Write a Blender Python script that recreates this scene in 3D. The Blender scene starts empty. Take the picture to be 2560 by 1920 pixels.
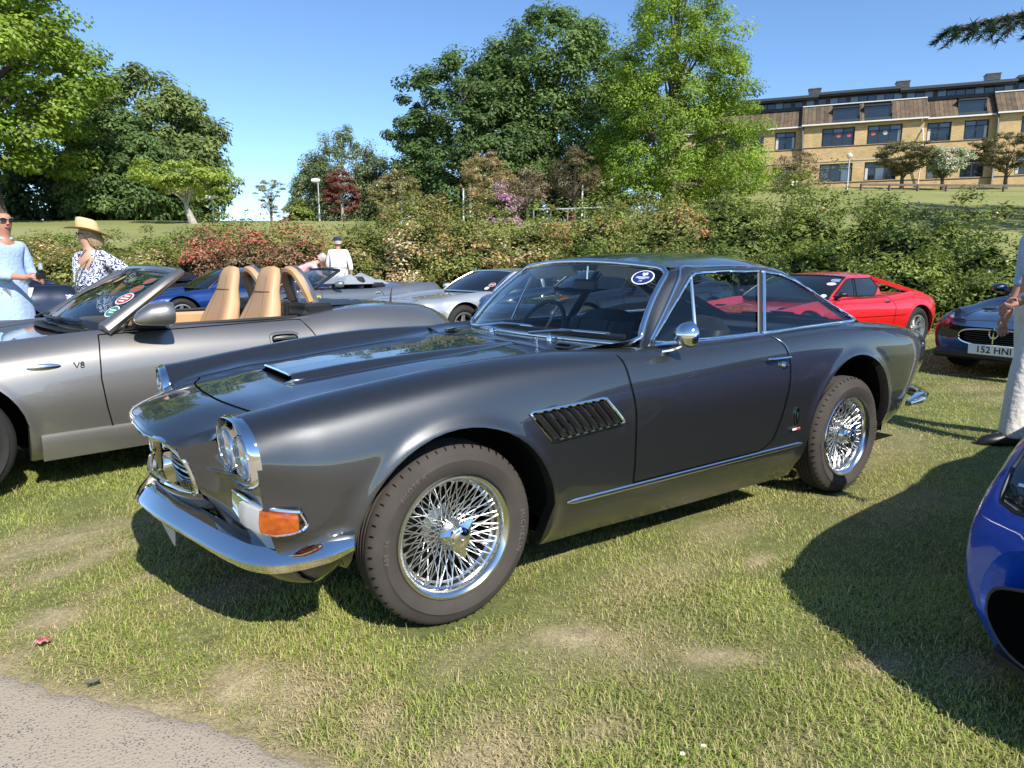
import bpy, math, random
import numpy as np
from mathutils import Vector, Matrix
R = math.radians
PI = math.pi
rng = np.random.default_rng(7)
random.seed(7)
S = bpy.context.scene
COL = S.collection

# ------------------------------------------------------------------ camera, sky, sun, exposure
CAM = np.array((-1.145, -2.730, 1.233)); YAW, PITCH, FPX = 0.6133, -0.170, 1721.4
cam = bpy.data.cameras.new('camera'); cam_o = bpy.data.objects.new('camera', cam); COL.objects.link(cam_o)
cam.sensor_width = 36.0; cam.lens = 36.0 * FPX / 2560.0
cam.clip_start = 0.05; cam.clip_end = 3000
cam_o.location = CAM.tolist(); cam_o.rotation_euler = (PI/2 + PITCH, 0, -YAW)
S.camera = cam_o
SUN_EL, SUN_AZ = R(41.5), R(183.0)          # azimuth clockwise from +Y: the sun stands behind the camera, to its right
world = bpy.data.worlds.new('World'); S.world = world; world.use_nodes = True
wn = world.node_tree; bg = wn.nodes['Background']
sky = wn.nodes.new('ShaderNodeTexSky'); sky.sky_type = 'NISHITA'; sky.sun_disc = False
sky.sun_elevation = SUN_EL; sky.sun_rotation = SUN_AZ
sky.air_density = 1.0; sky.dust_density = 0.0; sky.ozone_density = 4.0; sky.altitude = 1500
hsv = wn.nodes.new('ShaderNodeHueSaturation'); hsv.inputs['Saturation'].default_value = 1.06; wn.links.new(sky.outputs[0], hsv.inputs['Color']); wn.links.new(hsv.outputs[0], bg.inputs[0]); bg.inputs[1].default_value = 0.135
sun = bpy.data.lights.new('sun', 'SUN'); sun.energy = 4.6; sun.angle = R(0.53); sun.color = (1.0, 0.955, 0.88)
sun_o = bpy.data.objects.new('sun', sun); COL.objects.link(sun_o)
sdir = Vector((math.sin(SUN_AZ)*math.cos(SUN_EL), math.cos(SUN_AZ)*math.cos(SUN_EL), math.sin(SUN_EL)))
sun_o.rotation_euler = (-sdir).to_track_quat('-Z', 'Y').to_euler(); sun_o.location = (sdir*60).to_tuple()
vs = S.view_settings; vs.view_transform = 'Standard'; vs.look = 'None'; vs.gamma = 1.0; vs.exposure = 0.62; vs.use_curve_mapping = False
S.render.engine = 'CYCLES'
S.cycles.use_denoising = True; S.cycles.max_bounces = 10; S.cycles.transparent_max_bounces = 24
S.cycles.diffuse_bounces = 3; S.cycles.glossy_bounces = 5; S.cycles.transmission_bounces = 6; S.cycles.sample_clamp_indirect = 8

# ------------------------------------------------------------------ materials
def lin(c): return tuple((x/12.92 if x <= .04045 else ((x+.055)/1.055)**2.4) for x in c)
def hexc(h): return lin(tuple(int(h[i:i+2], 16)/255 for i in (0, 2, 4)))
def pmat(name, col, rough=.5, metal=0., coat=0., coat_r=.03, spec=.5, bump=None, var=None, attr=None, emis=None, trans=0., alpha=None):
    m = bpy.data.materials.new(name); m.use_nodes = True; n = m.node_tree; b = n.nodes['Principled BSDF']; L = n.links.new
    b.inputs['Base Color'].default_value = (*col, 1); b.inputs['Roughness'].default_value = rough; b.inputs['Metallic'].default_value = metal
    b.inputs['Coat Weight'].default_value = coat; b.inputs['Coat Roughness'].default_value = coat_r; b.inputs['Specular IOR Level'].default_value = spec
    if trans: b.inputs['Transmission Weight'].default_value = trans
    src = None
    if attr:
        a = n.nodes.new('ShaderNodeAttribute'); a.attribute_name = attr; src = a.outputs['Color']
    if var:                                    # (scale, second colour, amount[, detail])
        tc = n.nodes.new('ShaderNodeTexCoord'); no = n.nodes.new('ShaderNodeTexNoise'); no.inputs['Scale'].default_value = var[0]
        no.inputs['Detail'].default_value = var[3] if len(var) > 3 else 5
        rp = n.nodes.new('ShaderNodeValToRGB'); rp.color_ramp.elements[0].position = .35; rp.color_ramp.elements[1].position = .7
        rp.color_ramp.elements[1].color = (var[2],)*3 + (1,); L(tc.outputs['Object'], no.inputs['Vector']); L(no.outputs[0], rp.inputs[0])
        mx = n.nodes.new('ShaderNodeMix'); mx.data_type = 'RGBA'; L(rp.outputs[0], mx.inputs['Factor'])
        if src is not None: L(src, mx.inputs['A'])
        else: mx.inputs['A'].default_value = (*col, 1)
        mx.inputs['B'].default_value = (*var[1], 1); src = mx.outputs['Result']
    if src is not None: L(src, b.inputs['Base Color'])
    if bump:                                   # (scale, strength, distance)
        tc = n.nodes.new('ShaderNodeTexCoord'); no = n.nodes.new('ShaderNodeTexNoise'); no.inputs['Scale'].default_value = bump[0]; no.inputs['Detail'].default_value = 6
        bu = n.nodes.new('ShaderNodeBump'); bu.inputs['Strength'].default_value = bump[1]; bu.inputs['Distance'].default_value = bump[2]
        L(tc.outputs['Object'], no.inputs['Vector']); L(no.outputs[0], bu.inputs['Height']); L(bu.outputs[0], b.inputs['Normal'])
    if emis: b.inputs['Emission Color'].default_value = (*emis[0], 1); b.inputs['Emission Strength'].default_value = emis[1]
    return m
def leafmat(name, attr='tint', transl=.32, rough=.5, spec=.35):
    m = bpy.data.materials.new(name); m.use_nodes = True; n = m.node_tree; b = n.nodes['Principled BSDF']; L = n.links.new
    a = n.nodes.new('ShaderNodeAttribute'); a.attribute_name = attr
    b.inputs['Roughness'].default_value = rough; b.inputs['Specular IOR Level'].default_value = spec
    t = n.nodes.new('ShaderNodeBsdfTranslucent'); mx = n.nodes.new('ShaderNodeMixShader'); mx.inputs[0].default_value = transl
    hs = n.nodes.new('ShaderNodeHueSaturation'); hs.inputs['Saturation'].default_value = 1.15; hs.inputs['Value'].default_value = 1.35
    L(a.outputs['Color'], b.inputs['Base Color']); L(a.outputs['Color'], hs.inputs['Color']); L(hs.outputs[0], t.inputs[0])
    L(b.outputs[0], mx.inputs[1]); L(t.outputs[0], mx.inputs[2]); L(mx.outputs[0], n.nodes['Material Output'].inputs[0])
    return m
def glassmat(name, tint=(.86, .9, .9), rough=0., ior=1.5):
    m = bpy.data.materials.new(name); m.use_nodes = True; n = m.node_tree; L = n.links.new
    n.nodes.remove(n.nodes['Principled BSDF'])
    t = n.nodes.new('ShaderNodeBsdfTransparent'); t.inputs[0].default_value = (*tint, 1)
    g = n.nodes.new('ShaderNodeBsdfGlossy'); g.inputs['Roughness'].default_value = rough
    lw = n.nodes.new('ShaderNodeLayerWeight'); lw.inputs[0].default_value = .5      # facing term, the same from both sides of the pane
    pw = n.nodes.new('ShaderNodeMath'); pw.operation = 'POWER'; pw.inputs[1].default_value = 4.2; L(lw.outputs['Facing'], pw.inputs[0])
    f = n.nodes.new('ShaderNodeMath'); f.operation = 'MULTIPLY_ADD'; f.inputs[1].default_value = .85; f.inputs[2].default_value = .06; L(pw.outputs[0], f.inputs[0])
    mx = n.nodes.new('ShaderNodeMixShader'); L(f.outputs[0], mx.inputs[0]); L(t.outputs[0], mx.inputs[1]); L(g.outputs[0], mx.inputs[2])
    L(mx.outputs[0], n.nodes['Material Output'].inputs[0]); return m
def paint(name, col, rough=.38, metal=.75, coat=1., flake=True):
    m = pmat(name, col, rough, metal, coat, .008, .5); m.node_tree.nodes['Principled BSDF'].inputs['Coat IOR'].default_value = 1.64
    n = m.node_tree; b = n.nodes['Principled BSDF']
    if flake:
        tc = n.nodes.new('ShaderNodeTexCoord'); v = n.nodes.new('ShaderNodeTexNoise'); v.inputs['Scale'].default_value = 900; v.inputs['Detail'].default_value = 1
        bu = n.nodes.new('ShaderNodeBump'); bu.inputs['Strength'].default_value = .12; bu.inputs['Distance'].default_value = .001
        n.links.new(tc.outputs['Object'], v.inputs['Vector']); n.links.new(v.outputs[0], bu.inputs['Height']); n.links.new(bu.outputs[0], b.inputs['Normal'])
    return m

# ------------------------------------------------------------------ mesh helpers
def tag(o, label=None, cat=None, group=None, kind=None):
    if label: o['label'] = label
    if cat: o['category'] = cat
    if group: o['group'] = group
    if kind: o['kind'] = kind
    return o
def empty(name, loc=(0, 0, 0), rz=0., label=None, cat=None, group=None):
    o = bpy.data.objects.new(name, None); COL.objects.link(o); o.location = loc; o.rotation_euler = (0, 0, rz); o.empty_display_size = .2
    return tag(o, label, cat, group)
def link(name, me, mat=None, parent=None, loc=None):
    o = bpy.data.objects.new(name, me); COL.objects.link(o)
    if mat is not None and not me.materials: me.materials.append(mat)
    if parent is not None: o.parent = parent
    if loc is not None: o.location = loc
    return o
def npmesh(name, V, Q, mat, parent=None, tint=None, smooth=False):
    """fast mesh from numpy: V (n,3), Q (m,k) all faces with k corners; tint (n,3) per-vertex colour"""
    V = np.asarray(V, np.float32); Q = np.asarray(Q, np.int32); k = Q.shape[1]
    me = bpy.data.meshes.new(name); me.vertices.add(len(V)); me.vertices.foreach_set('co', V.ravel())
    me.loops.add(Q.size); me.loops.foreach_set('vertex_index', Q.ravel())
    me.polygons.add(len(Q)); me.polygons.foreach_set('loop_start', np.arange(0, Q.size, k, dtype=np.int32))
    me.polygons.foreach_set('use_smooth', np.full(len(Q), smooth))
    if tint is not None:
        a = me.attributes.new('tint', 'FLOAT_COLOR', 'POINT'); c = np.ones((len(V), 4), np.float32); c[:, :3] = tint; a.data.foreach_set('color', c.ravel())
    me.update(calc_edges=True); me.materials.append(mat)
    return link(name, me, None, parent)
def crv(T, P, t):
    """cubic through keys (T increasing, P values), evaluated at t; non-uniform finite-difference tangents"""
    T = np.asarray(T, float); P = np.asarray(P, float); t = np.asarray(t, float)
    sh = P.shape[1:]; P = P.reshape(len(T), -1); n = len(T)
    if n == 1: return np.repeat(P, t.size, 0).reshape(t.shape + sh)
    h = np.diff(T); d = np.diff(P, axis=0)/h[:, None]; m = np.zeros_like(P)
    m[0] = d[0]; m[-1] = d[-1]
    if n > 2: m[1:-1] = (d[:-1]*h[1:, None] + d[1:]*h[:-1, None])/(h[:-1] + h[1:])[:, None]
    i = np.clip(np.searchsorted(T, t.ravel(), 'right')-1, 0, n-2); s = (t.ravel()-T[i])/h[i]; s = np.clip(s, 0, 1)
    s2 = s*s; s3 = s2*s
    o = (2*s3-3*s2+1)[:, None]*P[i] + ((s3-2*s2+s)*h[i])[:, None]*m[i] + (3*s2-2*s3)[:, None]*P[i+1] + ((s3-s2)*h[i])[:, None]*m[i+1]
    return o.reshape(t.shape + sh)
def f1(keys):
    k = np.array(keys, float); return lambda x: crv(k[:, 0], k[:, 1], np.asarray(x, float))
def spl(pts, n, closed=False):
    """smooth polyline through 3-D points, n samples by chord length"""
    P = np.asarray(pts, float)
    if closed:
        P = np.vstack([P[-2:], P, P[:3]])
    c = np.r_[0, np.cumsum(np.linalg.norm(np.diff(P, axis=0), axis=1)+1e-9)]
    if closed: return crv(c, P, np.linspace(c[2], c[-3], n, endpoint=False))
    return crv(c, P, np.linspace(0, c[-1], n))
def resamp(P, n):
    c = np.r_[0, np.cumsum(np.linalg.norm(np.diff(P, axis=0), axis=1)+1e-12)]; t = np.linspace(0, c[-1], n)
    return np.stack([np.interp(t, c, P[:, k]) for k in range(P.shape[1])], 1)
class MB:
    """collects shapes for ONE mesh object"""
    def __init__(s): s.v = []; s.f = []; s.n = 0
    def add(s, V, F):
        V = np.asarray(V, float).reshape(-1, 3); s.v.append(V); s.f += [tuple(int(a)+s.n for a in f) for f in F]; s.n += len(V); return s
    def grid(s, P, cu=False, cv=False, flip=False):
        P = np.asarray(P, float); nu, nv = P.shape[:2]; F = []
        for i in range(nu if cu else nu-1):
            for j in range(nv if cv else nv-1):
                a, b, c, d = i*nv+j, ((i+1) % nu)*nv+j, ((i+1) % nu)*nv+(j+1) % nv, i*nv+(j+1) % nv
                F.append((a, d, c, b) if flip else (a, b, c, d))
        return s.add(P.reshape(-1, 3), F)
    def box(s, c, d, rot=None, bev=0.):
        d = np.array(d, float)/2; b = min(bev, d.min()*.9)
        if b > 0:
            V = []; F = []
            for sx in (-1, 1):
                for sy in (-1, 1):
                    for sz in (-1, 1):
                        q = np.array((sx, sy, sz)); k = q*d
                        for ax in range(3):
                            w = k - q*b; w[ax] = k[ax]; V.append(w)
            V = np.array(V); import itertools
            idx = lambda x, y, z, a: ((x*2+y)*2+z)*3+a
            for a in range(3):                   # faces
                o = [i for i in range(3) if i != a]
                for sg in (0, 1):
                    q = []
                    for u, w in ((0, 0), (1, 0), (1, 1), (0, 1)):
                        t = [0, 0, 0]; t[a] = sg; t[o[0]] = u; t[o[1]] = w; q.append(idx(*t, a))
                    F.append(q)
            for a in range(3):                   # edges along a
                o = [i for i in range(3) if i != a]
                for u in (0, 1):
                    for w in (0, 1):
                        t0 = [0, 0, 0]; t0[o[0]] = u; t0[o[1]] = w; t1 = list(t0); t1[a] = 1
                        F.append([idx(*t0, o[0]), idx(*t1, o[0]), idx(*t1, o[1]), idx(*t0, o[1])])
            for x, y, z in itertools.product((0, 1), repeat=3): F.append([idx(x, y, z, 0), idx(x, y, z, 1), idx(x, y, z, 2)])
        else:
            V = np.array([(x, y, z) for x in (-1, 1) for y in (-1, 1) for z in (-1, 1)])*d
            F = [(0, 1, 3, 2), (4, 6, 7, 5), (0, 4, 5, 1), (2, 3, 7, 6), (0, 2, 6, 4), (1, 5, 7, 3)]
        if rot is not None: V = V @ np.array(rot.to_3x3() if hasattr(rot, 'to_3x3') else rot).T
        return s.add(V + np.array(c, float), F)
    def tube(s, P, r, n=8, closed=False, cap=True, flat=None, up=None):
        P = np.asarray(P, float); m = len(P); r = np.broadcast_to(np.asarray(r, float), (m,))
        T = np.roll(P, -1, 0)-np.roll(P, 1, 0) if closed else np.gradient(P, axis=0)
        T /= np.linalg.norm(T, axis=1)[:, None]+1e-12
        a = np.array(up if up is not None else (0, 0, 1.), float)
        if up is None and abs(T[0] @ a) > .9: a = np.array((1., 0, 0))
        rings = []
        ang = np.linspace(0, 2*PI, n, endpoint=False)
        for i in range(m):
            b = np.cross(T[i], a); b /= np.linalg.norm(b)+1e-12; c = np.cross(b, T[i])
            if up is None: a = c
            fl = flat if flat else 1.
            rings.append(P[i] + r[i]*(np.cos(ang)[:, None]*b + fl*np.sin(ang)[:, None]*c))
        base = s.n; s.grid(np.array(rings), cu=closed, cv=True)
        if cap and not closed:
            s.f.append(tuple(base+i for i in range(n))); s.f.append(tuple(base+(m-1)*n+i for i in reversed(range(n))))
        return s
    def lathe(s, prof, c=(0, 0, 0), axis=1, n=48, a0=0., a1=2*PI):
        """prof: (radius, offset along axis); axis 0/1/2"""
        full = abs(a1-a0-2*PI) < 1e-6; a = np.linspace(a0, a1, n, endpoint=not full); pr = np.asarray(prof, float)
        G = np.zeros((n, len(pr), 3)); o = [i for i in range(3) if i != axis]
        G[:, :, o[0]] = np.cos(a)[:, None]*pr[:, 0]; G[:, :, o[1]] = np.sin(a)[:, None]*pr[:, 0]; G[:, :, axis] = pr[:, 1]
        return s.grid(G + np.array(c, float), cu=full)
    def loops(s, A, B, closed=True):
        return s.grid(np.stack([np.asarray(A, float), np.asarray(B, float)], 0), cv=closed)
    def fan(s, L, c=None):
        L = np.asarray(L, float); c = L.mean(0) if c is None else np.asarray(c, float); n = len(L)
        return s.add(np.vstack([L, c]), [(i, (i+1) % n, n) for i in range(n)])
    def prism(s, L, d):
        L = np.asarray(L, float); n = len(L); d = np.asarray(d, float)
        return s.add(np.vstack([L, L+d]), [tuple(range(n)), tuple(range(2*n-1, n-1, -1))] + [(i, i+n, (i+1) % n+n, (i+1) % n) for i in range(n)])
    def xf(s, M):
        M = np.array(M); s.v = [v @ M[:3, :3].T + M[:3, 3] for v in s.v]; return s
    def mirror_y(s):
        V = np.vstack(s.v); n = len(V); V2 = V*np.array((1, -1, 1)); f2 = [tuple(reversed([i+n for i in f])) for f in s.f]
        s.v = [V, V2]; s.f += f2; s.n = 2*n; return s
    def mesh(s, name, mat=None, smooth=True, angle=40, weld=0.):
        me = bpy.data.meshes.new(name); V = np.vstack(s.v); me.from_pydata(V.tolist(), [], s.f)
        if smooth:
            me.shade_smooth(); me.set_sharp_from_angle(angle=R(angle))
        if mat is not None: me.materials.append(mat)
        me.validate(); me.update(); return me
    def build(s, name, mat, parent=None, smooth=True, angle=40, loc=None, label=None, kind=None):
        o = link(name, s.mesh(name, mat, smooth, angle), None, parent, loc)
        if label: o['label'] = label
        if kind: o['kind'] = kind
        return o
def rotm(ax, a): return Matrix.Rotation(a, 3, ax)
def text_geo(txt, size=1., extrude=0., bold=False, spacing=1.):
    cu = bpy.data.curves.new('t', 'FONT'); cu.body = txt; cu.size = size; cu.extrude = extrude; cu.align_x = 'CENTER'; cu.align_y = 'CENTER'; cu.space_character = spacing; cu.resolution_u = 3
    if bold: cu.offset = size*.018
    ob = bpy.data.objects.new('t', cu); COL.objects.link(ob); dg = bpy.context.evaluated_depsgraph_get()
    me = bpy.data.meshes.new_from_object(ob.evaluated_get(dg)); V = np.array([v.co[:] for v in me.vertices]); F = [tuple(p.vertices) for p in me.polygons]
    bpy.data.objects.remove(ob); bpy.data.curves.remove(cu); bpy.data.meshes.remove(me)
    return V, F
def copy_tree(o, parent=None):
    c = o.copy(); COL.objects.link(c); c.parent = parent
    for ch in [k for k in o.children]: copy_tree(ch, c)
    return c
FW = np.array((math.sin(YAW), math.cos(YAW))); RT = np.array((math.cos(YAW), -math.sin(YAW)))
def LW(u, v):
    """u metres to the right of, v metres ahead of the viewpoint -> world x, y"""
    u = np.asarray(u, float)[..., None]; v = np.asarray(v, float)[..., None]
    return CAM[:2] + u*RT + v*FW
def UV(x, y):
    d = np.stack([np.asarray(x, float)-CAM[0], np.asarray(y, float)-CAM[1]], -1); return d @ RT, d @ FW
def vnoise(x, y, seed=0):
    """smooth value noise, vectorised"""
    x = np.asarray(x, float); y = np.asarray(y, float); xi = np.floor(x).astype(np.int64); yi = np.floor(y).astype(np.int64); fx = x-xi; fy = y-yi
    def h(a, b):
        k = (a*374761393 + b*668265263 + seed*982451653) & 0xffffffff; k = ((k ^ (k >> 13))*1274126177) & 0xffffffff
        return ((k ^ (k >> 16)) & 0xffff)/65535.
    sx = fx*fx*(3-2*fx); sy = fy*fy*(3-2*fy)
    return (h(xi, yi)*(1-sx)+h(xi+1, yi)*sx)*(1-sy) + (h(xi, yi+1)*(1-sx)+h(xi+1, yi+1)*sx)*sy
# ------------------------------------------------------------------ terrain
def sp(x, k=2.5): return k*np.log1p(np.exp(np.clip(x/k, -40, 40)))
def sstep(a, b, x): t = np.clip((np.asarray(x, float)-a)/(b-a), 0, 1); return t*t*(3-2*t)
def ground_uv(u, v):
    w = sstep(2, 24, u); k = .160*(1-w)+.174*w; vc = 42*(1-w)+60*w; v0 = 15.8*(1-w)+13.6*w
    h = k*(sp(v-v0, 1.6)-sp(v-vc)) - (1-w)*.05*sp(v-vc-6, 4) - k*sp(-v0, 1.6) + k*sp(-vc)
    h = np.where(v < 11, h*sstep(4, 11, v), h)
    return h + .18*(vnoise(u*.12, v*.12, 3)-.5)*sstep(14, 30, v)
def ground_z(x, y): u, v = UV(x, y); return ground_uv(u, v)
# bare or dry patches on the ground: x, y, radius along, radius across, turn, strength
DRY = [(.28, -1.11, .22, .09, -.5, 1), (.57, -1.43, .16, .06, -.6, 1), (.33, -1.22, .3, .16, -.4, .55), (.01, -1.47, .10, .06, .2, .8), (-1.19, .06, .13, .09, .3, 1.), (-1.12, .89, .35, .13, .3, .8),
       (-1.06, .58, .3, .08, .5, .8), (1.3, -1.08, .12, .05, 0, .9), (-.33, -1.42, .26, .13, .3, 1.), (-.1, -1.0, .2, .08, .3, .45), (.8, -.95, .5, .15, .1, .45), (1.55, -.75, .35, .12, .2, .5),
       (.95, -1.75, .13, .05, -.4, .9), (1.2, -1.95, .12, .06, -.3, .8), (-.55, -.05, .22, .12, 0, .8), (2.6, -1.1, .6, .2, 0, .4), (3.6, -.4, .8, .3, .2, .4), (-.72, -.70, .14, .13, .8, 1), (-.62, -.86, .2, .14, .8, .95), (-.47, -1.1, .14, .08, .8, .8),
       (-1.25, -.12, .09, .05, .3, .7), (-.9, .25, .3, .06, .4, .5), (5.2, 1., .8, .3, .3, .4), (.05, -1.2, .2, .06, 1.2, .35), (.35, -1.85, .18, .06, .2, .4)]
PATH_EDGE = np.array([(-4.2, 3.0), (-3.0, 1.5), (-2.2, .75), (-1.62, .12), (-1.34, -.20), (-1.18, -.44), (-1.03, -.60), (-.90, -.76), (-.79, -.95), (-.69, -1.14), (-.60, -1.30), (-.48, -1.52), (-.1, -2.1), (.5, -3.0), (1.6, -4.6), (3.2, -7.)])
def path_dist(x, y):
    """signed distance to the path edge, positive on the grass side"""
    x = np.asarray(x, float); y = np.asarray(y, float); best = np.full(x.shape, 1e9); sg = np.ones(x.shape)
    for a, b in zip(PATH_EDGE[:-1], PATH_EDGE[1:]):
        d = b-a; L2 = d @ d; t = np.clip(((x-a[0])*d[0]+(y-a[1])*d[1])/L2, 0, 1); dx = x-(a[0]+t*d[0]); dy = y-(a[1]+t*d[1]); q = np.hypot(dx, dy)
        c = d[0]*dy-d[1]*dx; m = q < best; best = np.where(m, q, best); sg = np.where(m, np.sign(c), sg)
    return best*sg
def dryness(x, y):
    x = np.asarray(x, float); y = np.asarray(y, float)
    jx = x+.07*(vnoise(x*9, y*9, 5)-.5)+.05*(vnoise(x*25, y*25, 6)-.5); jy = y+.07*(vnoise(x*9, y*9, 8)-.5)+.05*(vnoise(x*25, y*25, 9)-.5); m = np.zeros(x.shape)
    for px, py, ra, rb, an, st in DRY:
        c, s = math.cos(an), math.sin(an); dx, dy = jx-px, jy-py; q = ((dx*c+dy*s)/ra)**2+((-dx*s+dy*c)/rb)**2; m = np.maximum(m, st*np.exp(-q*.9))
    pd = path_dist(x, y)+.10*(vnoise(x*7, y*7, 2)-.5)+.05*(vnoise(x*22, y*22, 4)-.5)
    m = np.maximum(m, 1.15*np.exp(-np.clip(pd-.01, 0, 9)/.075))
    m = np.maximum(m, .5*sstep(.62, .8, vnoise(x*1.3, y*1.3, 11))*sstep(.4, .7, vnoise(x*6, y*6, 12)))
    return np.clip(m, 0, 1)
ul = np.r_[-np.geomspace(3.6, 700, 38)[::-1], np.linspace(-3.5, 3.5, 130), np.geomspace(3.6, 700, 38)]
vl = np.r_[-np.geomspace(.5, 200, 14)[::-1], np.linspace(0, 1.2, 6), np.linspace(1.25, 5, 85), np.linspace(5.1, 14, 40), np.linspace(14.5, 72, 50), np.geomspace(75, 1500, 20)]
UU, VV = np.meshgrid(ul, vl, indexing='ij'); XY = LW(UU, VV); ZZ = ground_uv(UU, VV)
near = (VV < 11) & (VV > .5); ZZ = ZZ + np.where(near, .018*(vnoise(XY[..., 0]*4, XY[..., 1]*4, 21)-.5)*sstep(11, 8, VV), 0) - .012
GX, GY = XY[..., 0].ravel(), XY[..., 1].ravel(); dr = dryness(GX, GY); n1 = vnoise(GX*1.1, GY*1.1, 14); n2 = vnoise(GX*30, GY*30, 15); n3 = vnoise(GX*.22, GY*.22, 16)
g = np.array((.130, .158, .042)); st = np.array((.45, .36, .20)); so = np.array((.46, .37, .26)); lawn = np.array((.27, .29, .10))
t = g[None]*(.75+.5*n2[:, None]) + (st-g)[None]*(.06+.30*n1*n2)[:, None]
far = sstep(9, 14, VV.ravel())[:, None]; t = t*(1-far) + (lawn[None]*(.8+.25*n3[:, None]+.2*n1[:, None])+(st-lawn)[None]*(.35*(n3*n1)[:, None]))*far
t = t*(1-dr[:, None]) + (st*(1-.6*n2[:, None])+so*.6*n2[:, None])*(.75+.5*vnoise(GX*60, GY*60, 17)[:, None])*dr[:, None]
nu, nv = UU.shape; ix = np.arange(nu*nv).reshape(nu, nv); Q = np.stack([ix[:-1, :-1], ix[1:, :-1], ix[1:, 1:], ix[:-1, 1:]], -1).reshape(-1, 4)
M_soil = pmat('lawn soil', (.2, .2, .1), .95, spec=.1, attr='tint', var=(230, (.085, .085, .035), .55), bump=(240, .6, .008))
_n = M_soil.node_tree; _b = _n.nodes['Principled BSDF']; _tc = _n.nodes.new('ShaderNodeTexCoord'); _no = _n.nodes.new('ShaderNodeTexNoise'); _no.inputs['Scale'].default_value = 75; _no.inputs['Detail'].default_value = 9; _no.inputs['Roughness'].default_value = .75
_mr = _n.nodes.new('ShaderNodeMapRange'); _mr.inputs[1].default_value = .3; _mr.inputs[2].default_value = .7; _mr.inputs[3].default_value = .45; _mr.inputs[4].default_value = 1.5; _hs = _n.nodes.new('ShaderNodeHueSaturation'); _src = _b.inputs['Base Color'].links[0].from_socket
_n.links.new(_tc.outputs['Object'], _no.inputs['Vector']); _n.links.new(_no.outputs[0], _mr.inputs[0]); _n.links.new(_mr.outputs[0], _hs.inputs['Value']); _n.links.new(_src, _hs.inputs['Color']); _n.links.new(_hs.outputs[0], _b.inputs['Base Color'])
go = npmesh('ground', np.c_[GX, GY, ZZ.ravel()], Q, M_soil, tint=t, smooth=True); tag(go, kind='structure')

# path of worn asphalt in the corner, its edge ragged where the soil has crept over it
e0 = resamp(PATH_EDGE, 420); e1 = np.gradient(e0, axis=0); e1 /= np.linalg.norm(e1, axis=1)[:, None]; nrm = np.stack([e1[:, 1], -e1[:, 0]], 1)
e0 = e0 + nrm*(.03*(vnoise(np.arange(420)*.35, np.zeros(420), 31)-.3)+.02*(vnoise(np.arange(420)*1.1, np.zeros(420), 32)-.5))[:, None]
cols = np.array([0, .02, .06, .15, .4, 1.0, 2.4]); zz = np.array([-.012, .001, .003, .004, .006, .008, .0])
Gp = np.zeros((420, 7, 3)); Gp[:, :, :2] = e0[:, None, :] + nrm[:, None, :]*cols[None, :, None]; Gp[:, :, 2] = zz[None]
M_asph = bpy.data.materials.new('worn asphalt'); M_asph.use_nodes = True
_n = M_asph.node_tree; _b = _n.nodes['Principled BSDF']; _L = _n.links.new; _b.inputs['Roughness'].default_value = .92; _b.inputs['Specular IOR Level'].default_value = .25
_tc = _n.nodes.new('ShaderNodeTexCoord'); _v = _n.nodes.new('ShaderNodeTexVoronoi'); _v.inputs['Scale'].default_value = 115; _v.inputs['Randomness'].default_value = 1
_no = _n.nodes.new('ShaderNodeTexNoise'); _no.inputs['Scale'].default_value = 14; _no.inputs['Detail'].default_value = 8
_r = _n.nodes.new('ShaderNodeValToRGB'); _cr = _r.color_ramp; _cr.elements[0].position = .16; _cr.elements[0].color = (.085, .082, .095, 1); _cr.elements[1].position = .34; _cr.elements[1].color = (.38, .32, .24, 1)
_ad = _n.nodes.new('ShaderNodeMath'); _ad.operation = 'MULTIPLY_ADD'; _ad.inputs[1].default_value = .55; _n2 = _n.nodes.new('ShaderNodeMath'); _n2.operation = 'SUBTRACT'; _n2.inputs[1].default_value = .27
_L(_tc.outputs['Object'], _v.inputs['Vector']); _L(_tc.outputs['Object'], _no.inputs['Vector']); _L(_no.outputs[0], _ad.inputs[0]); _L(_v.outputs['Distance'], _ad.inputs[2]); _L(_ad.outputs[0], _n2.inputs[0]); _L(_n2.outputs[0], _r.inputs[0])
_w = _n.nodes.new('ShaderNodeTexNoise'); _w.inputs['Scale'].default_value = 5; _w.inputs['Detail'].default_value = 6
_rw = _n.nodes.new('ShaderNodeValToRGB'); _rw.color_ramp.elements[0].position = .46; _rw.color_ramp.elements[1].position = .72; _rw.color_ramp.elements[1].color = (.6, .6, .6, 1)
_mx = _n.nodes.new('ShaderNodeMix'); _mx.data_type = 'RGBA'; _L(_tc.outputs['Object'], _w.inputs['Vector']); _L(_w.outputs[0], _rw.inputs[0]); _L(_rw.outputs[0], _mx.inputs['Factor']); _L(_r.outputs[0], _mx.inputs['A']); _mx.inputs['B'].default_value = (.40, .33, .235, 1); _L(_mx.outputs['Result'], _b.inputs['Base Color'])
_bu = _n.nodes.new('ShaderNodeBump'); _bu.inputs['Strength'].default_value = .3; _bu.inputs['Distance'].default_value = .006; _bu.invert = True; _L(_v.outputs['Distance'], _bu.inputs['Height']); _L(_bu.outputs[0], _b.inputs['Normal'])
MB().grid(Gp).build('path', M_asph, kind='structure')

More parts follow.
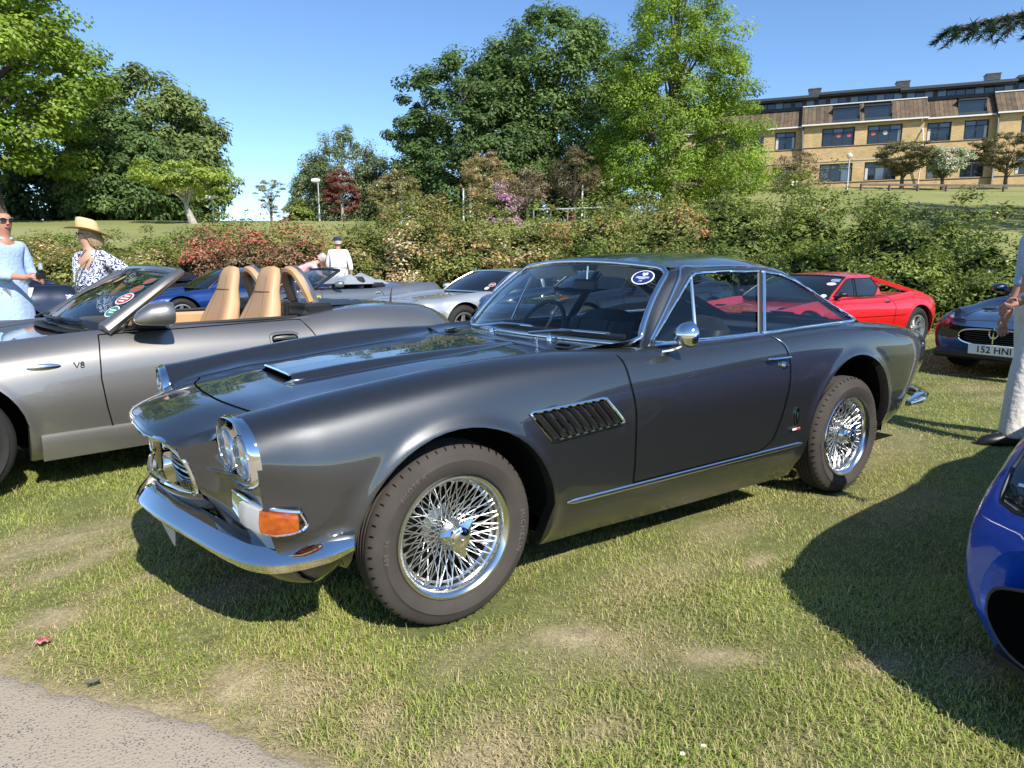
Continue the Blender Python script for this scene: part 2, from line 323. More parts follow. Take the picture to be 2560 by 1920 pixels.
# ------------------------------------------------------------------ grass blades
def blades():
    V = []; T = []; Q = []; n0 = 0
    def batch(vlo, vhi, dens, hgt, wid, seg, seed):
        nonlocal n0
        r = np.random.default_rng(seed); area = .95*(vhi**2-vlo**2)+.5*(vhi-vlo); N = int(area*dens)
        v = np.sqrt(r.random(N)*(vhi**2-vlo**2)+vlo**2); u = (r.random(N)*1.9-1.08)*(.95*v+.25); p = LW(u, v); x, y = p[:, 0], p[:, 1]
        dry = dryness(x, y); pd = path_dist(x, y)+.05*(vnoise(x*12, y*12, 33)-.5)
        tuft = vnoise(x*5, y*5, 41); keep = (r.random(N) > dry*(.62+.38*np.exp(-np.clip(pd, 0, 9)/.06))) & (pd > .02-.05*(tuft > .75)) & (r.random(N) < .45+.75*tuft)
        for wx, wy in ((0, -.73), (2.5, -.73), (0, .73), (2.5, .73)): keep &= ~((np.abs(x-wx) < .20) & (np.abs(y-wy) < .085))
        x, y, dry, tuft, pd = x[keep], y[keep], dry[keep], tuft[keep], pd[keep]; N = len(x)
        lush = np.clip(1.25-.9*np.clip((x+1.2)/4.5, 0, 1), .45, 1.2)*(.7+.6*vnoise(x*2.2, y*2.2, 43))
        long = np.exp(-np.clip(pd, 0, 9)/.25)*.5 + (r.random(N) < .012)*1.2
        h = hgt*(.45+.8*r.random(N))*(.55+.7*tuft*lush+long)*(1-.55*dry); w = wid*(.6+.7*r.random(N))
        az = r.random(N)*2*PI; tl = np.minimum(.55+.95*r.random(N)+.5*dry, 1.5)
        d = np.stack([np.cos(az), np.sin(az), np.zeros(N)], 1); sd = np.stack([-np.sin(az), np.cos(az), np.zeros(N)], 1)*w[:, None]/2
        b = np.stack([x, y, ground_z(x, y)-.012], 1); lean = np.sin(tl); up = np.cos(tl)
        tip = b + d*(h*lean)[:, None]; tip[:, 2] += h*up*.8+.004; mid = b + d*(h*lean*.38)[:, None]; mid[:, 2] += h*up*.62+.004
        # colour: green with straw mixed in
        pale = (r.random(N) < .16+.32*np.clip(1-lush, 0, 1)+.95*dry+.16*(vnoise(x*.9, y*.9, 44) > .58)); k = r.random(N)[:, None]
        gr = np.array((.215, .280, .050))*(1-k)+np.array((.41, .44, .115))*k; gr *= (.80+.65*vnoise(x*3, y*3, 45))[:, None]; sw = np.array((.56, .47, .24))*(.7+.5*k)
        c = np.where(pale[:, None], sw, gr)
        if seg == 2:
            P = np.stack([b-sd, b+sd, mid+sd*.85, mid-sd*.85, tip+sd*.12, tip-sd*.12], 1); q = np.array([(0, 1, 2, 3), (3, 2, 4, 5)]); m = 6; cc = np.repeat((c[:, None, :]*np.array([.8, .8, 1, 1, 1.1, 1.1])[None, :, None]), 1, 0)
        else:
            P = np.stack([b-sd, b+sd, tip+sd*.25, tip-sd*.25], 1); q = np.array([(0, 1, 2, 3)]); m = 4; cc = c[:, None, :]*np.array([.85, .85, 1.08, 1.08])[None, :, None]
        V.append(P.reshape(-1, 3)); T.append(cc.reshape(-1, 3)); Q.append((q[None]+(np.arange(N)*m)[:, None, None]+n0).reshape(-1, 4)); n0 += N*m
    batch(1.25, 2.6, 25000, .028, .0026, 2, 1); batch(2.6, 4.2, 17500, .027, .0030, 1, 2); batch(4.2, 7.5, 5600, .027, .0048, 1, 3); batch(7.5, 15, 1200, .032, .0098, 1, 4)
    return np.vstack(V), np.vstack(Q), np.vstack(T)
M_grass = leafmat('grass blades', transl=.30, rough=.55, spec=.3)
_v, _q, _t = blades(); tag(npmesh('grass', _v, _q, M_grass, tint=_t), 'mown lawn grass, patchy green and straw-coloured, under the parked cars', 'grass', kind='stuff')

# ------------------------------------------------------------------ foliage
def leafquads(C, N, size, r, aspect=.55, droop=0.):
    """diamond leaves: centres C, facing N (unit), length size"""
    n = len(C); a = r.normal(size=(n, 3)); a[:, 2] -= droop; a -= (a*N).sum(1)[:, None]*N; a /= np.linalg.norm(a, axis=1)[:, None]+1e-9; b = np.cross(N, a)
    L = (size*(.7+.6*r.random(n)))[:, None] if np.ndim(size) else size*(.7+.6*r.random(n))[:, None]
    fold = N*L*.10
    V = np.stack([C-a*L*.5, C+b*L*aspect*.5-fold+a*L*.05, C+a*L*.5, C-b*L*aspect*.5-fold+a*L*.05], 1)
    return V.reshape(-1, 3), np.arange(n*4).reshape(-1, 4)
M_leaf = leafmat('leaves', transl=.34, rough=.45)
M_leafg = leafmat('shrub leaves', transl=.28, rough=.5, spec=.25)
M_bark = pmat('bark', (.13, .10, .075), .95, bump=(14, .8, .05), var=(6, (.06, .05, .04), .8))
M_pale = pmat('pale bark', (.45, .42, .36), .9, bump=(10, .5, .02), var=(9, (.12, .10, .08), .7))
def unit(a): return a/(np.linalg.norm(a, axis=-1)[..., None]+1e-9)
def tree(name, u, v, ztop, crown_r, cb, env, cols, nclump, nleaf, leaf, clump_r, label, cat='tree', group=None, trunk_r=.3, seed=1, bark=None, flat=.6, fill=.55, aspect=.6, droop=0., lean=(0, 0), limbs=14, trunk_to=.8, mat=None, rough_out=.22, extra=None, zb=None, squash=1.):
    """crown between height fraction cb and the top; env: radius keys over crown height 0..1"""
    r = np.random.default_rng(seed); x, y = LW(u, v); z0 = float(ground_uv(np.array(u), np.array(v))) if zb is None else zb
    H = ztop-z0; o = empty(name, (float(x), float(y), z0-.1), 0, label, cat, group)
    e = f1(env); th = np.linspace(0, 1, 200); wgt = np.cumsum(np.maximum(e(th), .02)**1.5); wgt /= wgt[-1]
    t = np.interp(r.random(nclump), wgt, th); az = r.random(nclump)*2*PI
    lump = 1+rough_out*(vnoise(az*1.6+seed, t*5, seed)*2-1)+rough_out*.6*(vnoise(az*4+seed, t*11, seed+1)*2-1)
    rho = (fill+(1-fill)*r.random(nclump)**.6); rad = crown_r*np.maximum(e(t), .03)*lump*rho
    cz = H*(cb+(1-cb)*t)*1.0; C = np.stack([np.cos(az)*rad+lean[0]*cz/H, np.sin(az)*rad*squash+lean[1]*cz/H, cz], 1)
    if extra is not None: C = np.vstack([C, np.array(extra, float)]); nclump = len(C)
    cr = clump_r*(.6+.8*r.random(nclump)); ctint = .75+.5*r.random(nclump); warm = r.random(nclump)
    k = np.repeat(np.arange(nclump), nleaf); n = len(k); d = unit(r.normal(size=(n, 3))); rr = r.random(n)**.45
    off = d*rr[:, None]*cr[k][:, None]; off[:, 2] *= flat
    P = C[k]+off; out = unit(C*np.array((1, 1, .35))+1e-6)
    N = unit(d*.9+out[k]*.35+np.array((0, 0, .75))+r.normal(size=(n, 3))*.35)
    V, Q = leafquads(P, N, leaf, r, aspect, droop)
    ca, cb2 = np.array(cols[0]), np.array(cols[1]); w = np.clip(warm[k]*.6+.4*r.random(n), 0, 1)[:, None]
    c = 1.55*(ca*(1-w)+cb2*w)*(ctint[k]*(.8+.4*r.random(n)))[:, None]
    if len(cols) > 2:
        f = (r.random(n) < cols[3])[:, None]; c = np.where(f, np.array(cols[2])*(.7+.6*r.random(n))[:, None], c)
    npmesh('crown', V, Q, mat or M_leaf, o, tint=np.repeat(c, 4, 0))
    mb = MB(); zt = H*trunk_to; s = np.linspace(0, 1, 9); wob = .25*trunk_r
    tp = np.stack([lean[0]*s*trunk_to+wob*np.sin(s*5+seed), lean[1]*s*trunk_to+wob*np.cos(s*4+seed), s*zt-.1], 1)
    mb.tube(tp, trunk_r*(1.35*(s < .05)+1*(s >= .05))*(1-.82*s)+.01, 9)
    pick = r.permutation(nclump)[:limbs]
    for i in pick:
        q = C[i]; s0 = np.clip((q[2]/zt)*.62+.04*r.normal(), .12, .93); a = np.array([np.interp(s0, s, tp[:, j]) for j in range(3)]); rr0 = max(trunk_r*(1-.82*s0)*.5, .02)
        m = a*.5+q*.5+np.array((0, 0, .08*H*.3)); pts = spl([a, m, q], 7); mb.tube(pts, np.linspace(rr0, rr0*.15, 7), 6)
    mb.build('trunk', bark or M_bark, o)
    return o
OVAL = [(0, .45), (.15, .8), (.4, 1), (.7, .85), (.9, .5), (1, .12)]
DOME = [(0, .7), (.15, .95), (.4, 1), (.7, .8), (.9, .45), (1, .1)]
CONE = [(0, .55), (.08, .95), (.25, 1), (.5, .82), (.75, .58), (.92, .25), (1, .04)]
VASE = [(0, .2), (.3, .7), (.6, 1), (.85, .8), (1, .3)]
LG, YG = (.100, .155, .022), (.185, .240, .034)
tree('tulip_tree', -27.9, 38, 21.0, 5.2, .16, DOME, (LG, YG), 400, 180, .205, 1.05, 'tall light green broadleaf tree with thick dark trunk behind the two talking people', trunk_r=.62, seed=3, flat=.5, fill=.45, aspect=.9, limbs=26, rough_out=.3)
tree('chestnut_tree', -25.2, 50, 14.6, 4.9, .03, DOME, ((.075, .110, .030), (.150, .185, .060)), 340, 130, .36, .95, 'domed dark green chestnut tree, the taller one with a smooth rounded crown', trunk_r=.45, seed=5, flat=.7, aspect=.5, droop=1.2, rough_out=.12)
tree('chestnut_tree', -24.6, 45, 10.9, 3.8, .02, CONE, ((.048, .084, .024), (.100, .145, .044)), 240, 130, .30, .8, 'lower dark green chestnut tree with branches sweeping down to the lawn', trunk_r=.4, seed=6, flat=.6, aspect=.5, droop=1.2)
tree('shade_tree', -29.5, 46, 8.8, 3.6, .0, DOME, ((.025, .05, .018), (.05, .085, .03)), 120, 110, .34, 1.0, 'dark leafy undergrowth tree behind the thick trunk', trunk_r=.3, seed=61)
tree('maple_tree', -17.2, 38, 6.9, 2.2, .42, VASE, ((.13, .18, .03), (.22, .255, .05)), 85, 90, .16, .55, 'small spreading yellow-green maple with a pale forked trunk on the hill', trunk_r=.24, seed=8, bark=M_pale, flat=.35, limbs=20, lean=(-.5, .1), extra=[(2.0*RT[0], 2.0*RT[1], 2.5), (2.5*RT[0], 2.5*RT[1], 2.35), (1.6*RT[0], 1.6*RT[1], 1.9), (2.2*RT[0], 2.2*RT[1], 1.5), (1.4*RT[0], 1.4*RT[1], 2.6)], trunk_to=.5)
tree('bare_tree', -17.0, 50, 7.3, 1.1, .3, VASE, ((.12, .14, .09), (.22, .24, .16)), 46, 40, .13, .28, 'thin sparse little tree standing alone against the sky', trunk_r=.1, seed=9, flat=.3, limbs=30, trunk_to=.7)
for i, (u_, zt_, r_, lb) in enumerate(((-14.2, 12.9, 2.7, 'tallest birch of the clump, with white stems and fine drooping leaves'), (-16.8, 10.6, 2.1, 'birch with fine grey-green leaves nearest the small bare tree'), (-11.9, 10.9, 2.0, 'birch with white stems on the oak side of the clump'))):
    tree('birch_tree', u_, 60+i, zt_, r_, .04, OVAL, ((.085, .115, .05), (.15, .18, .085)), 190, 120, .19, .6, lb, group='birch clump', trunk_r=.16, seed=20+i, bark=M_pale, flat=.95, droop=1.5, limbs=16, trunk_to=.9)
tree('red_maple', -10.8, 45, 7.35, 1.05, .2, DOME, ((.095, .035, .025), (.16, .06, .04)), 90, 90, .13, .34, 'small dark red-leaved maple on the hill in front of the birches', trunk_r=.1, seed=31, flat=.4, bark=M_pale)
tree('hawthorn_tree', -7.3, 45, 7.4, 1.6, .15, DOME, ((.11, .105, .035), (.18, .16, .06), (.5, .47, .36), .10), 110, 90, .14, .42, 'brownish hawthorn with cream blossom between the birches and the oak', trunk_r=.14, seed=32, flat=.45)
tree('oak_tree', -3.6, 56, 17.7, 5.6, .02, DOME, ((.040, .072, .022), (.080, .120, .034)), 420, 170, .29, 1.1, 'broad dark oak with sky showing through its lower branches', trunk_r=.5, seed=40, flat=.55, limbs=30, rough_out=.3)
tree('oak_tree', 3.4, 57, 20.8, 5.3, .02, [(0, .65), (.2, .9), (.45, 1), (.75, .9), (.92, .55), (1, .15)], ((.058, .100, .026), (.110, .160, .045)), 440, 170, .29, 1.1, 'taller mid green oak beside the light green conifer-like tree', trunk_r=.55, seed=41, flat=.55, limbs=30, rough_out=.3)
tree('dawn_redwood', 10.0, 45, 20.5, 5.0, .02, CONE, ((.100, .165, .022), (.180, .238, .032)), 500, 165, .20, .9, 'tall feathery bright yellow-green tree with conical crown beside the brick building', trunk_r=.45, seed=42, flat=.62, fill=.35, limbs=40, trunk_to=.93, rough_out=.28, aspect=.45)
for i, (u_, v_, zt_, r_, ca, cb_, lb, nl) in enumerate(((-1.5, 42, 8.0, 1.65, (.17, .135, .06), (.26, .205, .10), 'tan-leaved small tree with a rounded crown, staked, in front of the dark oak', 80), (.9, 42.6, 7.0, 1.35, (.16, .12, .075), (.22, .17, .12), 'twiggy pinkish-brown small tree with few leaves, beside the pink rhododendron', 34), (3.7, 42, 8.2, 1.45, (.085, .072, .038), (.125, .10, .05), 'dark brown small tree with a dense round head on a single stem', 70))):
    tree('ornamental_tree', u_, v_, zt_, r_, .38, DOME, (ca, cb_), 95, nl, .12, .36, lb, trunk_r=.11, seed=50+i, flat=.5, limbs=40, trunk_to=.55)
for i, (u_, v_, zt_, r_, cb0, ca, cb_, lb, nl, fl) in enumerate(((21.4, 54, 9.9, 1.75, .12, (.13, .10, .05), (.20, .15, .085), 'twiggy brown bush-like tree before the building windows', 34, None), (29.5, 54, 10.5, 2.0, .33, (.075, .07, .028), (.14, .125, .05), 'hawthorn with dark brownish crown and leaning trunk by the rail fence', 85, None), (32.0, 53, 9.9, 1.55, .36, (.11, .14, .05), (.18, .21, .09), 'pale blossoming hawthorn with white flecks by the rail fence', 80, ((.72, .72, .62), .38)), (37.4, 54, 11.1, 2.3, .36, (.075, .07, .028), (.14, .125, .05), 'dense brown-green hawthorn with flat spreading crown at the end of the rail fence', 90, None))):
    c = (ca, cb_) if fl is None else (ca, cb_, fl[0], fl[1])
    tree('hawthorn_tree', u_, v_, zt_, r_, cb0, VASE if i else DOME, c, 110, nl, .15, .46, lb, trunk_r=.17, seed=70+i, flat=.4, limbs=26, trunk_to=.6, rough_out=.3)
tree('shade_tree', 29.5, 27, 18.5, 6.2, .3, DOME, ((.04, .07, .03), (.08, .11, .04)), 220, 90, .26, 1.2, 'large dark tree shading the lawn below the building', seed=83, trunk_r=.4)
tree('hillside_tree', 7.2, 62, 12.6, 3.0, .0, OVAL, ((.05, .085, .028), (.09, .135, .04)), 120, 90, .34, .9, 'green tree showing low between the oak and the bright conical tree', seed=81)
tree('hillside_tree', 15.5, 58, 11.0, 2.6, .0, DOME, ((.09, .12, .03), (.15, .18, .05)), 90, 80, .3, .8, 'green tree half hidden behind the bright conical tree by the building corner', seed=82)

# rhododendron and azalea bank
def shrub(u, v, rx, ry, hz, n, cols, leaf, label, flowers=None, seed=1, twig=6, zb=None, name='rhododendron_bush', group='shrubs of the flowering bank'):
    r = np.random.default_rng(seed); x, y = LW(u, v); z0 = float(ground_uv(np.array(u), np.array(v))) if zb is None else zb
    o = empty(name, (float(x), float(y), z0), -YAW, label, 'bush', group)
    nc = int(34*rx*hz); d = unit(r.normal(size=(nc, 3))); d[:, 2] = np.abs(d[:, 2])*1.0-.12; d = unit(d)
    lump = 1+.26*(vnoise(d[:, 0]*2.5+seed, d[:, 2]*3+d[:, 1]*2, seed)*2-1)
    C = d*lump[:, None]*(.72+.28*r.random(nc))[:, None]*np.array((rx, ry, hz)); C[:, 2] = np.maximum(C[:, 2], .03)
    k = r.integers(0, nc, n); q = r.normal(size=(n, 3)); q[:, 2] = np.abs(q[:, 2])*1.1-.35; q = unit(q); cr = .20+.26*r.random(nc)
    P = C[k]+q*(r.random(n)**.32*cr[k])[:, None]*np.array((1, 1, .8)); P[:, 2] = np.maximum(P[:, 2], .0)
    out = unit(C*np.array((1/rx, 1/ry, 1/hz)))
    N = unit(q*.75+out[k]*.6+np.array((0, 0, .55))+r.normal(size=(n, 3))*.4); V, Q = leafquads(P, N, leaf, r, .5, .3)
    ct = .65+.6*r.random(nc); w = np.clip(.55*r.random(nc)[k]+.5*r.random(n), 0, 1)[:, None]; c = 1.85*(np.array(cols[0])*(1-w)+np.array(cols[1])*w)*(ct[k]*(.75+.5*r.random(n)))[:, None]
    if flowers:
        for fc, fr, blot in flowers:
            hot = (vnoise(C[:, 0]*1.4+seed*3, C[:, 2]*1.6+C[:, 1], seed+9) > blot)[k]; f = hot & (r.random(n) < fr); c[f] = np.array(fc)*(.65+.6*r.random(f.sum()))[:, None]
    m = 700; d2 = unit(r.normal(size=(m, 3))); d2[:, 2] = np.abs(d2[:, 2]); P2 = d2*np.array((rx, ry, hz))*(.45+.25*r.random(m))[:, None]; V2, Q2 = leafquads(P2, unit(d2+r.normal(size=(m, 3))*.4), .26, r, .7, .3)   # large leaves added inside to block light, tinted dark as shade in the gaps
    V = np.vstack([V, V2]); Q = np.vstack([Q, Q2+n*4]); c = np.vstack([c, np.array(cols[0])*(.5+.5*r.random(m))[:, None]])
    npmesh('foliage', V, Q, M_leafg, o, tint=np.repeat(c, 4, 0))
    mb = MB()
    for i in range(twig):
        t = C[r.integers(0, nc)]*1.0; b = np.array((t[0]*.25, t[1]*.25, 0)); m = (b+t)/2+r.normal(size=3)*.1; mb.tube(spl([b, m, t, t*1.08+r.normal(size=3)*.12], 9), np.linspace(.022, .005, 9), 5)
    mb.build('stems', M_bark, o)
    return o
DK = ((.040, .064, .014), (.100, .128, .028)); MG = ((.064, .090, .018), (.140, .168, .036)); OLV = ((.080, .092, .022), (.165, .170, .045)); BRN = ((.090, .072, .034), (.15, .105, .055))
CORAL, PEACH, CREAM, SALM, PINK = (.62, .17, .11), (.62, .36, .19), (.72, .62, .42), (.52, .23, .145), (.62, .30, .52)
tops = f1([(-30, 1.5), (-12, 1.75), (-9, 1.75), (-8, 2.05), (-6.7, 2.2), (-5.6, 2.25), (-4.5, 2.1), (-3.4, 2.25), (-2.6, 2.6), (-1.2, 2.7), (0, 2.5), (1, 2.35), (2.1, 2.6), (3.3, 2.7), (4.4, 2.82), (5.5, 2.92), (6.6, 2.9), (7.7, 2.8), (8.8, 2.55), (10, 2.2), (11.1, 1.9), (12, 1.7)])
vfront = f1([(-30, 23.), (-18, 21.5), (-10, 19.6), (-3.6, 17.4), (0, 15.9), (4, 14.6), (6.5, 14.0), (8, 13.2), (9.5, 12.8), (13, 12.6)])
def topz(u, v): return 1.233+(float(tops(17*u/v))-1.233+.02+.20*float(sstep(-9.5, -7, 17*u/v))+.34*float(sstep(0, 5, 17*u/v)))*v/17*1.0
sd = 100
def where(u, v):
    x = 1280+1721*u/v
    for lim, ph in ((60, 'behind the person in the pale blue shirt'), (170, 'between the two talking people'), (300, 'behind the straw hat'), (420, 'beside the straw-hatted person'), (520, 'over the blue coupe bonnet'), (620, 'over the blue coupe roof'), (700, 'behind the tan seats'), (790, 'beside the bending person in pink'), (900, 'behind the dark cap'), (1000, 'over the silver car cover'), (1100, 'over the grey open car tail'), (1210, 'over the silver coupe roof'), (1330, 'over the silver coupe tail'), (1440, 'over the classic coupe windscreen'), (1560, 'over the round windscreen sticker'), (1690, 'over the middle of the classic coupe roof'), (1820, 'over the classic coupe door window'), (1940, 'over the classic coupe quarter window'), (2060, 'over the red car windscreen'), (2180, 'over the red car side window'), (2290, 'over the red car buttress'), (2400, 'between the red and navy cars')):
        if x < lim: return ph
    return 'over the navy coupe'
for u_ in np.arange(-18.5, 9.4, 1.45):                       # front row at the foot of the bank
    sd += 1; vv = float(vfront(u_))+.3*random.uniform(-1, 1); zt = topz(u_, vv)*.62
    if u_ < -9: cl, fl, lb = OLV, [(PEACH, .25, .62), (CREAM, .1, .6)], 'low olive shrub with pale flowers '+where(u_, vv)
    elif u_ < -4.2: cl, fl, lb = BRN, [(SALM, .30, .42), (CORAL, .30, .68)], 'low salmon-red azalea with brownish leaves '+where(u_, vv)
    elif u_ < 1.6: cl, fl, lb = OLV, [(PEACH, .34, .48), (CREAM, .32, .66)], 'low shrub dotted with peach blossom '+where(u_, vv)
    else: cl, fl, lb = (MG if u_ > 5 else DK), [(CREAM, .05, .7)], 'low plain green rhododendron '+where(u_, vv)
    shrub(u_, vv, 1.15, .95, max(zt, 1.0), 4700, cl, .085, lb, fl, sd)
for u_ in np.arange(-18.8, 10.5, 1.6):                       # second row, on the slope
    sd += 1; vv = float(vfront(u_))+2.0+.3*random.uniform(-1, 1); zt = topz(u_, vv); zg = float(ground_uv(np.array(u_), np.array(vv)))
    if u_ < -9: cl, fl, lb = MG, [(PEACH, .1, .6)], 'green shrub edging the lawn '+where(u_, vv)
    elif u_ < -5: cl, fl, lb = OLV, [(CORAL, .28, .58), (SALM, .14, .45)], 'taller coral-red azalea '+where(u_, vv)
    elif u_ < .8: cl, fl, lb = OLV, [(PEACH, .14, .62), (SALM, .16, .7)], 'taller olive shrub with scattered blossom '+where(u_, vv)
    elif u_ < 4.0: cl, fl, lb = OLV, [(CORAL, .26, .58), (SALM, .10, .5)], 'taller coral azalea with bare twigs '+where(u_, vv)
    else: cl, fl, lb = (MG if u_ < 8 else DK), [(PEACH, .06, .6)], 'taller mid green rhododendron '+where(u_, vv)
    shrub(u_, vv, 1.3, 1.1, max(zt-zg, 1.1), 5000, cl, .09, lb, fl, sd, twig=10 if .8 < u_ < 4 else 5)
for u_ in np.arange(-4.0, 10.6, 1.6):                        # third row, the crest
    sd += 1; vv = float(vfront(u_))+4.2; zt = topz(u_, vv)-.12+.30*float(sstep(-1, 3, u_)); zg = float(ground_uv(np.array(u_), np.array(vv)))
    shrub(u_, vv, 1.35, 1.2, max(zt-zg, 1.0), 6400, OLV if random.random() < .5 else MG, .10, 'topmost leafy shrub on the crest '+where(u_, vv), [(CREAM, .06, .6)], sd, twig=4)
for (u_, v_, rx, h, lb) in ((10.9, 12.6, 1.05, 1.75, 'rounded green shrub closing the end of the bank behind the navy car'), (12.2, 13.6, 1.2, 1.5, 'sparse grey twiggy shrub beyond the end of the bank'), (13.8, 15.5, 1.4, 1.2, 'low dark shrub on the slope under the cedar branch')):
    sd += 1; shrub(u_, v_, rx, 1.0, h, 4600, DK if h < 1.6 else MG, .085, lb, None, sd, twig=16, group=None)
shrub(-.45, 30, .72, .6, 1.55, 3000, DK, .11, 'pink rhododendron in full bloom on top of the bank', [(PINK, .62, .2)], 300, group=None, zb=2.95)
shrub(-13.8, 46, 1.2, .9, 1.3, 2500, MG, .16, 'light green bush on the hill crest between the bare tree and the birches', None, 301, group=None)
# ------------------------------------------------------------------ brick building on the hill
M_brick = bpy.data.materials.new('yellow brick'); M_brick.use_nodes = True
_n = M_brick.node_tree; _b = _n.nodes['Principled BSDF']; _L = _n.links.new; _b.inputs['Roughness'].default_value = .9
_tc = _n.nodes.new('ShaderNodeTexCoord'); _mp = _n.nodes.new('ShaderNodeMapping'); _mp.inputs['Rotation'].default_value = (PI/2, 0, 0)
_br = _n.nodes.new('ShaderNodeTexBrick'); _br.inputs['Scale'].default_value = 1.; _br.inputs['Brick Width'].default_value = .225; _br.inputs['Row Height'].default_value = .075; _br.inputs['Mortar Size'].default_value = .010
_br.inputs['Color1'].default_value = (.60, .40, .165, 1); _br.inputs['Color2'].default_value = (.46, .29, .12, 1); _br.inputs['Mortar'].default_value = (.42, .34, .22, 1)
_no = _n.nodes.new('ShaderNodeTexNoise'); _no.inputs['Scale'].default_value = 1.3; _no.inputs['Detail'].default_value = 8; _hs = _n.nodes.new('ShaderNodeHueSaturation'); _mr = _n.nodes.new('ShaderNodeMapRange'); _mr.inputs[3].default_value = .7; _mr.inputs[4].default_value = 1.35
_L(_tc.outputs['Object'], _mp.inputs[0]); _L(_mp.outputs[0], _br.inputs['Vector']); _L(_tc.outputs['Object'], _no.inputs['Vector']); _L(_no.outputs[0], _mr.inputs[0]); _L(_mr.outputs[0], _hs.inputs['Value']); _L(_br.outputs['Color'], _hs.inputs['Color']); _L(_hs.outputs[0], _b.inputs['Base Color'])
M_tile = pmat('brown roof tile', (.115, .085, .058), .95, var=(2.2, (.19, .145, .10), .9, 9), bump=(9, .9, .06))
_n = M_tile.node_tree; _b = _n.nodes['Principled BSDF']; _L = _n.links.new; _tc = _n.nodes.new('ShaderNodeTexCoord'); _br = _n.nodes.new('ShaderNodeTexBrick'); _br.inputs['Scale'].default_value = 1.
_br.inputs['Brick Width'].default_value = .34; _br.inputs['Row Height'].default_value = .20; _br.inputs['Mortar Size'].default_value = .02; _br.inputs['Color1'].default_value = (1.15, 1.05, .95, 1); _br.inputs['Color2'].default_value = (.62, .60, .58, 1); _br.inputs['Mortar'].default_value = (.30, .28, .26, 1)
_mp = _n.nodes.new('ShaderNodeMapping'); _mp.inputs['Rotation'].default_value = (R(45), 0, 0); _mu = _n.nodes.new('ShaderNodeMix'); _mu.data_type = 'RGBA'; _mu.blend_type = 'MULTIPLY'; _mu.inputs['Factor'].default_value = 1.
_src = _b.inputs['Base Color'].links[0].from_socket; _L(_tc.outputs['Object'], _mp.inputs[0]); _L(_mp.outputs[0], _br.inputs['Vector']); _L(_src, _mu.inputs['A']); _L(_br.outputs['Color'], _mu.inputs['B']); _L(_mu.outputs['Result'], _b.inputs['Base Color'])
M_dkframe = pmat('dark brown frame', (.030, .025, .022), .5)
M_gl = pmat('window glass', (.012, .016, .022), .03, spec=.9)
M_glp = pmat('window glass pale', (.10, .13, .17), .04, spec=.9)
M_conc = pmat('concrete band', (.48, .42, .32), .85)
M_white = pmat('white gutter', (.72, .71, .67), .5)
M_slab = pmat('dark grey roof edge', (.05, .055, .06), .45)
M_vent = pmat('grey metal', (.30, .33, .34), .45, metal=.4)
M_curt = pmat('curtain', (.55, .53, .50), .9)
EB = np.array((.930, -.367)); EB /= np.linalg.norm(EB)
exw = EB[0]*RT + EB[1]*FW; brz = math.atan2(exw[1], exw[0]); bo = LW(23.4, 68.)
bld = empty('brick_building', (float(bo[0]), float(bo[1]), 7.4), brz, 'long yellow brick building with tiled mansard roof and dark windows on the hill', 'building')
BZ = 7.4            # local frame: x along the facade, -y towards the lawn, z from the ground
def bx(mb, x0, x1, y0, y1, z0, z1): return mb.box(((x0+x1)/2, (y0+y1)/2, (z0+z1)/2-BZ), (x1-x0, y1-y0, z1-z0))
secs = [(-9., 3.85, .0), (3.85, 13.45, -.55), (13.45, 18.95, .0), (18.95, 34., -.55)]    # start, end, how far the section stands forward
ups = [(-5.9, -4.1, 2), (-3.2, -1.4, 2), (-.9, .36, 2), (1.35, 3.15, 2), (5.35, 8.05, 3), (9.05, 11.8, 3), (13.75, 15.6, 2), (16.55, 18.35, 2), (20.5, 22.4, 2), (24, 26.7, 3), (28, 30.7, 3)]
lows = [(-5.9, -4.1, 2), (-3.2, -1.4, 2), (-.9, .38, 2), (1.35, 3.25, 2), (5.35, 8.08, 3), (9.05, 11.6, 3), (14.0, 15.5, 2), (16.55, 18.3, 2), (20.4, 22.4, 2), (24, 26.7, 3), (28, 30.7, 3)]
UZ = (11.92, 13.5); LZ = (8.78, 10.38)
def yoff(x):
    for a, b, y in secs:
        if a <= x < b: return y
    return 0.
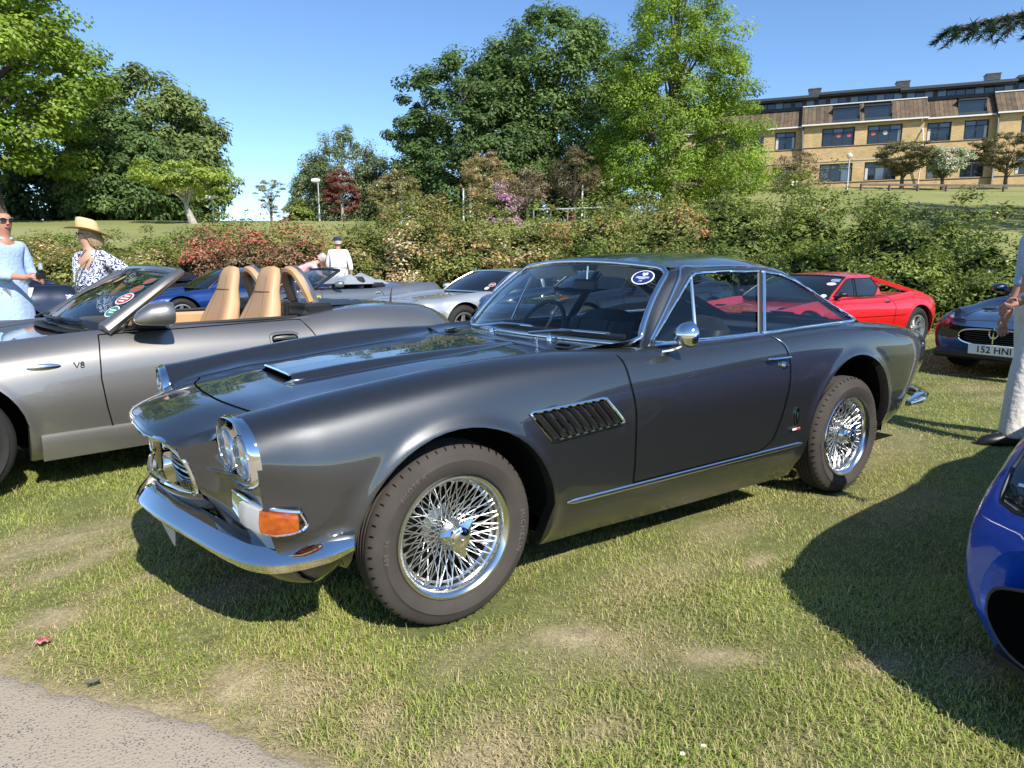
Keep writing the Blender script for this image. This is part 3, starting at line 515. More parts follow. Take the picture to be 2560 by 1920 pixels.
for a, b, y in secs:                      # wall of each section, with real openings
    xs = sorted({a, b} | {c for w in ups+lows for c in w[:2] if a < c < b}); mb = MB()
    for x0, x1 in zip(xs[:-1], xs[1:]):
        xm = (x0+x1)/2; cut = [z for z, wl in ((LZ, lows), (UZ, ups)) if any(w[0] < xm < w[1] for w in wl)]
        z = BZ-2.5
        for c0, c1 in cut: bx(mb, x0, x1, y, y+.3, z, c0); z = c1
        bx(mb, x0, x1, y, y+.3, z, 13.78)
    if y < 0: bx(mb, a-.002, a+.28, y+.3, .3, BZ-2.5, 13.78); bx(mb, b-.28, b+.002, y+.3, .3, BZ-2.5, 13.78)
    mb.build('wall', M_brick, bld, smooth=False)
    bx(MB(), a-.02, b+.02, y-.05, y+.1, 10.58, 10.70).build('string_course', M_conc, bld, smooth=False)
    bx(MB(), a-.02, b+.02, y-.03, y+.1, 11.80, 11.88).build('string_course', M_dkframe, bld, smooth=False)
    bx(MB(), a-.02, b+.02, y-.03, y+.1, 8.64, 8.72).build('string_course', M_dkframe, bld, smooth=False)
    bx(MB(), a-.25, b+.25, y-.42, y-.30, 13.74, 13.86).build('gutter', M_white, bld, smooth=False)
    bx(MB(), a-.25, b+.25, y-.30, y+.3, 13.78, 13.84).build('soffit', M_dkframe, bld, smooth=False)
    dorm = [d for d in ((6.15, 8.35), (8.7, 10.9), (16.0, 18.1), (22.5, 24.7)) if a < d[0] < b]
    mb = MB(); xs = [a-.25] + [q for d in dorm for q in d] + [b+.25]
    for x0, x1 in zip(xs[::2], xs[1::2]):
        P = [(x0, y-.38, 13.85-BZ), (x1, y-.38, 13.85-BZ), (x1, y+1.5, 15.75-BZ), (x0, y+1.5, 15.75-BZ), (x0, y+1.5, 13.85-BZ), (x1, y+1.5, 13.85-BZ)]
        nx, ny = max(2, int((x1-x0)/.5)), 9; G = np.array([[(x0+(x1-x0)*i/nx, y-.38+1.88*j/ny, 13.85-BZ+1.9*(j/ny)+.02*(j % 2)) for j in range(ny+1)] for i in range(nx+1)]); mb.grid(G)
        mb.add([P[0], P[3], P[4]], [(0, 1, 2)]); mb.add([P[1], P[2], P[5]], [(0, 1, 2)])
    if b < 30: mb.build('roof', M_tile, bld, angle=15)
    else: mb.build('roof', M_tile, bld, angle=15)
    bx(MB(), a-.25, b+.25, y+1.38, y+1.55, 15.76, 15.84).build('roof_flashing', M_white, bld, smooth=False)
    for d0, d1 in dorm:
        dm = bx(MB(), d0-.0, d1+.0, y+.55, y+1.5, 14.15, 14.25); bx(dm, d0, d1, y+.32, y+1.6, 15.22, 15.36); bx(dm, d0, d0+.12, y+.4, y+1.5, 14.0, 15.3); bx(dm, d1-.12, d1, y+.4, y+1.5, 14.0, 15.3)
        do = dm.build('dormer', M_dkframe, bld, smooth=False)
        bx(MB(), d0+.12, d1-.12, y+.5, y+.56, 14.25, 15.22).build('pane', M_gl, do, smooth=False); bx(MB(), d0, d1, y-.1, y+.55, 13.95, 14.15).build('sill', M_slab, do, smooth=False)
def window(w, z, k):
    x0, x1, n = w; y = yoff((x0+x1)/2)+.16; mb = MB(); f = .09
    bx(mb, x0, x1, y, y+.10, z[0], z[0]+f); bx(mb, x0, x1, y, y+.10, z[1]-f, z[1]); bx(mb, x0, x0+f, y, y+.10, z[0]+f, z[1]-f); bx(mb, x1-f, x1, y, y+.10, z[0]+f, z[1]-f)
    pw = (x1-x0-2*f)/n; tr = z[0]+(z[1]-z[0])*.70
    for i in range(1, n): bx(mb, x0+f+pw*i-.045, x0+f+pw*i+.045, y, y+.10, z[0]+f, z[1]-f)
    for i in range(n): bx(mb, x0+f+pw*i+.045, x0+f+pw*(i+1)-.045, y+.005, y+.095, tr, tr+.07)
    wo = mb.build('window', M_dkframe, bld, smooth=False)
    for i in range(n):
        a, b = x0+f+pw*i+.03, x0+f+pw*(i+1)-.03
        bx(MB(), a, b, y+.05, y+.06, z[0]+f-.02, tr+.02).build('pane', M_glp if (k+i) % 3 == 1 and z is LZ else M_gl, wo, smooth=False); bx(MB(), a, b, y+.05, y+.06, tr+.05, z[1]-f+.02).build('pane', M_glp if (k+i) % 2 else M_gl, wo, smooth=False)
    if k % 3 == 0: bx(MB(), x0+f, x0+f+.22, y+.035, y+.045, z[0]+f, tr).build('curtain', M_curt, wo, smooth=False)
    if k % 2 == 1: bx(MB(), x1-f-.2, x1-f, y+.035, y+.045, z[0]+f, tr).build('curtain', M_curt, wo, smooth=False)
for k, w in enumerate(ups): window(w, UZ, k)
for k, w in enumerate(lows): window(w, LZ, k+1)
M_rosette = pmat('red and white rosette', (.55, .12, .12), .8)
for xs_ in (6.75, 7.6, 9.55, 10.5):
    MB().lathe([(0, -.01), (.10, -.01), (.14, 0), (.19, 0), (.19, .01)], (xs_, yoff(xs_)+.19, 12.85-BZ), 1, 14).build('rosette', M_rosette if xs_ < 10 else M_curt, bld)
bx(MB(), -9, 34, 1.25, 1.40, 15.6, 16.5).build('clerestory_wall', M_dkframe, bld, smooth=False)
x = -8.8
while x < 33.5:
    bx(MB(), x, x+.62, 1.19, 1.24, 15.86, 16.38).build('clerestory_pane', M_glp if random.random() < .45 else M_gl, bld, smooth=False); x += .70
    if random.random() < .2: x += .3
for a, b, z in ((-9.2, 4.9, 16.52), (4.9, 11.5, 16.68), (11.5, 20.2, 16.50), (20.2, 34.2, 16.75)):
    bx(MB(), a, b, .55, 9., z, z+.22).build('flat_roof', M_slab, bld, smooth=False); bx(MB(), a+.05, b-.05, .7, 1.3, z-.14, z-.01).build('roof_soffit', M_dkframe, bld, smooth=False)
bx(MB(), -9, 34, 2.2, 9., BZ-2, 16.5).build('rear_block', M_dkframe, bld, smooth=False)
for xc in (4.55, 11.9, 18.8, 27):
    rv = bx(MB(), xc-.52, xc+.52, 2.4, 3.5, 16.7, 17.66).build('roof_vent', M_slab, bld, smooth=False)
    for i in range(9): MB().box((xc, 2.37, 16.78-BZ+i*.10), (1.02, .07, .035), rotm('X', .5)).build('louvre', M_vent, rv, smooth=False)
    bx(MB(), xc-.58, xc+.58, 2.3, 3.56, 17.66, 17.74).build('vent_cap', M_vent, rv, smooth=False)
for xc in (3.7, 13.3, 18.8): MB().tube(spl([(xc-.1, yoff(xc)-.30, 13.75-BZ), (xc+.02, yoff(xc+.3)-.18, 13.35-BZ), (xc+.05, min(yoff(xc+.3), yoff(xc-.4))-.08, 12.9-BZ), (xc+.05, min(yoff(xc+.3), yoff(xc-.4))-.08, .1)], 14), .06, 7).build('downpipe', M_white if xc == 13.3 else M_vent, bld)

# rail fence along the lawn
M_wood = pmat('weathered timber', (.17, .13, .10), .9, var=(8, (.09, .07, .055), .8))
rf = empty('rail_fence', (0, 0, 0), 0, 'low dark timber rail fence along the lawn under the building', 'fence')
rp = []
for i in range(9):
    u_ = 25.5+i*2.0; v_ = 52.-i*.12; x, y = LW(u_, v_); z = float(ground_uv(np.array(u_), np.array(v_))); rp.append((float(x), float(y), z+.42))
    MB().box((x, y, z+.15), (.14, .14, .62), bev=.01).build('post', M_wood, rf)
for i in range(8):
    a, b = Vector(rp[i]), Vector(rp[i+1]); c = (a+b)/2; d = b-a
    MB().box(c, (d.length+.02, .12, .15), d.to_track_quat('X', 'Z').to_matrix()).build('rail', M_wood, rf)

# lamp posts and stakes on the hill
M_pole = pmat('galvanised pole', (.42, .44, .44), .5, metal=.3)
M_lampw = pmat('lamp housing', (.75, .75, .73), .4)
def lamp_post(u, v, ztop, label, head=1):
    x, y = LW(u, v); z = float(ground_uv(np.array(u), np.array(v)))-.05; o = empty('lamp_post', (float(x), float(y), z), -YAW, label, 'lamp post'); H = ztop-z
    MB().lathe([(.07, 0), (.07, .6), (.05, .65), (.04, H), (0, H)], axis=2, n=10).build('pole', M_pole, o)
    if head: MB().lathe([(0, -.30), (.10, -.28), (.14, -.1), (.13, .1), (.08, .24), (0, .27)], (-.12, 0, H+.04), 0, 12).build('lamp_head', M_lampw, o)
    else: MB().lathe([(.05, 0), (.17, .08), (.17, .22), (.06, .32), (0, .33)], (0, 0, H), 2, 14).build('lamp_head', M_lampw, o)
lamp_post(-12.25, 45, 6.5, 'slim lamp post with white hooded head beside the red maple')
lamp_post(22.6, 48, 8.35, 'slim grey lamp post with round top standing before the building', 0)
lamp_post(-16.9, 40, 5.0, 'short pale lamp post beside the forked maple trunk')
for i, (u_, v_, zt_, lb) in enumerate(((-2.45, 41.5, 5.95, 'taller white tree stake beside the tan small tree'), (-2.85, 41.5, 5.7, 'shorter white tree stake beside the tan small tree'), (4.1, 41.5, 5.9, 'white tree stake beside the dark brown small tree'))):
    x, y = LW(u_, v_); z = float(ground_uv(np.array(u_), np.array(v_))); tag(MB().tube([(x, y, z-.1), (x+.02, y, zt_)], .05, 7).build('tree_stake', M_lampw), lb, 'stake')
# a pale guard rail on the crest
gr = empty('guard_rail', (0, 0, 0), 0, 'low white guard rail on the crest behind the shrubs', 'railing')
pts = []
for i in range(5):
    x, y = LW(1.2+i*.95, 39.5); z = float(ground_uv(np.array(1.2+i*.95), np.array(39.5))); pts.append((x, y, z+.72)); MB().box((x, y, z+.35), (.06, .06, .75)).build('post', M_vent, gr)
MB().tube(pts, .05, 6).build('rail', M_vent, gr)
# far house with chimneys
M_redb = pmat('red brick', (.33, .14, .09), .9, var=(9, (.22, .10, .07), .8)); M_greyt = pmat('grey roof', (.22, .21, .20), .9)
x, y = LW(12.9, 95); ho = empty('far_house', (float(x), float(y), 3.0), -YAW, 'far house roof with brick chimneys beyond the crest', 'house')
MB().box((0, 0, 2.2), (6., 5, 4.6)).build('wall', M_redb, ho, smooth=False)
rfo = MB().add([(-3.3, -2.8, 4.4), (3.3, -2.8, 4.4), (3.3, 2.8, 4.4), (-3.3, 2.8, 4.4), (-2, 0, 7.0), (2.0, 0, 7.0)], [(0, 1, 5, 4), (1, 2, 5), (2, 3, 4, 5), (3, 0, 4), (0, 3, 2, 1)]).build('roof', M_greyt, ho, smooth=False)
for cx, h in ((-.9, 8.6), (.9, 8.0)):
    c = MB().box((cx, -.4, 6.6), (.85, .7, 2*(h-6.6)), bev=.03).build('chimney', M_conc, rfo, smooth=False)
    for dx in (-.22, .2): MB().lathe([(.12, 0), (.14, .4), (.11, .55), (0, .55)], (cx+dx, -.4, h), 2, 9).build('chimney_pot', M_redb, c)

# cedar: its trunk is out of the frame, one drooping bough reaches in
def cedar():
    r = np.random.default_rng(77); tu, tv = 14.5, 13.0; x, y = LW(tu, tv); z0 = float(ground_uv(np.array(tu), np.array(tv)))
    o = empty('cedar_tree', (float(x), float(y), z0), -YAW, 'dark drooping cedar bough reaching into the sky beside the building', 'tree')
    mb = MB(); mb.tube([(0, 0, -.2), (.1, 0, 4), (0, .1, 10), (0, 0, 15)], [.5, .42, .28, .05], 12); Vs = []; Cs = []
    for (end, h0, spread) in (((-8.5, -3.0, 4.42-z0), 5.4, 1.15), ((-6.4, -3.6, 5.9-z0), 7., 1.2), ((2, -4.5, 7.4), 7.6, 1.5), ((4.5, 1, 8.5), 8.6, 1.5), ((-3.5, 4, 9.5), 9.2, 1.5), ((1, 4.5, 6.), 6.6, 1.5), ((-2.2, -3, 11.), 10.8, 1.3)):
        e = np.array(end, float); a = np.array((0, 0, h0)); br = spl([a, a*.5+e*.5+np.array((0, 0, .5)), e], 30); mb.tube(br, np.linspace(.11, .012, 30), 6)
        for k in range(8, 30):
            for sgn in (-1, 1):
                for rep in range(2 if end[0] < -8 else 1):
                    L = spread*(1.15-k/34)*(.45+.7*r.random())*(.75 if k > 24 else .9); tdir = br[min(k+1, 29)]-br[k-1]; tdir /= np.linalg.norm(tdir); sd = np.cross(tdir, (0, 0, 1.)); q = unit(tdir*.8+sgn*sd*(.6+.4*r.random())+np.array((0, 0, -.12)))
                    tw = np.array([br[k]+q*L*s+np.array((0, 0, -.55*L*s*s)) for s in np.linspace(0, 1, 6)]); mb.tube(tw, np.linspace(.010, .003, 6), 4)
                    nn = int(330*L+40) if end[0] < -8 else int(60*L+10); s = r.random(nn); base = np.stack([np.interp(s, np.linspace(0, 1, 6), tw[:, j]) for j in range(3)], 1); dd = unit(r.normal(size=(nn, 3))*np.array((1, 1, .5))+q*.8+np.array((0, 0, -.35))); ln = .06+.07*r.random(nn)
                    w = unit(np.cross(dd, r.normal(size=(nn, 3))))*.007; Vs.append(np.stack([base-w, base+w, base+dd*ln[:, None]+w*.3, base+dd*ln[:, None]-w*.3], 1).reshape(-1, 3)); Cs.append(np.repeat(np.array((.035, .062, .035))*(.6+.8*r.random(nn))[:, None], 4, 0))
    V = np.vstack(Vs); npmesh('needles', V, np.arange(len(V)).reshape(-1, 4), M_leaf, o, tint=np.vstack(Cs)); mb.build('trunk', M_bark, o)
cedar()
# ------------------------------------------------------------------ shared car materials and builders
M_chrome = pmat('chrome', (.80, .80, .79), .045, metal=1.)
M_alloy = pmat('polished alloy', (.62, .63, .63), .22, metal=1.)
M_alloys = pmat('silver painted wheel', (.50, .51, .52), .32, metal=.8, coat=.4)
M_tyre = pmat('tyre rubber', (.046, .039, .034), .78, spec=.25, var=(7, (.072, .061, .051), .7), bump=(90, .15, .002))
M_tyred = pmat('tyre rubber dark', (.022, .021, .020), .75, spec=.3)
M_letter = pmat('moulded rubber letters', (.105, .092, .080), .7)
M_black = pmat('black trim', (.012, .012, .013), .42)
M_well = pmat('wheel well', (.008, .008, .008), .95, spec=.1)
M_gap = pmat('panel gap', (.004, .004, .004), .9, spec=.0)
M_glass = glassmat('car glass', (.80, .86, .86))
M_glassd = glassmat('tinted car glass', (.34, .40, .40))
M_lens = glassmat('lamp lens', (.93, .94, .94), .02)
M_amber = pmat('amber lens', (.55, .125, .006), .12, spec=.7, trans=.3, var=(45, (.30, .04, .004), .8))
M_red = pmat('red lens', (.55, .01, .012), .12, spec=.6)
M_clear = pmat('frosted lens', (.42, .42, .41), .2, spec=.6)
M_reflector = pmat('lamp reflector', (.75, .76, .76), .12, metal=1.)
M_leather_b = pmat('black leather', (.018, .017, .017), .5)
M_leather_t = pmat('tan leather', (.50, .305, .155), .55, bump=(160, .12, .002))
M_plate_w = pmat('white number plate', (.75, .75, .73), .35)
M_ink = pmat('black lettering', (.006, .006, .006), .4)
M_carpet = pmat('dark carpet', (.02, .02, .02), .95)
class Net:
    """half body (y>=0): stations of control points; columns by x, rows by section; wheel arches cut the lower edge"""
    def __init__(s, T, P, jsh, arches, sill=None, flare=.012, planar=(-9, 9)):
        s.T = np.array(T, float); s.P = np.array(P, float); s.js = jsh; s.arch = arches; s.flare = flare; s.planar = planar
    def dense(s, t, m=40):
        K = np.stack([crv(s.T, s.P[:, j], np.array([t]))[0] for j in range(s.P.shape[1])])
        if s.planar[0] <= t <= s.planar[1]: K[:, 0] = t
        J = len(K); c = np.r_[0, np.cumsum(np.sqrt(np.linalg.norm(np.diff(K, axis=0), axis=1))+1e-6)]
        q = np.concatenate([np.linspace(c[i], c[i+1], m, endpoint=False) for i in range(J-1)]+[[c[-1]]]); return crv(c, K, q)
    def fl(s, P):
        P = P.copy()
        for (ax, az, ar) in s.arch:
            d = np.hypot(P[:, 0]-ax, P[:, 2]-az)-ar; w = np.exp(-(np.clip(d, 0, 1)/.028)**2)*(P[:, 2] > az-.12)*(P[:, 2] < az+ar+.12)*(d > -.03); P[:, 1] += s.flare*w
        return P
    def section(s, t, m=40, cut=True):
        D = s.dense(t, m); k0 = s.js*m; top, side = D[:k0+1], D[k0:]; zb = None
        for (ax, az, ar) in s.arch:
            if cut and abs(t-ax) < ar: zb = az+math.sqrt(ar*ar-(t-ax)**2)
        if zb is not None and (side[:, 2] < zb).any():
            k = np.argmax(side[:, 2] < zb)
            if k > 0:
                f = (side[k-1, 2]-zb)/(side[k-1, 2]-side[k, 2]+1e-9); e = side[k-1]+(side[k]-side[k-1])*f; side = np.vstack([side[:k], e])
        return top, side
    def grid(s, X, ntop, nside, m=40):
        G = np.zeros((len(X), ntop+nside, 3)); N = np.zeros_like(G); per = ntop//s.js; k0 = s.js*m
        qt = np.concatenate([j*m+np.arange(per)*m/per for j in range(s.js)])
        def at(D, q): i = np.clip(np.floor(q).astype(int), 0, len(D)-2); f = (q-i)[:, None]; return D[i]*(1-f)+D[i+1]*f
        for i, t in enumerate(X):
            _, b = s.section(t, m); c = np.r_[0, np.cumsum(np.linalg.norm(np.diff(b, axis=0), axis=1))]; zA = max(a[1]+a[2] for a in s.arch)+.03; kA = int(np.argmax(b[:, 2] < zA)) if (b[:, 2] < zA).any() else len(b)//3; cA = c[max(kA, 2)]; nA = nside//2; w = np.r_[np.linspace(0, cA, nA), np.linspace(cA, c[-1], nside-nA+1)[1:]]
            full = s.dense(t, m); qb = np.interp(w, c, np.r_[np.arange(len(b)-1), np.nan]) if False else None
            # parameter of each row on the uncut section
            fs = full[k0:]; cf = np.r_[0, np.cumsum(np.linalg.norm(np.diff(fs, axis=0), axis=1))]; qs = k0+np.interp(w, cf, np.arange(len(fs)))
            q = np.r_[qt, qs]; P = s.fl(at(full, q)); G[i] = P
            h = .004; ta, tb = max(t-h, s.T[0]), min(t+h, s.T[-1]); A = s.fl(at(s.dense(ta, m), q)); B = s.fl(at(s.dense(tb, m), q)); du = (B-A)
            J = len(full)-1; dv = s.fl(at(full, np.clip(q+.8, 0, J)))-s.fl(at(full, np.clip(q-.8, 0, J))); n = np.cross(du, dv); n /= np.linalg.norm(n, axis=1)[:, None]+1e-12; N[i] = n
        if N[len(X)//2, ntop+nside-4, 1] < 0: N = -N
        s.G = G; s.N = N; s.X = np.array(X); return G
    def side_y(s, x, z):
        x = np.atleast_1d(np.asarray(x, float)); z = np.atleast_1d(np.asarray(z, float)); out = []
        for a, b in zip(x, z):
            _, sd = s.section(a, cut=False); o = np.argsort(sd[:, 2]); out.append(np.interp(b, sd[o, 2], sd[o, 1]))
        return np.array(out)
    def side_line(s, xz, off=.002):
        xz = np.asarray(xz, float); y = s.side_y(xz[:, 0], xz[:, 1]); return np.stack([xz[:, 0], y+off, xz[:, 1]], 1)
def gnormals(G):
    du = np.gradient(G, axis=0); dv = np.gradient(G, axis=1); n = np.cross(du, dv); l = np.linalg.norm(n, axis=-1)[..., None]; n = np.where(l > 1e-12, n/np.maximum(l, 1e-12), np.array((0, 0, 1.)))
    return n
def split_grid(G, regions, N, parent):
    """G half-body grid; regions: list of (name, boolean face mask (nu-1,nv-1), side) ; faces shared out with the common normals kept"""
    if N is None:
        N = gnormals(G)
        if N[G.shape[0]//2, G.shape[1]-4][1] < 0: N = -N
    nu, nv = G.shape[:2]; ix = np.arange(nu*nv).reshape(nu, nv); q = np.stack([ix[:-1, :-1], ix[:-1, 1:], ix[1:, 1:], ix[1:, :-1]], -1)
    out = []
    for name, mask, mode, mat in regions:
        F = q[mask]
        if not len(F): continue
        for sg in ((1, -1) if mode == 'each' else (0,)):
            V = G.reshape(-1, 3); NN = N.reshape(-1, 3); used, inv = np.unique(F, return_inverse=True); f = inv.reshape(F.shape); v = V[used]; n = NN[used]
            if sg == 0: v = np.vstack([v, v*(1, -1, 1)]); n = np.vstack([n, n*(1, -1, 1)]); f = np.vstack([f, f[:, ::-1]+len(used)])
            elif sg == -1: v = v*(1, -1, 1); n = n*(1, -1, 1); f = f[:, ::-1]
            me = bpy.data.meshes.new(name); me.from_pydata(v.tolist(), [], f.tolist()); me.shade_smooth()
            # orient with the normals
            p0 = me.polygons[len(me.polygons)//2]
            if np.dot(np.array(p0.normal), n[p0.vertices[0]]) < 0: me.flip_normals()
            me.normals_split_custom_set_from_vertices(n.tolist()); me.materials.append(mat); out.append(link(name, me, None, parent))
    return out
def ribbon(P, Nn, w, off=.0015):
    """flat ribbon of width w along P, lying on the surface with normals Nn"""
    P = np.asarray(P, float); T = unit(np.gradient(P, axis=0)); s = unit(np.cross(T, Nn)); return np.stack([P+Nn*off-s*w/2, P+Nn*off+s*w/2], 1)
def wheel_ring(mb, R, r, y0, y1, c, n=48):
    return mb.lathe([(r, y0), (R, y0), (R, y1), (r, y1)], c, 1, n)
def tyre_mesh(R, r, w, tread=True, n=72):
    """tyre centred on the origin, axle along y"""
    sw = w/2; bul = .022; mb = MB()
    prof = [(r-.012, -sw*.72), (r, -sw*.80), (r+.012, -sw*.93), (r+(R-r)*.30, -sw*1.04-bul*.2), (r+(R-r)*.52, -sw*1.08-bul*.25), (R-.045, -sw*1.02-bul*.12), (R-.041, -sw*1.0-bul*.14), (R-.037, -sw*1.0-bul*.05), (R-.024, -sw*.95), (R-.010, -sw*.84), (R-.002, -sw*.66)]
    cen = []
    for k in (-.42, -.14, .14, .42): cen += [(R, sw*(k-.09)), (R-.007, sw*(k-.08)), (R-.007, sw*(k+.08)), (R, sw*(k+.09))]
    prof = prof+cen+[(a, -b) for a, b in reversed(prof)]
    mb.lathe(prof, axis=1, n=n)
    return mb
def five_spoke(name, parent, x, y, R, r, w, rim_m, out=-1, spokes=5, n=48, tyre=None, style='five', lug=True):
    """road wheel with alloy rim at (x,y,R) ; out=-1: the outer face looks to -y"""
    o = bpy.data.objects.new(name, None); COL.objects.link(o); o.parent = parent; o.location = (x, y, R-.008); o.empty_display_size = .1
    tyre_mesh(R, r, w, n=n).build('tyre', tyre or M_tyred, o, angle=50)
    s = out*w/2
    mb = MB(); mb.lathe([(r+.006, s*.86), (r+.003, s*.98), (r-.012, s*.99), (r-.02, s*.86), (r-.035, s*.1), (r-.03, -s*.9)], axis=1, n=n); hub = .055
    for k in range(spokes):
        a = 2*PI*k/spokes+.3; d = np.array((math.cos(a), 0, math.sin(a))); t = np.array((-math.sin(a), 0, math.cos(a))); wi, wo = (.052, .030) if style == 'five' else (.022, .016)
        if style == 'wide': wi, wo = .055, .055
        L = []
        for q, ww, yy in ((hub*.6, wi, .70), ((r)*.55, (wi+wo)/2*.85, .74), (r-.018, wo*1.1, .84)):
            L.append([d*q-t*ww+np.array((0, s*yy-out*.02, 0)), d*q-t*ww*.6+np.array((0, s*yy, 0)), d*q+t*ww*.6+np.array((0, s*yy, 0)), d*q+t*ww+np.array((0, s*yy-out*.02, 0))])
        mb.grid(np.array(L))
    mb.lathe([(0, s*.80), (hub*.75, s*.78), (hub, s*.70), (hub*1.05, s*.4)], axis=1, n=24); mb.build('rim', rim_m, o, angle=35)
    MB().lathe([(0, s*.1), (r-.04, s*.1)], axis=1, n=24).build('brake_disc', M_well, o); MB().lathe([(0, s*.835), (.024, s*.82), (.028, s*.77)], axis=1, n=16).build('centre_cap', M_alloy, o)
    return o
def seat(parent, loc, mat, h=.62, w=.50, headrest=True, name='seat', tall=False):
    """front seat facing -x, its backrest leaning back; local z from the floor"""
    o = bpy.data.objects.new(name, None); COL.objects.link(o); o.parent = parent; o.location = loc; o.empty_display_size = .1
    n = 15; G = []
    for i, (x, z, ww, th) in enumerate(((.02, .0, .80, .06), (.05, .16, .96, .085), (.10, .32, 1.0, .085), (.15, .46, .95, .075), (.185, .57, .78, .065), (.21, .68, .56, .055), (.235, .79, .50, .05), (.25, .845, .40, .035), (.255, .86, .15, .012)) if tall else ((.02, .0, .8, .06), (.05, .16, .96, .08), (.10, .34, 1., .08), (.16, .50, .95, .07), (.19, h-.06, .85, .055), (.205, h-.01, .6, .03), (.21, h, .2, .012))):
        a = np.linspace(0, 2*PI, n*2, endpoint=False); ca, sa = np.cos(a), np.sin(a); e = .55
        yy = np.sign(ca)*np.abs(ca)**e*w/2*ww; xx = np.sign(sa)*np.abs(sa)**.8*th; bol = .028*np.clip((np.abs(yy)/(w/2)-.45)/.4, 0, 1)*(xx < 0)
        G.append(np.stack([x+xx-bol, yy, np.full(n*2, z)], 1))
    MB().grid(np.array(G), cv=True).fan(G[0]).fan(G[-1]).build('backrest', mat, o, angle=60)
    gg = np.array(G); fr = [int(np.argmin(np.abs(gg[2][:, 1]-yq)+10*(gg[2][:, 0] > .10))) for yq in (-w*.24, w*.24)]
    for q in fr: MB().tube(gg[1:-2, q]+np.array((-.001, 0, 0)), .004, 5).build('seam', M_carpet if mat is M_leather_b else pmat('leather seam', (.26, .14, .06), .6), o)
    if tall: MB().tube(gg[5, 18:28]+np.array((-.002, 0, 0)), .004, 5).build('seam', pmat('leather seam', (.26, .14, .06), .6), o)
    MB().box((-.22, 0, .02), (.52, w*.96, .15), rotm('Y', .12), bev=.05).build('cushion', mat, o, angle=60)
    return o
def steering_wheel(parent, loc, r=.19, tilt=1.05, mat=None, name='steering_wheel'):
    o = bpy.data.objects.new(name, None); COL.objects.link(o); o.parent = parent; o.location = loc; o.rotation_euler = (0, -tilt, 0); o.empty_display_size = .1
    a = np.linspace(0, 2*PI, 40, endpoint=False); MB().tube(np.stack([np.cos(a)*r, np.sin(a)*r, 0*a], 1), .012, 8, closed=True).build('rim', mat or M_black, o)
    mb = MB()
    for k in (-.4, PI/2+.9, PI*1.5-.9+.8): mb.tube([(0, 0, -.03), (math.cos(k)*r*.95, math.sin(k)*r*.95, 0)], .008, 6)
    mb.lathe([(0, -.02), (.045, -.025), (.05, -.05)], axis=2, n=16); mb.build('spokes', M_alloy, o); return o
def trident(s, t=.004):
    """three-pronged emblem in the y-z plane, s tall"""
    mb = MB()
    mb.box((0, 0, -.22*s), (t, .07*s, .56*s)); mb.box((0, 0, .28*s), (t, .05*s, .46*s))
    mb.add([(0, -.08*s, .38*s), (0, .08*s, .38*s), (0, 0, .56*s), (-t, -.08*s, .38*s), (-t, .08*s, .38*s), (-t, 0, .56*s)], [(0, 1, 2), (5, 4, 3), (0, 3, 4, 1), (1, 4, 5, 2), (2, 5, 3, 0)])
    for q in (-1, 1):
        mb.tube([(0, 0, -.10*s), (0, q*.18*s, -.04*s), (0, q*.27*s, .10*s), (0, q*.24*s, .30*s)], [.045*s, .04*s, .038*s, .03*s], 6)
        mb.add([(0, q*.16*s, .26*s), (0, q*.34*s, .30*s), (0, q*.20*s, .46*s), (-t, q*.16*s, .26*s), (-t, q*.34*s, .30*s), (-t, q*.20*s, .46*s)], [(0, 1, 2), (5, 4, 3), (0, 3, 4, 1), (1, 4, 5, 2), (2, 5, 3, 0)])
    mb.box((0, 0, -.12*s), (t, .34*s, .05*s)); return mb
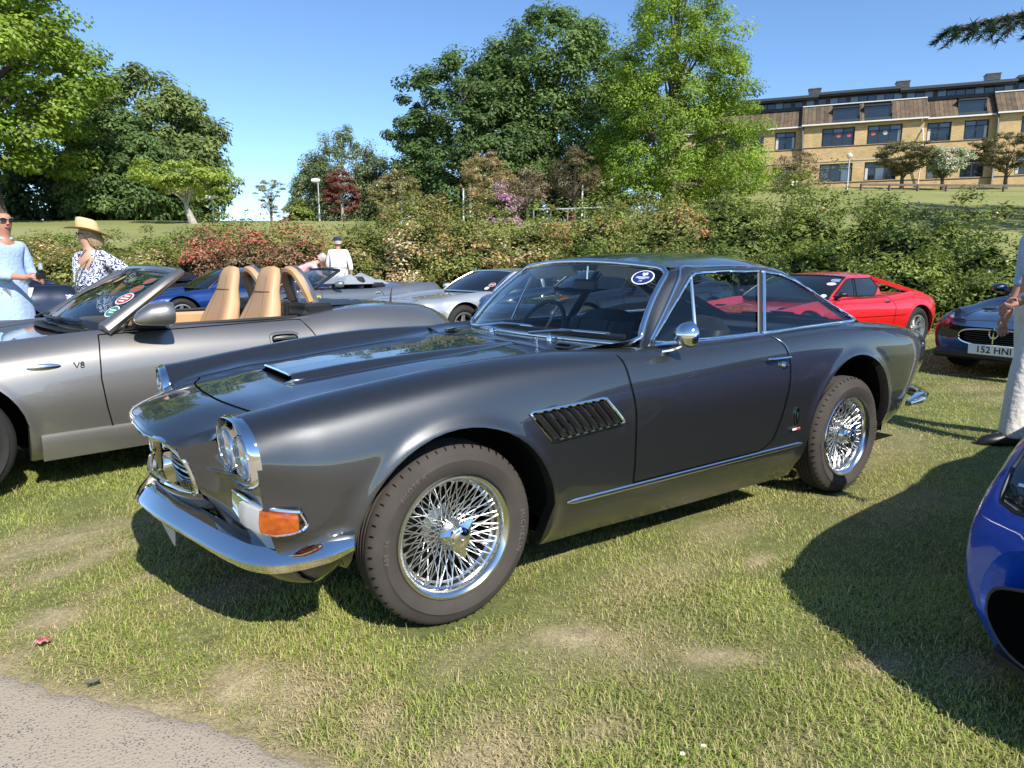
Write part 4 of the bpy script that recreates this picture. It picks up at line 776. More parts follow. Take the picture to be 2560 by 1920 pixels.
# ------------------------------------------------------------------ the dark grey classic coupe
# frame: x = 0 at the front axle, increasing to the rear; near side is -y
M_hero = paint('dark grey metallic paint', (.062, .064, .065), rough=.35, metal=.80)
hero = empty('classic_coupe', (0, 0, 0), 0, 'dark grey metallic classic coupe with chrome bumpers and wire wheels, parked on the grass', 'car')
def st(x, *q): return [(x, a, b) for a, b in q]
T_ = [-.700, -.672, -.56, -.45, -.2, 0, .35, .65, .95, 1.6, 2.2, 2.5, 2.9, 3.2, 3.44]
P_ = [
 [(-.872, 0, .692), (-.858, .22, .686), (-.801, .402, .674), (-.712, .470, .690), (-.6765, .630, .7975), (-.6665, .748, .7675), (-.6605, .800, .69), (-.6505, .788, .60), (-.6365, .778, .50), (-.6105, .755, .41), (-.5805, .70, .33)],
 [(-.862, 0, .704), (-.847, .22, .698), (-.790, .40, .688), (-.706, .468, .704), (-.676, .630, .798), (-.666, .748, .768), (-.660, .800, .69), (-.650, .788, .60), (-.636, .778, .50), (-.61, .755, .41), (-.58, .70, .33)],
 [(-.70, 0, .762), (-.68, .22, .758), (-.605, .438, .747), (-.585, .515, .757), (-.562, .628, .812), (-.552, .748, .778), (-.545, .800, .675), (-.54, .797, .55), (-.53, .786, .43), (-.52, .768, .38), (-.50, .71, .32)],
 st(-.45, (0, .790), (.22, .787), (.448, .777), (.535, .788), (.632, .829), (.75, .790), (.808, .670), (.811, .53), (.800, .42), (.785, .36), (.73, .31)),
 st(-.2, (0, .820), (.22, .817), (.47, .800), (.552, .818), (.637, .862), (.757, .822), (.818, .69), (.823, .53), (.81, .38), (.788, .27), (.73, .18)),
 st(0, (0, .838), (.22, .835), (.485, .821), (.562, .842), (.642, .885), (.765, .845), (.826, .70), (.829, .53), (.815, .37), (.79, .26), (.73, .17)),
 st(.35, (0, .864), (.22, .861), (.51, .851), (.582, .869), (.652, .907), (.775, .866), (.829, .71), (.829, .53), (.815, .36), (.785, .25), (.73, .17)),
 st(.65, (0, .888), (.22, .886), (.535, .878), (.60, .884), (.665, .906), (.782, .866), (.830, .71), (.829, .53), (.815, .36), (.783, .25), (.73, .17)),
 st(.95, (0, .90), (.22, .90), (.56, .895), (.64, .893), (.706, .897), (.788, .858), (.830, .71), (.828, .53), (.813, .36), (.78, .25), (.73, .165)),
 st(1.6, (0, .90), (.22, .90), (.58, .897), (.66, .897), (.718, .905), (.795, .868), (.830, .72), (.826, .53), (.81, .36), (.775, .25), (.73, .16)),
 st(2.2, (0, .90), (.22, .90), (.57, .90), (.66, .912), (.716, .924), (.797, .885), (.830, .735), (.826, .54), (.81, .37), (.775, .26), (.73, .165)),
 st(2.5, (0, .915), (.22, .915), (.54, .915), (.64, .920), (.704, .926), (.792, .888), (.827, .74), (.824, .55), (.808, .40), (.78, .30), (.74, .20)),
 st(2.9, (0, .905), (.22, .905), (.50, .900), (.60, .903), (.672, .906), (.772, .870), (.812, .74), (.810, .57), (.795, .43), (.765, .34), (.72, .26)),
 [(3.22, 0, .872), (3.22, .22, .871), (3.215, .48, .867), (3.21, .57, .869), (3.205, .645, .872), (3.20, .745, .838), (3.185, .785, .72), (3.16, .783, .58), (3.12, .768, .46), (3.09, .745, .37), (3.05, .69, .29)],
 [(3.50, 0, .815), (3.50, .22, .815), (3.475, .46, .812), (3.46, .55, .815), (3.445, .625, .818), (3.425, .705, .795), (3.39, .735, .70), (3.34, .732, .60), (3.27, .715, .50), (3.22, .695, .41), (3.15, .64, .33)],
]
AF, AR = (0., .315, .392), (2.43, .365, .405)
hnet = Net(T_, P_, 4, [AF, AR], flare=.013, planar=(-.45, 2.9))
def archx(a, n=26): return [a[0]-a[2]*math.cos(q) for q in np.linspace(.0005, PI-.0005, n)]
X_ = sorted(set(np.round(np.r_[np.linspace(-.70, -.672, 5), np.linspace(-.66, -.56, 5), np.linspace(-.53, -.40, 6), AF[0]-AF[2]-.004, archx(AF), AF[0]+AF[2]+.004, np.linspace(.42, .95, 14), np.linspace(1.0, 2.0, 22), AR[0]-AR[2]-.004, archx(AR), AR[0]+AR[2]+.004, np.linspace(2.87, 3.44, 16)], 5)))
HG = hnet.grid(X_, 24, 34); HX = np.array(X_)
nu, nv = HG.shape[:2]; xm = HG[..., 0]; xc = (xm[:-1, :-1]+xm[1:, 1:])/2; zc = (HG[:-1, :-1, 2]+HG[1:, 1:, 2])/2; jj = np.arange(nv-1)[None]+np.zeros((nu-1, 1)); tcol = (HX[:-1]+HX[1:])[:, None]/2+np.zeros((1, nv-1))
bon = (jj < 12) & (tcol > -.54) & (tcol < .66)
door_poly = [(.752, .885), (.765, .80), (.785, .70), (.797, .55), (.803, .366), (1.64, .366), (1.72, .40), (1.775, .50), (1.81, .62), (1.825, .72), (1.82, .80), (1.795, .86), (1.755, .90)]
def inpoly(px, pz, poly):
    m = np.zeros(px.shape, bool); n = len(poly)
    for i in range(n):
        (x1, z1), (x2, z2) = poly[i], poly[(i+1) % n]; c = ((z1 > pz) != (z2 > pz)) & (px < (x2-x1)*(pz-z1)/(z2-z1+1e-12)+x1); m ^= c
    return m
dpo = np.array(door_poly); door = (jj >= 24) & inpoly(xc, zc, door_poly)
cab = ((jj < 20) & (tcol > .95) & (tcol < 2.72)) | ((jj < 12) & (tcol > .80) & (tcol < 2.72))       # open under the cabin
boot = (jj < 12) & (tcol > 2.98) & (tcol < 3.40)
rest = ~(bon | door | cab | boot)
split_grid(HG, [('body', rest, 'both', M_hero), ('bonnet', bon, 'both', M_hero), ('door', door, 'each', M_hero), ('boot_lid', boot, 'both', M_hero)], hnet.N, hero)
HN = hnet.N
def both(fn):
    for sg in (1, -1): fn(sg)
def mir(P, sg): return np.asarray(P, float)*np.array((1, sg, 1))
# lower edges: arch lips turned inwards, sill floor, tail panel
mb = MB(); E = HG[:, -1]; IN = E.copy(); IN[:, 1] -= .05; mb.grid(np.stack([E, IN], 1)); mb.mirror_y(); mb.build('arch_lip', M_hero, hero)
tail = HG[-1]; mb = MB(); low = tail[::-1].copy(); low[:, 1] = 0; low[:, 0] = tail[::-1, 0]+.02
mb.grid(np.stack([tail, tail*(1, .66, 1)+np.array((.012, 0, 0)), tail*(1, .33, 1)+np.array((.02, 0, 0)), tail*(1, 0, 1)+np.array((.022, 0, 0))], 0)); mb.mirror_y(); mb.build('tail_panel', M_hero, hero)
# floor, wheel wells
mb = MB(); k = [i for i, x in enumerate(HX) if -.30 < x < 3.2]; fl = np.array([(HX[i], .70 if not (abs(HX[i]) < .40 or abs(HX[i]-2.43) < .42) else .50, .20) for i in k]); mb.grid(np.stack([fl, fl*(1, -1, 1)], 1)); mb.build('floor_pan', M_well, hero)
for cx, cz, r in ((0., .32, .41), (2.43, .34, .43)):
    for sg in (1, -1): MB().lathe([(r, .775*sg), (r, .46*sg), (0, .46*sg)], (cx, 0, cz), 1, 40, -.12, PI+(.02 if cx < 1 else .12)).build('wheel_well', M_well, hero)
MB().box((-.35, 0, .53), (.05, 1.0, .38)).build('bulkhead', M_well, hero)
# front fascia between the grille mouth and the headlights
rows = [[(-.801, .402, .674), (-.757, .436, .682), (-.712, .470, .690), (-.698, .484, .694)],
        [(-.792, .410, .635), (-.742, .445, .645), (-.704, .477, .652), (-.688, .494, .655)],
        [(-.775, .411, .608), (-.725, .45, .612), (-.695, .50, .616), (-.680, .535, .618)],
        [(-.765, .412, .575), (-.715, .46, .580), (-.680, .57, .588), (-.648, .790, .600)],
        [(-.735, .40, .505), (-.70, .50, .515), (-.672, .62, .525), (-.641, .783, .545)],
        [(-.705, .38, .455), (-.685, .50, .46), (-.66, .62, .465), (-.634, .776, .49)],
        [(-.68, .36, .40), (-.665, .48, .39), (-.645, .60, .385), (-.60, .75, .40)]]
rows = np.array(rows); G1 = np.stack([spl(r, 18) for r in rows]); G2 = np.stack([spl(G1[:, j], 30) for j in range(18)], 1)
for sg in (1, -1): MB().grid(mir(G2, sg)).build('front_panel', M_hero, hero, angle=80)
le = HG[0, :13]; mt = resamp(spl([(-.866, 0, .682), (-.853, .2, .676), (-.803, .375, .660), (-.792, .410, .645)], 40), 13); mb = MB().grid(np.stack([le, le*.5+mt*.5+np.array((-.004, 0, 0)), mt], 0)); mb.mirror_y(); mb.build('nose_lip', M_hero, hero, angle=80)
# the lip under the mouth and the dark valance below
lo = np.array([spl([(-.835, 0, z1), (-.815, .2, z1-.002), (-.77, .34, z1+.006), (-.735, .40, z1+.012)], 16)+np.array((dx, 0, 0)) for z1, dx in ((.492, 0), (.475, .004), (.455, .03), (.42, .06))]); mb = MB().grid(lo); mb.mirror_y(); mb.build('lower_lip', M_hero, hero, angle=60)
va = np.array([spl([(-.76+d, 0, z), (-.73+d, .3, z), (-.66+d, .6, z), (-.60+d, .74, z)], 16) for z, d in ((.43, 0), (.36, .02), (.29, .07), (.24, .14))]); mb = MB().grid(va); mb.mirror_y(); mb.build('valance', M_black, hero, angle=60)
# corner undertray in body colour behind the bumper ends
cpl = spl([(-.705, .44, .395), (-.66, .58, .385), (-.60, .685, .380), (-.53, .755, .385), (-.45, .796, .40), (-.395, .812, .41)], 26); ct_ = unit(np.gradient(cpl, axis=0)*np.array((1, 1, 0))); cn_ = np.stack([-ct_[:, 1], ct_[:, 0], 0*ct_[:, 0]], 1); cn_ *= np.where((cn_[:, 0] < 0)[:, None], 1, -1)
cbot = f1([(0, .06), (.3, .12), (.6, .145), (.85, .13), (1, .085)])(np.linspace(0, 1, 26))
CRN = np.stack([cpl-cn_*ins+np.array((0, 0, -1.))*(cbot*dz)[:, None] for ins, dz in ((.012, 0), (.010, .3), (.016, .55), (.034, .80), (.065, .95), (.12, 1.0), (.22, .98))], 0)
for sg in (1, -1): MB().grid(mir(CRN, sg)).build('corner_panel', M_hero, hero, angle=80)
# bonnet scoop: raised centre with an open mouth
def bon_z(x, y):
    t, _ = hnet.section(x); o = np.argsort(t[:, 1]); return np.interp(np.abs(y), t[o, 1], t[o, 2])
xs = np.r_[np.linspace(-.355, -.2, 8), np.linspace(-.16, .66, 18)]; yy = np.linspace(-.215, .215, 31); hx = f1([(-.36, .024), (-.2, .026), (.1, .022), (.4, .014), (.67, .003)])
SG = np.array([[(x + (.05*(abs(y)/.2)**2 if x < -.3 else 0)*0, y, bon_z(x, y)+.001+float(hx(x))*float(sstep(.205, .15, abs(y)))) for y in yy] for x in xs]); MB().grid(SG).build('bonnet_scoop', M_hero, hero, angle=70)
mouth = SG[0]; mb = MB().tube(mouth[4:-4]+np.array((-.002, 0, 0)), .0055, 8); mb.build('scoop_trim', M_chrome, hero)
mb = MB(); lowl = np.array([(x, y, bon_z(x, y)+.0015) for x, y in zip(np.full(31, -.352), yy)]); mb.grid(np.stack([mouth[3:-3]+np.array((.004, 0, -.003)), lowl[3:-3]], 0)); mb.build('scoop_mouth', M_gap, hero)
for sg in (-1, 1): MB().tube(np.array([(-.385, sg*.178, bon_z(-.385, .178)+.002), (-.355, sg*.186, bon_z(-.355, .18)+.006), (-.30, sg*.19, bon_z(-.3, .18)+.003)]), [.002, .006, .002], 7).build('scoop_spear', M_chrome, hero)
# panel gaps: bonnet, doors, boot
iB = int(np.argmin(np.abs(HX+.53))); iE = int(np.argmin(np.abs(HX-.66)))
for sg in (1, -1):
    L = mir(HG[iB:iE+1, 12], sg); MB().grid(ribbon(L, mir(HN[iB:iE+1, 12], sg), .005)).build('panel_gap', M_gap, hero)
    seam = spl([(x, z, 0) for x, z in door_poly[:5]], 30)[:, :2]; seam2 = spl([(x, z, 0) for x, z in door_poly[5:]], 60)[:, :2]; seam3 = np.array([(x, .366) for x in np.linspace(.803, 1.64, 20)])
    for sm, ch in ((seam, 0), (seam2, 1), (seam3, 0)):
        a = mir(hnet.side_line(sm, .0), sg); nn = np.tile(np.array((0, sg*.995, .1)), (len(a), 1)); MB().grid(ribbon(a, nn, .0055, .0035)).build('panel_gap', M_gap, hero)
        if ch: b = mir(hnet.side_line(sm+np.array((.006, 0)), .0), sg); MB().grid(ribbon(b, nn, .004, .0036)).build('door_edge', M_alloy, hero)
L = np.vstack([HG[iB, :13][::-1]*(1, -1, 1), HG[iB, 1:13]])[:, :]; MB().grid(ribbon(L, np.tile(np.array((-.1, 0, 1.)), (len(L), 1)), .006, .002)).build('panel_gap', M_gap, hero)
# headlights: oval chrome bezel with two lamps each side
def oval(cx, cy, cz, hw, hh, n=48, e=.84, sweep=.06, back=-.09):
    a = np.linspace(0, 2*PI, n, endpoint=False); yy = np.sign(np.cos(a))*np.abs(np.cos(a))**e*hw; zz = np.sign(np.sin(a))*np.abs(np.sin(a))**e*hh
    return np.stack([cx+sweep*yy+back*zz, cy+yy, cz+zz], 1)
for sg in (1, -1):
    ho_ = bpy.data.objects.new('headlight', None); COL.objects.link(ho_); ho_.parent = hero; ho_.empty_display_size = .1
    c = (-.672, .642, .688); o1 = oval(c[0]+.016, c[1], c[2], .160, .110); o2 = oval(c[0]-.006, c[1], c[2], .158, .109); o3 = oval(c[0]-.013, c[1], c[2], .151, .102); o4 = oval(c[0]+.012, c[1], c[2], .147, .098)
    m = MB().grid(np.stack([o1, o2, o3, o4], 0), cv=True); m.v = [mir(v, sg) for v in m.v]; m.build('bezel', M_chrome, ho_, angle=50)
    m = MB().fan(oval(c[0]+.010, c[1], c[2], .148, .099)); m.v = [mir(v, sg) for v in m.v]; m.build('lamp_plate', M_chrome, ho_, angle=30)
    for dy, rr in ((-.072, .071), (.072, .071)):
        ax = np.array((-1, sg*.06, -.09)); ax /= np.linalg.norm(ax); q = Vector((1, 0, 0)).rotation_difference(Vector(-ax)).to_matrix().to_4x4(); pos = np.array((c[0]+.06*dy-.002, (c[1]+dy)*sg, c[2]-.002)); q.translation = Vector(pos)
        MB().lathe([(rr*.98, .012), (rr, -.004), (rr*.93, -.012), (rr*.90, .004)], axis=0, n=36).xf(q).build('lamp_ring', M_chrome, ho_, angle=50)
        MB().lathe([(rr*.90, .004), (rr*.6, .035), (rr*.2, .05), (0, .052)], axis=0, n=32).xf(q).build('reflector', M_reflector, ho_, angle=60)
        MB().lathe([(0, -.022), (rr*.4, -.019), (rr*.75, -.010), (rr*.92, .002)], axis=0, n=32).xf(q).build('lens', M_lens, ho_, angle=60)
    # corner lamp cluster: clear front part, amber side part, chrome surround
    pl = np.array([(-.676, .590), (-.672, .650), (-.660, .715), (-.638, .765), (-.610, .788), (-.578, .800), (-.548, .806)]); zt = np.array([.552, .552, .548, .541, .533, .526, .520]); zb_ = np.array([.508, .494, .482, .474, .470, .471, .475])
    m = 40; P2 = resamp(np.c_[pl, zt, zb_], m); tn = np.gradient(P2[:, :2], axis=0); tn /= np.linalg.norm(tn, axis=1)[:, None]; no = np.stack([-tn[:, 1], tn[:, 0]], 1); no = no*np.where((no[:, 0] < 0)[:, None], 1, -1)
    def lens(a, b, mat_, name, bulge=.03):
        sub = P2[a:b+1]; sn = no[a:b+1]; g = []
        for t, bl in ((1., -.012), (1., bulge*.75), (.5, bulge), (0., bulge*.8), (0., -.012)):
            zz_ = sub[:, 3]+(sub[:, 2]-sub[:, 3])*t; xy = sub[:, :2]+sn*bl; g.append(np.c_[xy, zz_])
        g = np.array(g); mm = MB().grid(g); mm.fan(g[:, 0]); mm.fan(g[:, -1]); mm.v = [mir(v, sg) for v in mm.v]; return mm.build(name, mat_, hero, angle=35)
    lens(0, 13, M_reflector, 'side_light', .010); lens(13, 25, M_clear, 'side_light', .028); lens(25, 38, M_amber, 'indicator', .028)
    for tt, dz in ((2, .006), (3, -.006)):
        mm = MB().tube(mir(np.c_[P2[:, :2]+no*.004, P2[:, tt]+dz], sg), .006, 7); mm.build('lamp_trim', M_chrome, hero)
    mm = MB().tube(mir(spl([(P2[-1, 0]+.002, P2[-1, 1]+.005, P2[-1, 2]+.004), (P2[-1, 0]+.014, P2[-1, 1]+.006, .48), (P2[-1, 0]+.002, P2[-1, 1]+.005, P2[-1, 3]-.004)], 9), sg), .006, 7); mm.build('lamp_trim', M_chrome, hero)
# grille mouth
top_ = [(-.866, 0, .682), (-.853, .2, .676), (-.803, .375, .662), (-.778, .408, .625), (-.755, .408, .555), (-.745, .385, .512), (-.80, .21, .496), (-.832, 0, .494)]
hl = spl(top_, 40); loop = np.vstack([hl, hl[::-1][1:-1]*(1, -1, 1)])
MB().tube(loop, .010, 8, closed=True).build('grille_surround', M_chrome, hero)
inn = loop*np.array((1, .93, 1)); inn[:, 2] = .583+(inn[:, 2]-.583)*.86; inn[:, 0] += .10; bk = inn.copy(); bk[:, 0] = -.66
MB().grid(np.stack([loop, inn], 0), cv=True).build('grille_duct', M_chrome, hero, angle=60); MB().fan(bk).build('grille_back', M_well, hero, smooth=False)
for i in range(9):
    z = .515+i*.0165; yw = .34-.008*abs(i-4); MB().grid(np.array([[(-.755+.10*(y/.35)**2+dx, y, z+dz) for y in np.linspace(-yw, yw, 21)] for dx, dz in ((0, .004), (0, -.004), (.03, -.004), (.03, .004))])).build('grille_slat', M_alloy, hero)
MB().box((-.80, 0, .583), (.02, .018, .16), bev=.004).build('grille_bar', pmat('brass', (.42, .33, .13), .3, metal=1.), hero)
trident(.13, .006).xf(Matrix.Translation((-.818, 0, .585))).build('grille_emblem', M_chrome, hero)
# oval nose badge and bonnet details
mb = MB(); a = np.linspace(0, 2*PI, 24, endpoint=False); bz = lambda x, y: crv(np.array([-.868, -.70]), np.array([.70, .752]), np.array([x]))[0]
bp_ = np.stack([-.768+.038*np.cos(a), .021*np.sin(a), 0*a], 1); bp_[:, 2] = .731+(bp_[:, 0]+.768)*.30
mb.fan(bp_+np.array((0, 0, .004)), (-.768, 0, .738)); mb.grid(np.stack([bp_+np.array((0, 0, .004)), bp_*1.0-np.array((0, 0, .004))], 0), cv=True); bo_ = mb.build('nose_badge', M_chrome, hero)
b2 = np.stack([-.768+.029*np.cos(a), .014*np.sin(a), 0*a], 1); b2[:, 2] = .7375+(b2[:, 0]+.768)*.30; MB().fan(b2, (-.768, 0, .7395)).build('badge_enamel', pmat('blue enamel', (.02, .04, .22), .2, coat=1), bo_)
# front bumper: pointed blade wrapping to the wings
bpth = resamp(spl([(-.836, 0, .402), (-.815, .12, .396), (-.745, .36, .376), (-.672, .57, .357), (-.638, .645, .352), (-.598, .700, .353), (-.535, .762, .366), (-.465, .815, .387), (-.40, .846, .407)], 200), 44)
prof = np.array([(-.055, .036), (-.035, .047), (-.010, .048), (.012, .042), (.046, .010), (.052, .000), (.049, -.008), (.028, -.036), (-.02, -.046)])
def blade(path, prof, sc=None):
    t = np.gradient(path, axis=0); t[:, 2] = 0; t = unit(t); n = np.stack([-t[:, 1], t[:, 0], 0*t[:, 0]], 1); n *= np.where((n[:, 0] < 0)[:, None], 1., -1.) if path[0, 0] < 1 else np.where((n[:, 0] > 0)[:, None], 1., -1.)
    sc = np.ones(len(path)) if sc is None else sc
    return np.stack([path+n*a*sc[:, None]+np.array((0, 0, 1.))*b*sc[:, None] for a, b in prof], 1)
sc = np.interp(np.linspace(0, 1, 44), [0, .06, .75, .93, 1], [1, 1, 1.0, .78, .45])
bg_ = blade(bpth, prof, sc); full = np.vstack([(bg_*(1, -1, 1))[::-1][:-1], bg_]); mb = MB().grid(full); mb.fan(full[0]); mb.fan(full[-1]); mb.build('front_bumper', M_chrome, hero, angle=24)
for sg in (1, -1): MB().box((-.67, sg*.42, .375), (.10, .05, .03)).build('bumper_bracket', M_black, hero)
MB().box((-.785, .06, .285), (.006, .36, .09), rotm('Y', .06), bev=.002).build('number_plate', pmat('grey plate', (.42, .42, .40), .5), hero)
# rear bumper and lamps
rb = spl([(3.60, 0, .455), (3.585, .3, .453), (3.53, .56, .447), (3.44, .715, .437), (3.30, .772, .432), (3.08, .806, .428)], 34); rp_ = np.array([(-.03, .026), (.012, .030), (.036, .012), (.038, -.008), (.020, -.028), (-.03, -.030)]); sc = np.interp(np.linspace(0, 1, 34), [0, .8, 1], [1, 1, .5])
g_ = blade(rb, rp_, sc); full = np.vstack([(g_*(1, -1, 1))[::-1][:-1], g_]); MB().grid(full).fan(full[0]).fan(full[-1]).build('rear_bumper', M_chrome, hero, angle=50)
for sg in (1, -1):
    MB().box((3.46, sg*.60, .690), (.05, .20, .085), bev=.02).build('tail_light_housing', M_chrome, hero); MB().box((3.492, sg*.60, .690), (.03, .17, .062), bev=.014).build('tail_light', M_red, hero)
# greenhouse
rail = np.array([(1.275, .560, 1.222), (1.42, .578, 1.230), (1.65, .585, 1.232), (1.88, .582, 1.226), (2.06, .572, 1.203), (2.24, .558, 1.150), (2.46, .545, 1.070), (2.68, .537, .985), (2.86, .532, .925), (2.98, .528, .893)])
ctr = np.array([(1.195, 0, 1.258), (1.40, 0, 1.290), (1.64, 0, 1.304), (1.88, 0, 1.303), (2.08, 0, 1.290), (2.28, 0, 1.250), (2.50, 0, 1.165), (2.74, 0, 1.050), (2.93, 0, .955), (3.06, 0, .893)])
n = 60; ra, ct = spl(rail, n), spl(ctr, n); tt = np.linspace(0, 1, 19); RG = np.stack([np.stack([ct[:, 0]+(ra[:, 0]-ct[:, 0])*t**1.6, ra[:, 1]*t, ra[:, 2]+(ct[:, 2]-ra[:, 2])*(1-t**2.7)], 1) for t in tt], 1)
jr = np.arange(18)[None]+np.zeros((n-1, 1)); xr = (RG[:-1, :-1, 0]+RG[1:, 1:, 0])/2; backl = (jr < 15) & (xr > 2.34) & (xr < 2.98)
split_grid(RG, [('roof', ~backl, 'both', M_hero), ('rear_window', backl, 'both', M_glass)], None, hero)
MB().grid(RG[:26]-np.array((0, 0, .02))).mirror_y().build('headlining', pmat('cream headlining', (.42, .40, .36), .9), hero)
def ysd(z): return .712-(z-.90)*.395
def sloop(xz, n, closed=True): q = np.asarray(xz, float); return np.stack([q[:, 0], ysd(q[:, 1]), q[:, 1]], 1)
gl = [(.995, .918), (1.06, .968), (1.15, 1.037), (1.25, 1.113), (1.335, 1.178), (1.375, 1.197), (1.43, 1.202), (1.65, 1.207), (1.90, 1.203), (2.03, 1.188), (2.14, 1.155), (2.24, 1.112), (2.36, 1.053), (2.48, .995), (2.575, .955), (2.60, .942), (2.585, .935), (2.2, .925), (1.8, .914), (1.4, .910), (1.1, .908)]
ou = [(.945, .888), (1.03, .965), (1.12, 1.045), (1.20, 1.12), (1.27, 1.19), (1.31, 1.222), (1.42, 1.230), (1.65, 1.232), (1.88, 1.226), (2.06, 1.203), (2.14, 1.182), (2.24, 1.150), (2.46, 1.070), (2.68, .985), (2.86, .925), (2.98, .893), (2.70, .900), (2.2, .905), (1.8, .896), (1.4, .888), (1.1, .886)]
gi = sloop(gl, 0); go_ = sloop(ou, 0); rl = spl(rail, 300)
for i, (x, z) in enumerate(ou):
    if 5 <= i <= 15: go_[i, 1] = np.interp(x, rl[:, 0], rl[:, 1]); go_[i, 2] = np.interp(x, rl[:, 0], rl[:, 2])
    if i >= 16: go_[i, 1] = [.60, .705, .712, .712, .708][i-16]
gid = np.array([gi[i]+(go_[i]-gi[i])*0 for i in range(len(gi))]); k = len(gi)
dens = lambda Lp: np.vstack([Lp[i]+(Lp[(i+1) % k]-Lp[i])*f for i in range(k) for f in (0, .25, .5, .75)])
for sg in (1, -1):
    A, B = dens(gi), dens(go_); rings = np.stack([A+(B-A)*f + (np.array((0, .010, .004))*math.sin(f*PI))[None] for f in np.linspace(0, 1, 6)], 0)
    m = MB().grid(rings, cv=True); m.v = [mir(v, sg) for v in m.v]; m.build('window_surround', M_hero, hero, angle=60)
    m = MB().tube(mir(dens(gi)+np.array((0, .004, 0)), sg), .0085, 6, closed=True); m.build('window_trim', M_chrome, hero, angle=60)
    m = MB().tube(mir(spl(np.vstack([go_[0:1]*.5+go_[1:2]*.5, go_[2:15]])+np.array((0, .008, 0)), 80), sg), .006, 6); m.build('drip_rail', M_chrome, hero)
    bpil = [(1.772, .908), (1.905, 1.206)]
    for off, w_, mt, nm in ((0, .014, M_chrome, 'pillar_trim'), (-.036, .020, M_black, 'door_pillar')):
        a_, b_ = np.array((bpil[0][0]+off, ysd(.908)+.004, .908)), np.array((bpil[1][0]+off, ysd(1.206)+.004, 1.206)); m = MB().tube(mir([a_, (a_+b_)/2, b_], sg), w_, 6, flat=.45, up=(0, 1, 0)); m.build(nm, mt, hero)
    a_, b_ = np.array((1.275, ysd(.91)+.003, .908)), np.array((1.352, ysd(1.19)+.003, 1.19)); MB().tube(mir([a_, (a_+b_)/2, b_], sg), .008, 6).build('quarterlight_pillar', M_chrome, hero)
    win = [sloop([(1.0, .92), (1.06, .968), (1.15, 1.037), (1.25, 1.113), (1.335, 1.178), (1.352, 1.19), (1.275, .910), (1.1, .908)], 0)]
    MB().add(mir(win[0], sg), [tuple(range(8))]).build('quarterlight', M_glass, hero, smooth=False)
    dw = sloop([(1.275, .91), (1.335, 1.135), (1.85, 1.140), (1.74, .913)], 0) if sg == -1 else sloop([(1.275, .91), (1.335, 1.135), (1.85, 1.140), (1.74, .913)], 0)
    MB().add(mir(dw, sg), [(0, 1, 2, 3)]).build('door_window', M_glass, hero, smooth=False)
    rq = sloop([(1.78, .914), (1.905, 1.203), (2.03, 1.188), (2.14, 1.155), (2.24, 1.112), (2.36, 1.053), (2.48, .995), (2.575, .955), (2.585, .935), (2.2, .925)], 0)
    MB().add(mir(rq, sg), [tuple(range(10))]).build('quarter_window', M_glass, hero, smooth=False)
    # belt chrome, sill strip, vent, handle, badge
    MB().tube(mir([(1.0, ysd(.905)+.008, .903), (1.4, ysd(.905)+.01, .902), (1.8, ysd(.905)+.010, .908), (2.2, ysd(.92)+.008, .919), (2.58, ysd(.93)+.004, .930)], sg), .008, 6, flat=.7).build('belt_trim', M_chrome, hero)
    sl = np.array([(x, .350) for x in np.linspace(.455, 2.0, 40)]); L = hnet.side_line(sl, .004); rad = np.full(40, .011); rad[0] = rad[-1] = .004; MB().tube(mir(L, sg), rad, 8, flat=.5, up=(0, sg*1., 0)).build('sill_strip', M_alloy, hero)
    vt = np.array([(.268, .722), (.45, .731), (.628, .737), (.650, .70), (.728, .628), (.55, .615), (.372, .606), (.315, .665)]); vl_ = spl(np.c_[vt, 0*vt[:, 0]], 60, closed=True)[:, :2]; vt = np.array([(.268, .722), (.628, .737), (.728, .628), (.372, .606)]); vl_ = np.vstack([vt[i]+(vt[(i+1) % 4]-vt[i])*f for i in range(4) for f in np.linspace(.04, .96, 12)])
    L = hnet.side_line(vl_, .003); MB().tube(mir(L, sg), .0065, 6, closed=True).build('vent_trim', M_chrome, hero); MB().fan(mir(L-np.array((0, .0015, 0)), sg)).build('vent_recess', M_gap, hero, smooth=False)
    for i in range(9):
        f = (i+.6)/9.4; tp = vt[0]+(vt[1]-vt[0])*f; bt = vt[3]+(vt[2]-vt[3])*f; q = np.array([tp+(bt-tp)*s for s in np.linspace(.06, .94, 6)]); L = hnet.side_line(q, .004); m = MB().grid(np.array([mir(L+np.array((dx, dy, 0)), sg) for dx, dy in ((-.014, -.002), (.004, .012), (.009, .012), (.012, -.001))])); m.build('vent_blade', M_black, hero, angle=30)
    q = hnet.side_y(1.70, .800)[0]; MB().tube(mir([(1.635, q+.016, .808), (1.66, q+.028, .808), (1.73, q+.030, .808), (1.795, q+.024, .807), (1.803, q+.01, .807)], sg), [.006, .009, .010, .008, .004], 8, flat=.8).build('door_handle', M_chrome, hero)
    MB().lathe([(0, .024), (.012, .022), (.016, .006), (.019, 0)], (1.775, sg*q, .770) if sg > 0 else (1.775, -q, .770), 1, 16).xf(Matrix(((1, 0, 0, 0), (0, 1, 0, 0), (0, 0, 1, 0), (0, 0, 0, 1)))).build('door_lock', M_chrome, hero) if sg > 0 else MB().lathe([(0, -.024), (.012, -.022), (.016, -.006), (.019, 0)], (1.775, -q, .770), 1, 16).build('door_lock', M_chrome, hero)
    yb = hnet.side_y(1.905, .50)[0]+.004
    bd = MB().prism(mir([(1.892, yb, .535), (1.918, yb, .535), (1.922, yb, .52), (1.915, yb, .475), (1.905, yb, .462), (1.895, yb, .475), (1.888, yb, .52)], sg), (0, sg*.004, 0)).box((1.905, sg*(yb+.003), .54), (.024, .005, .009)).build('coachbuilder_badge', M_chrome, hero, angle=20)
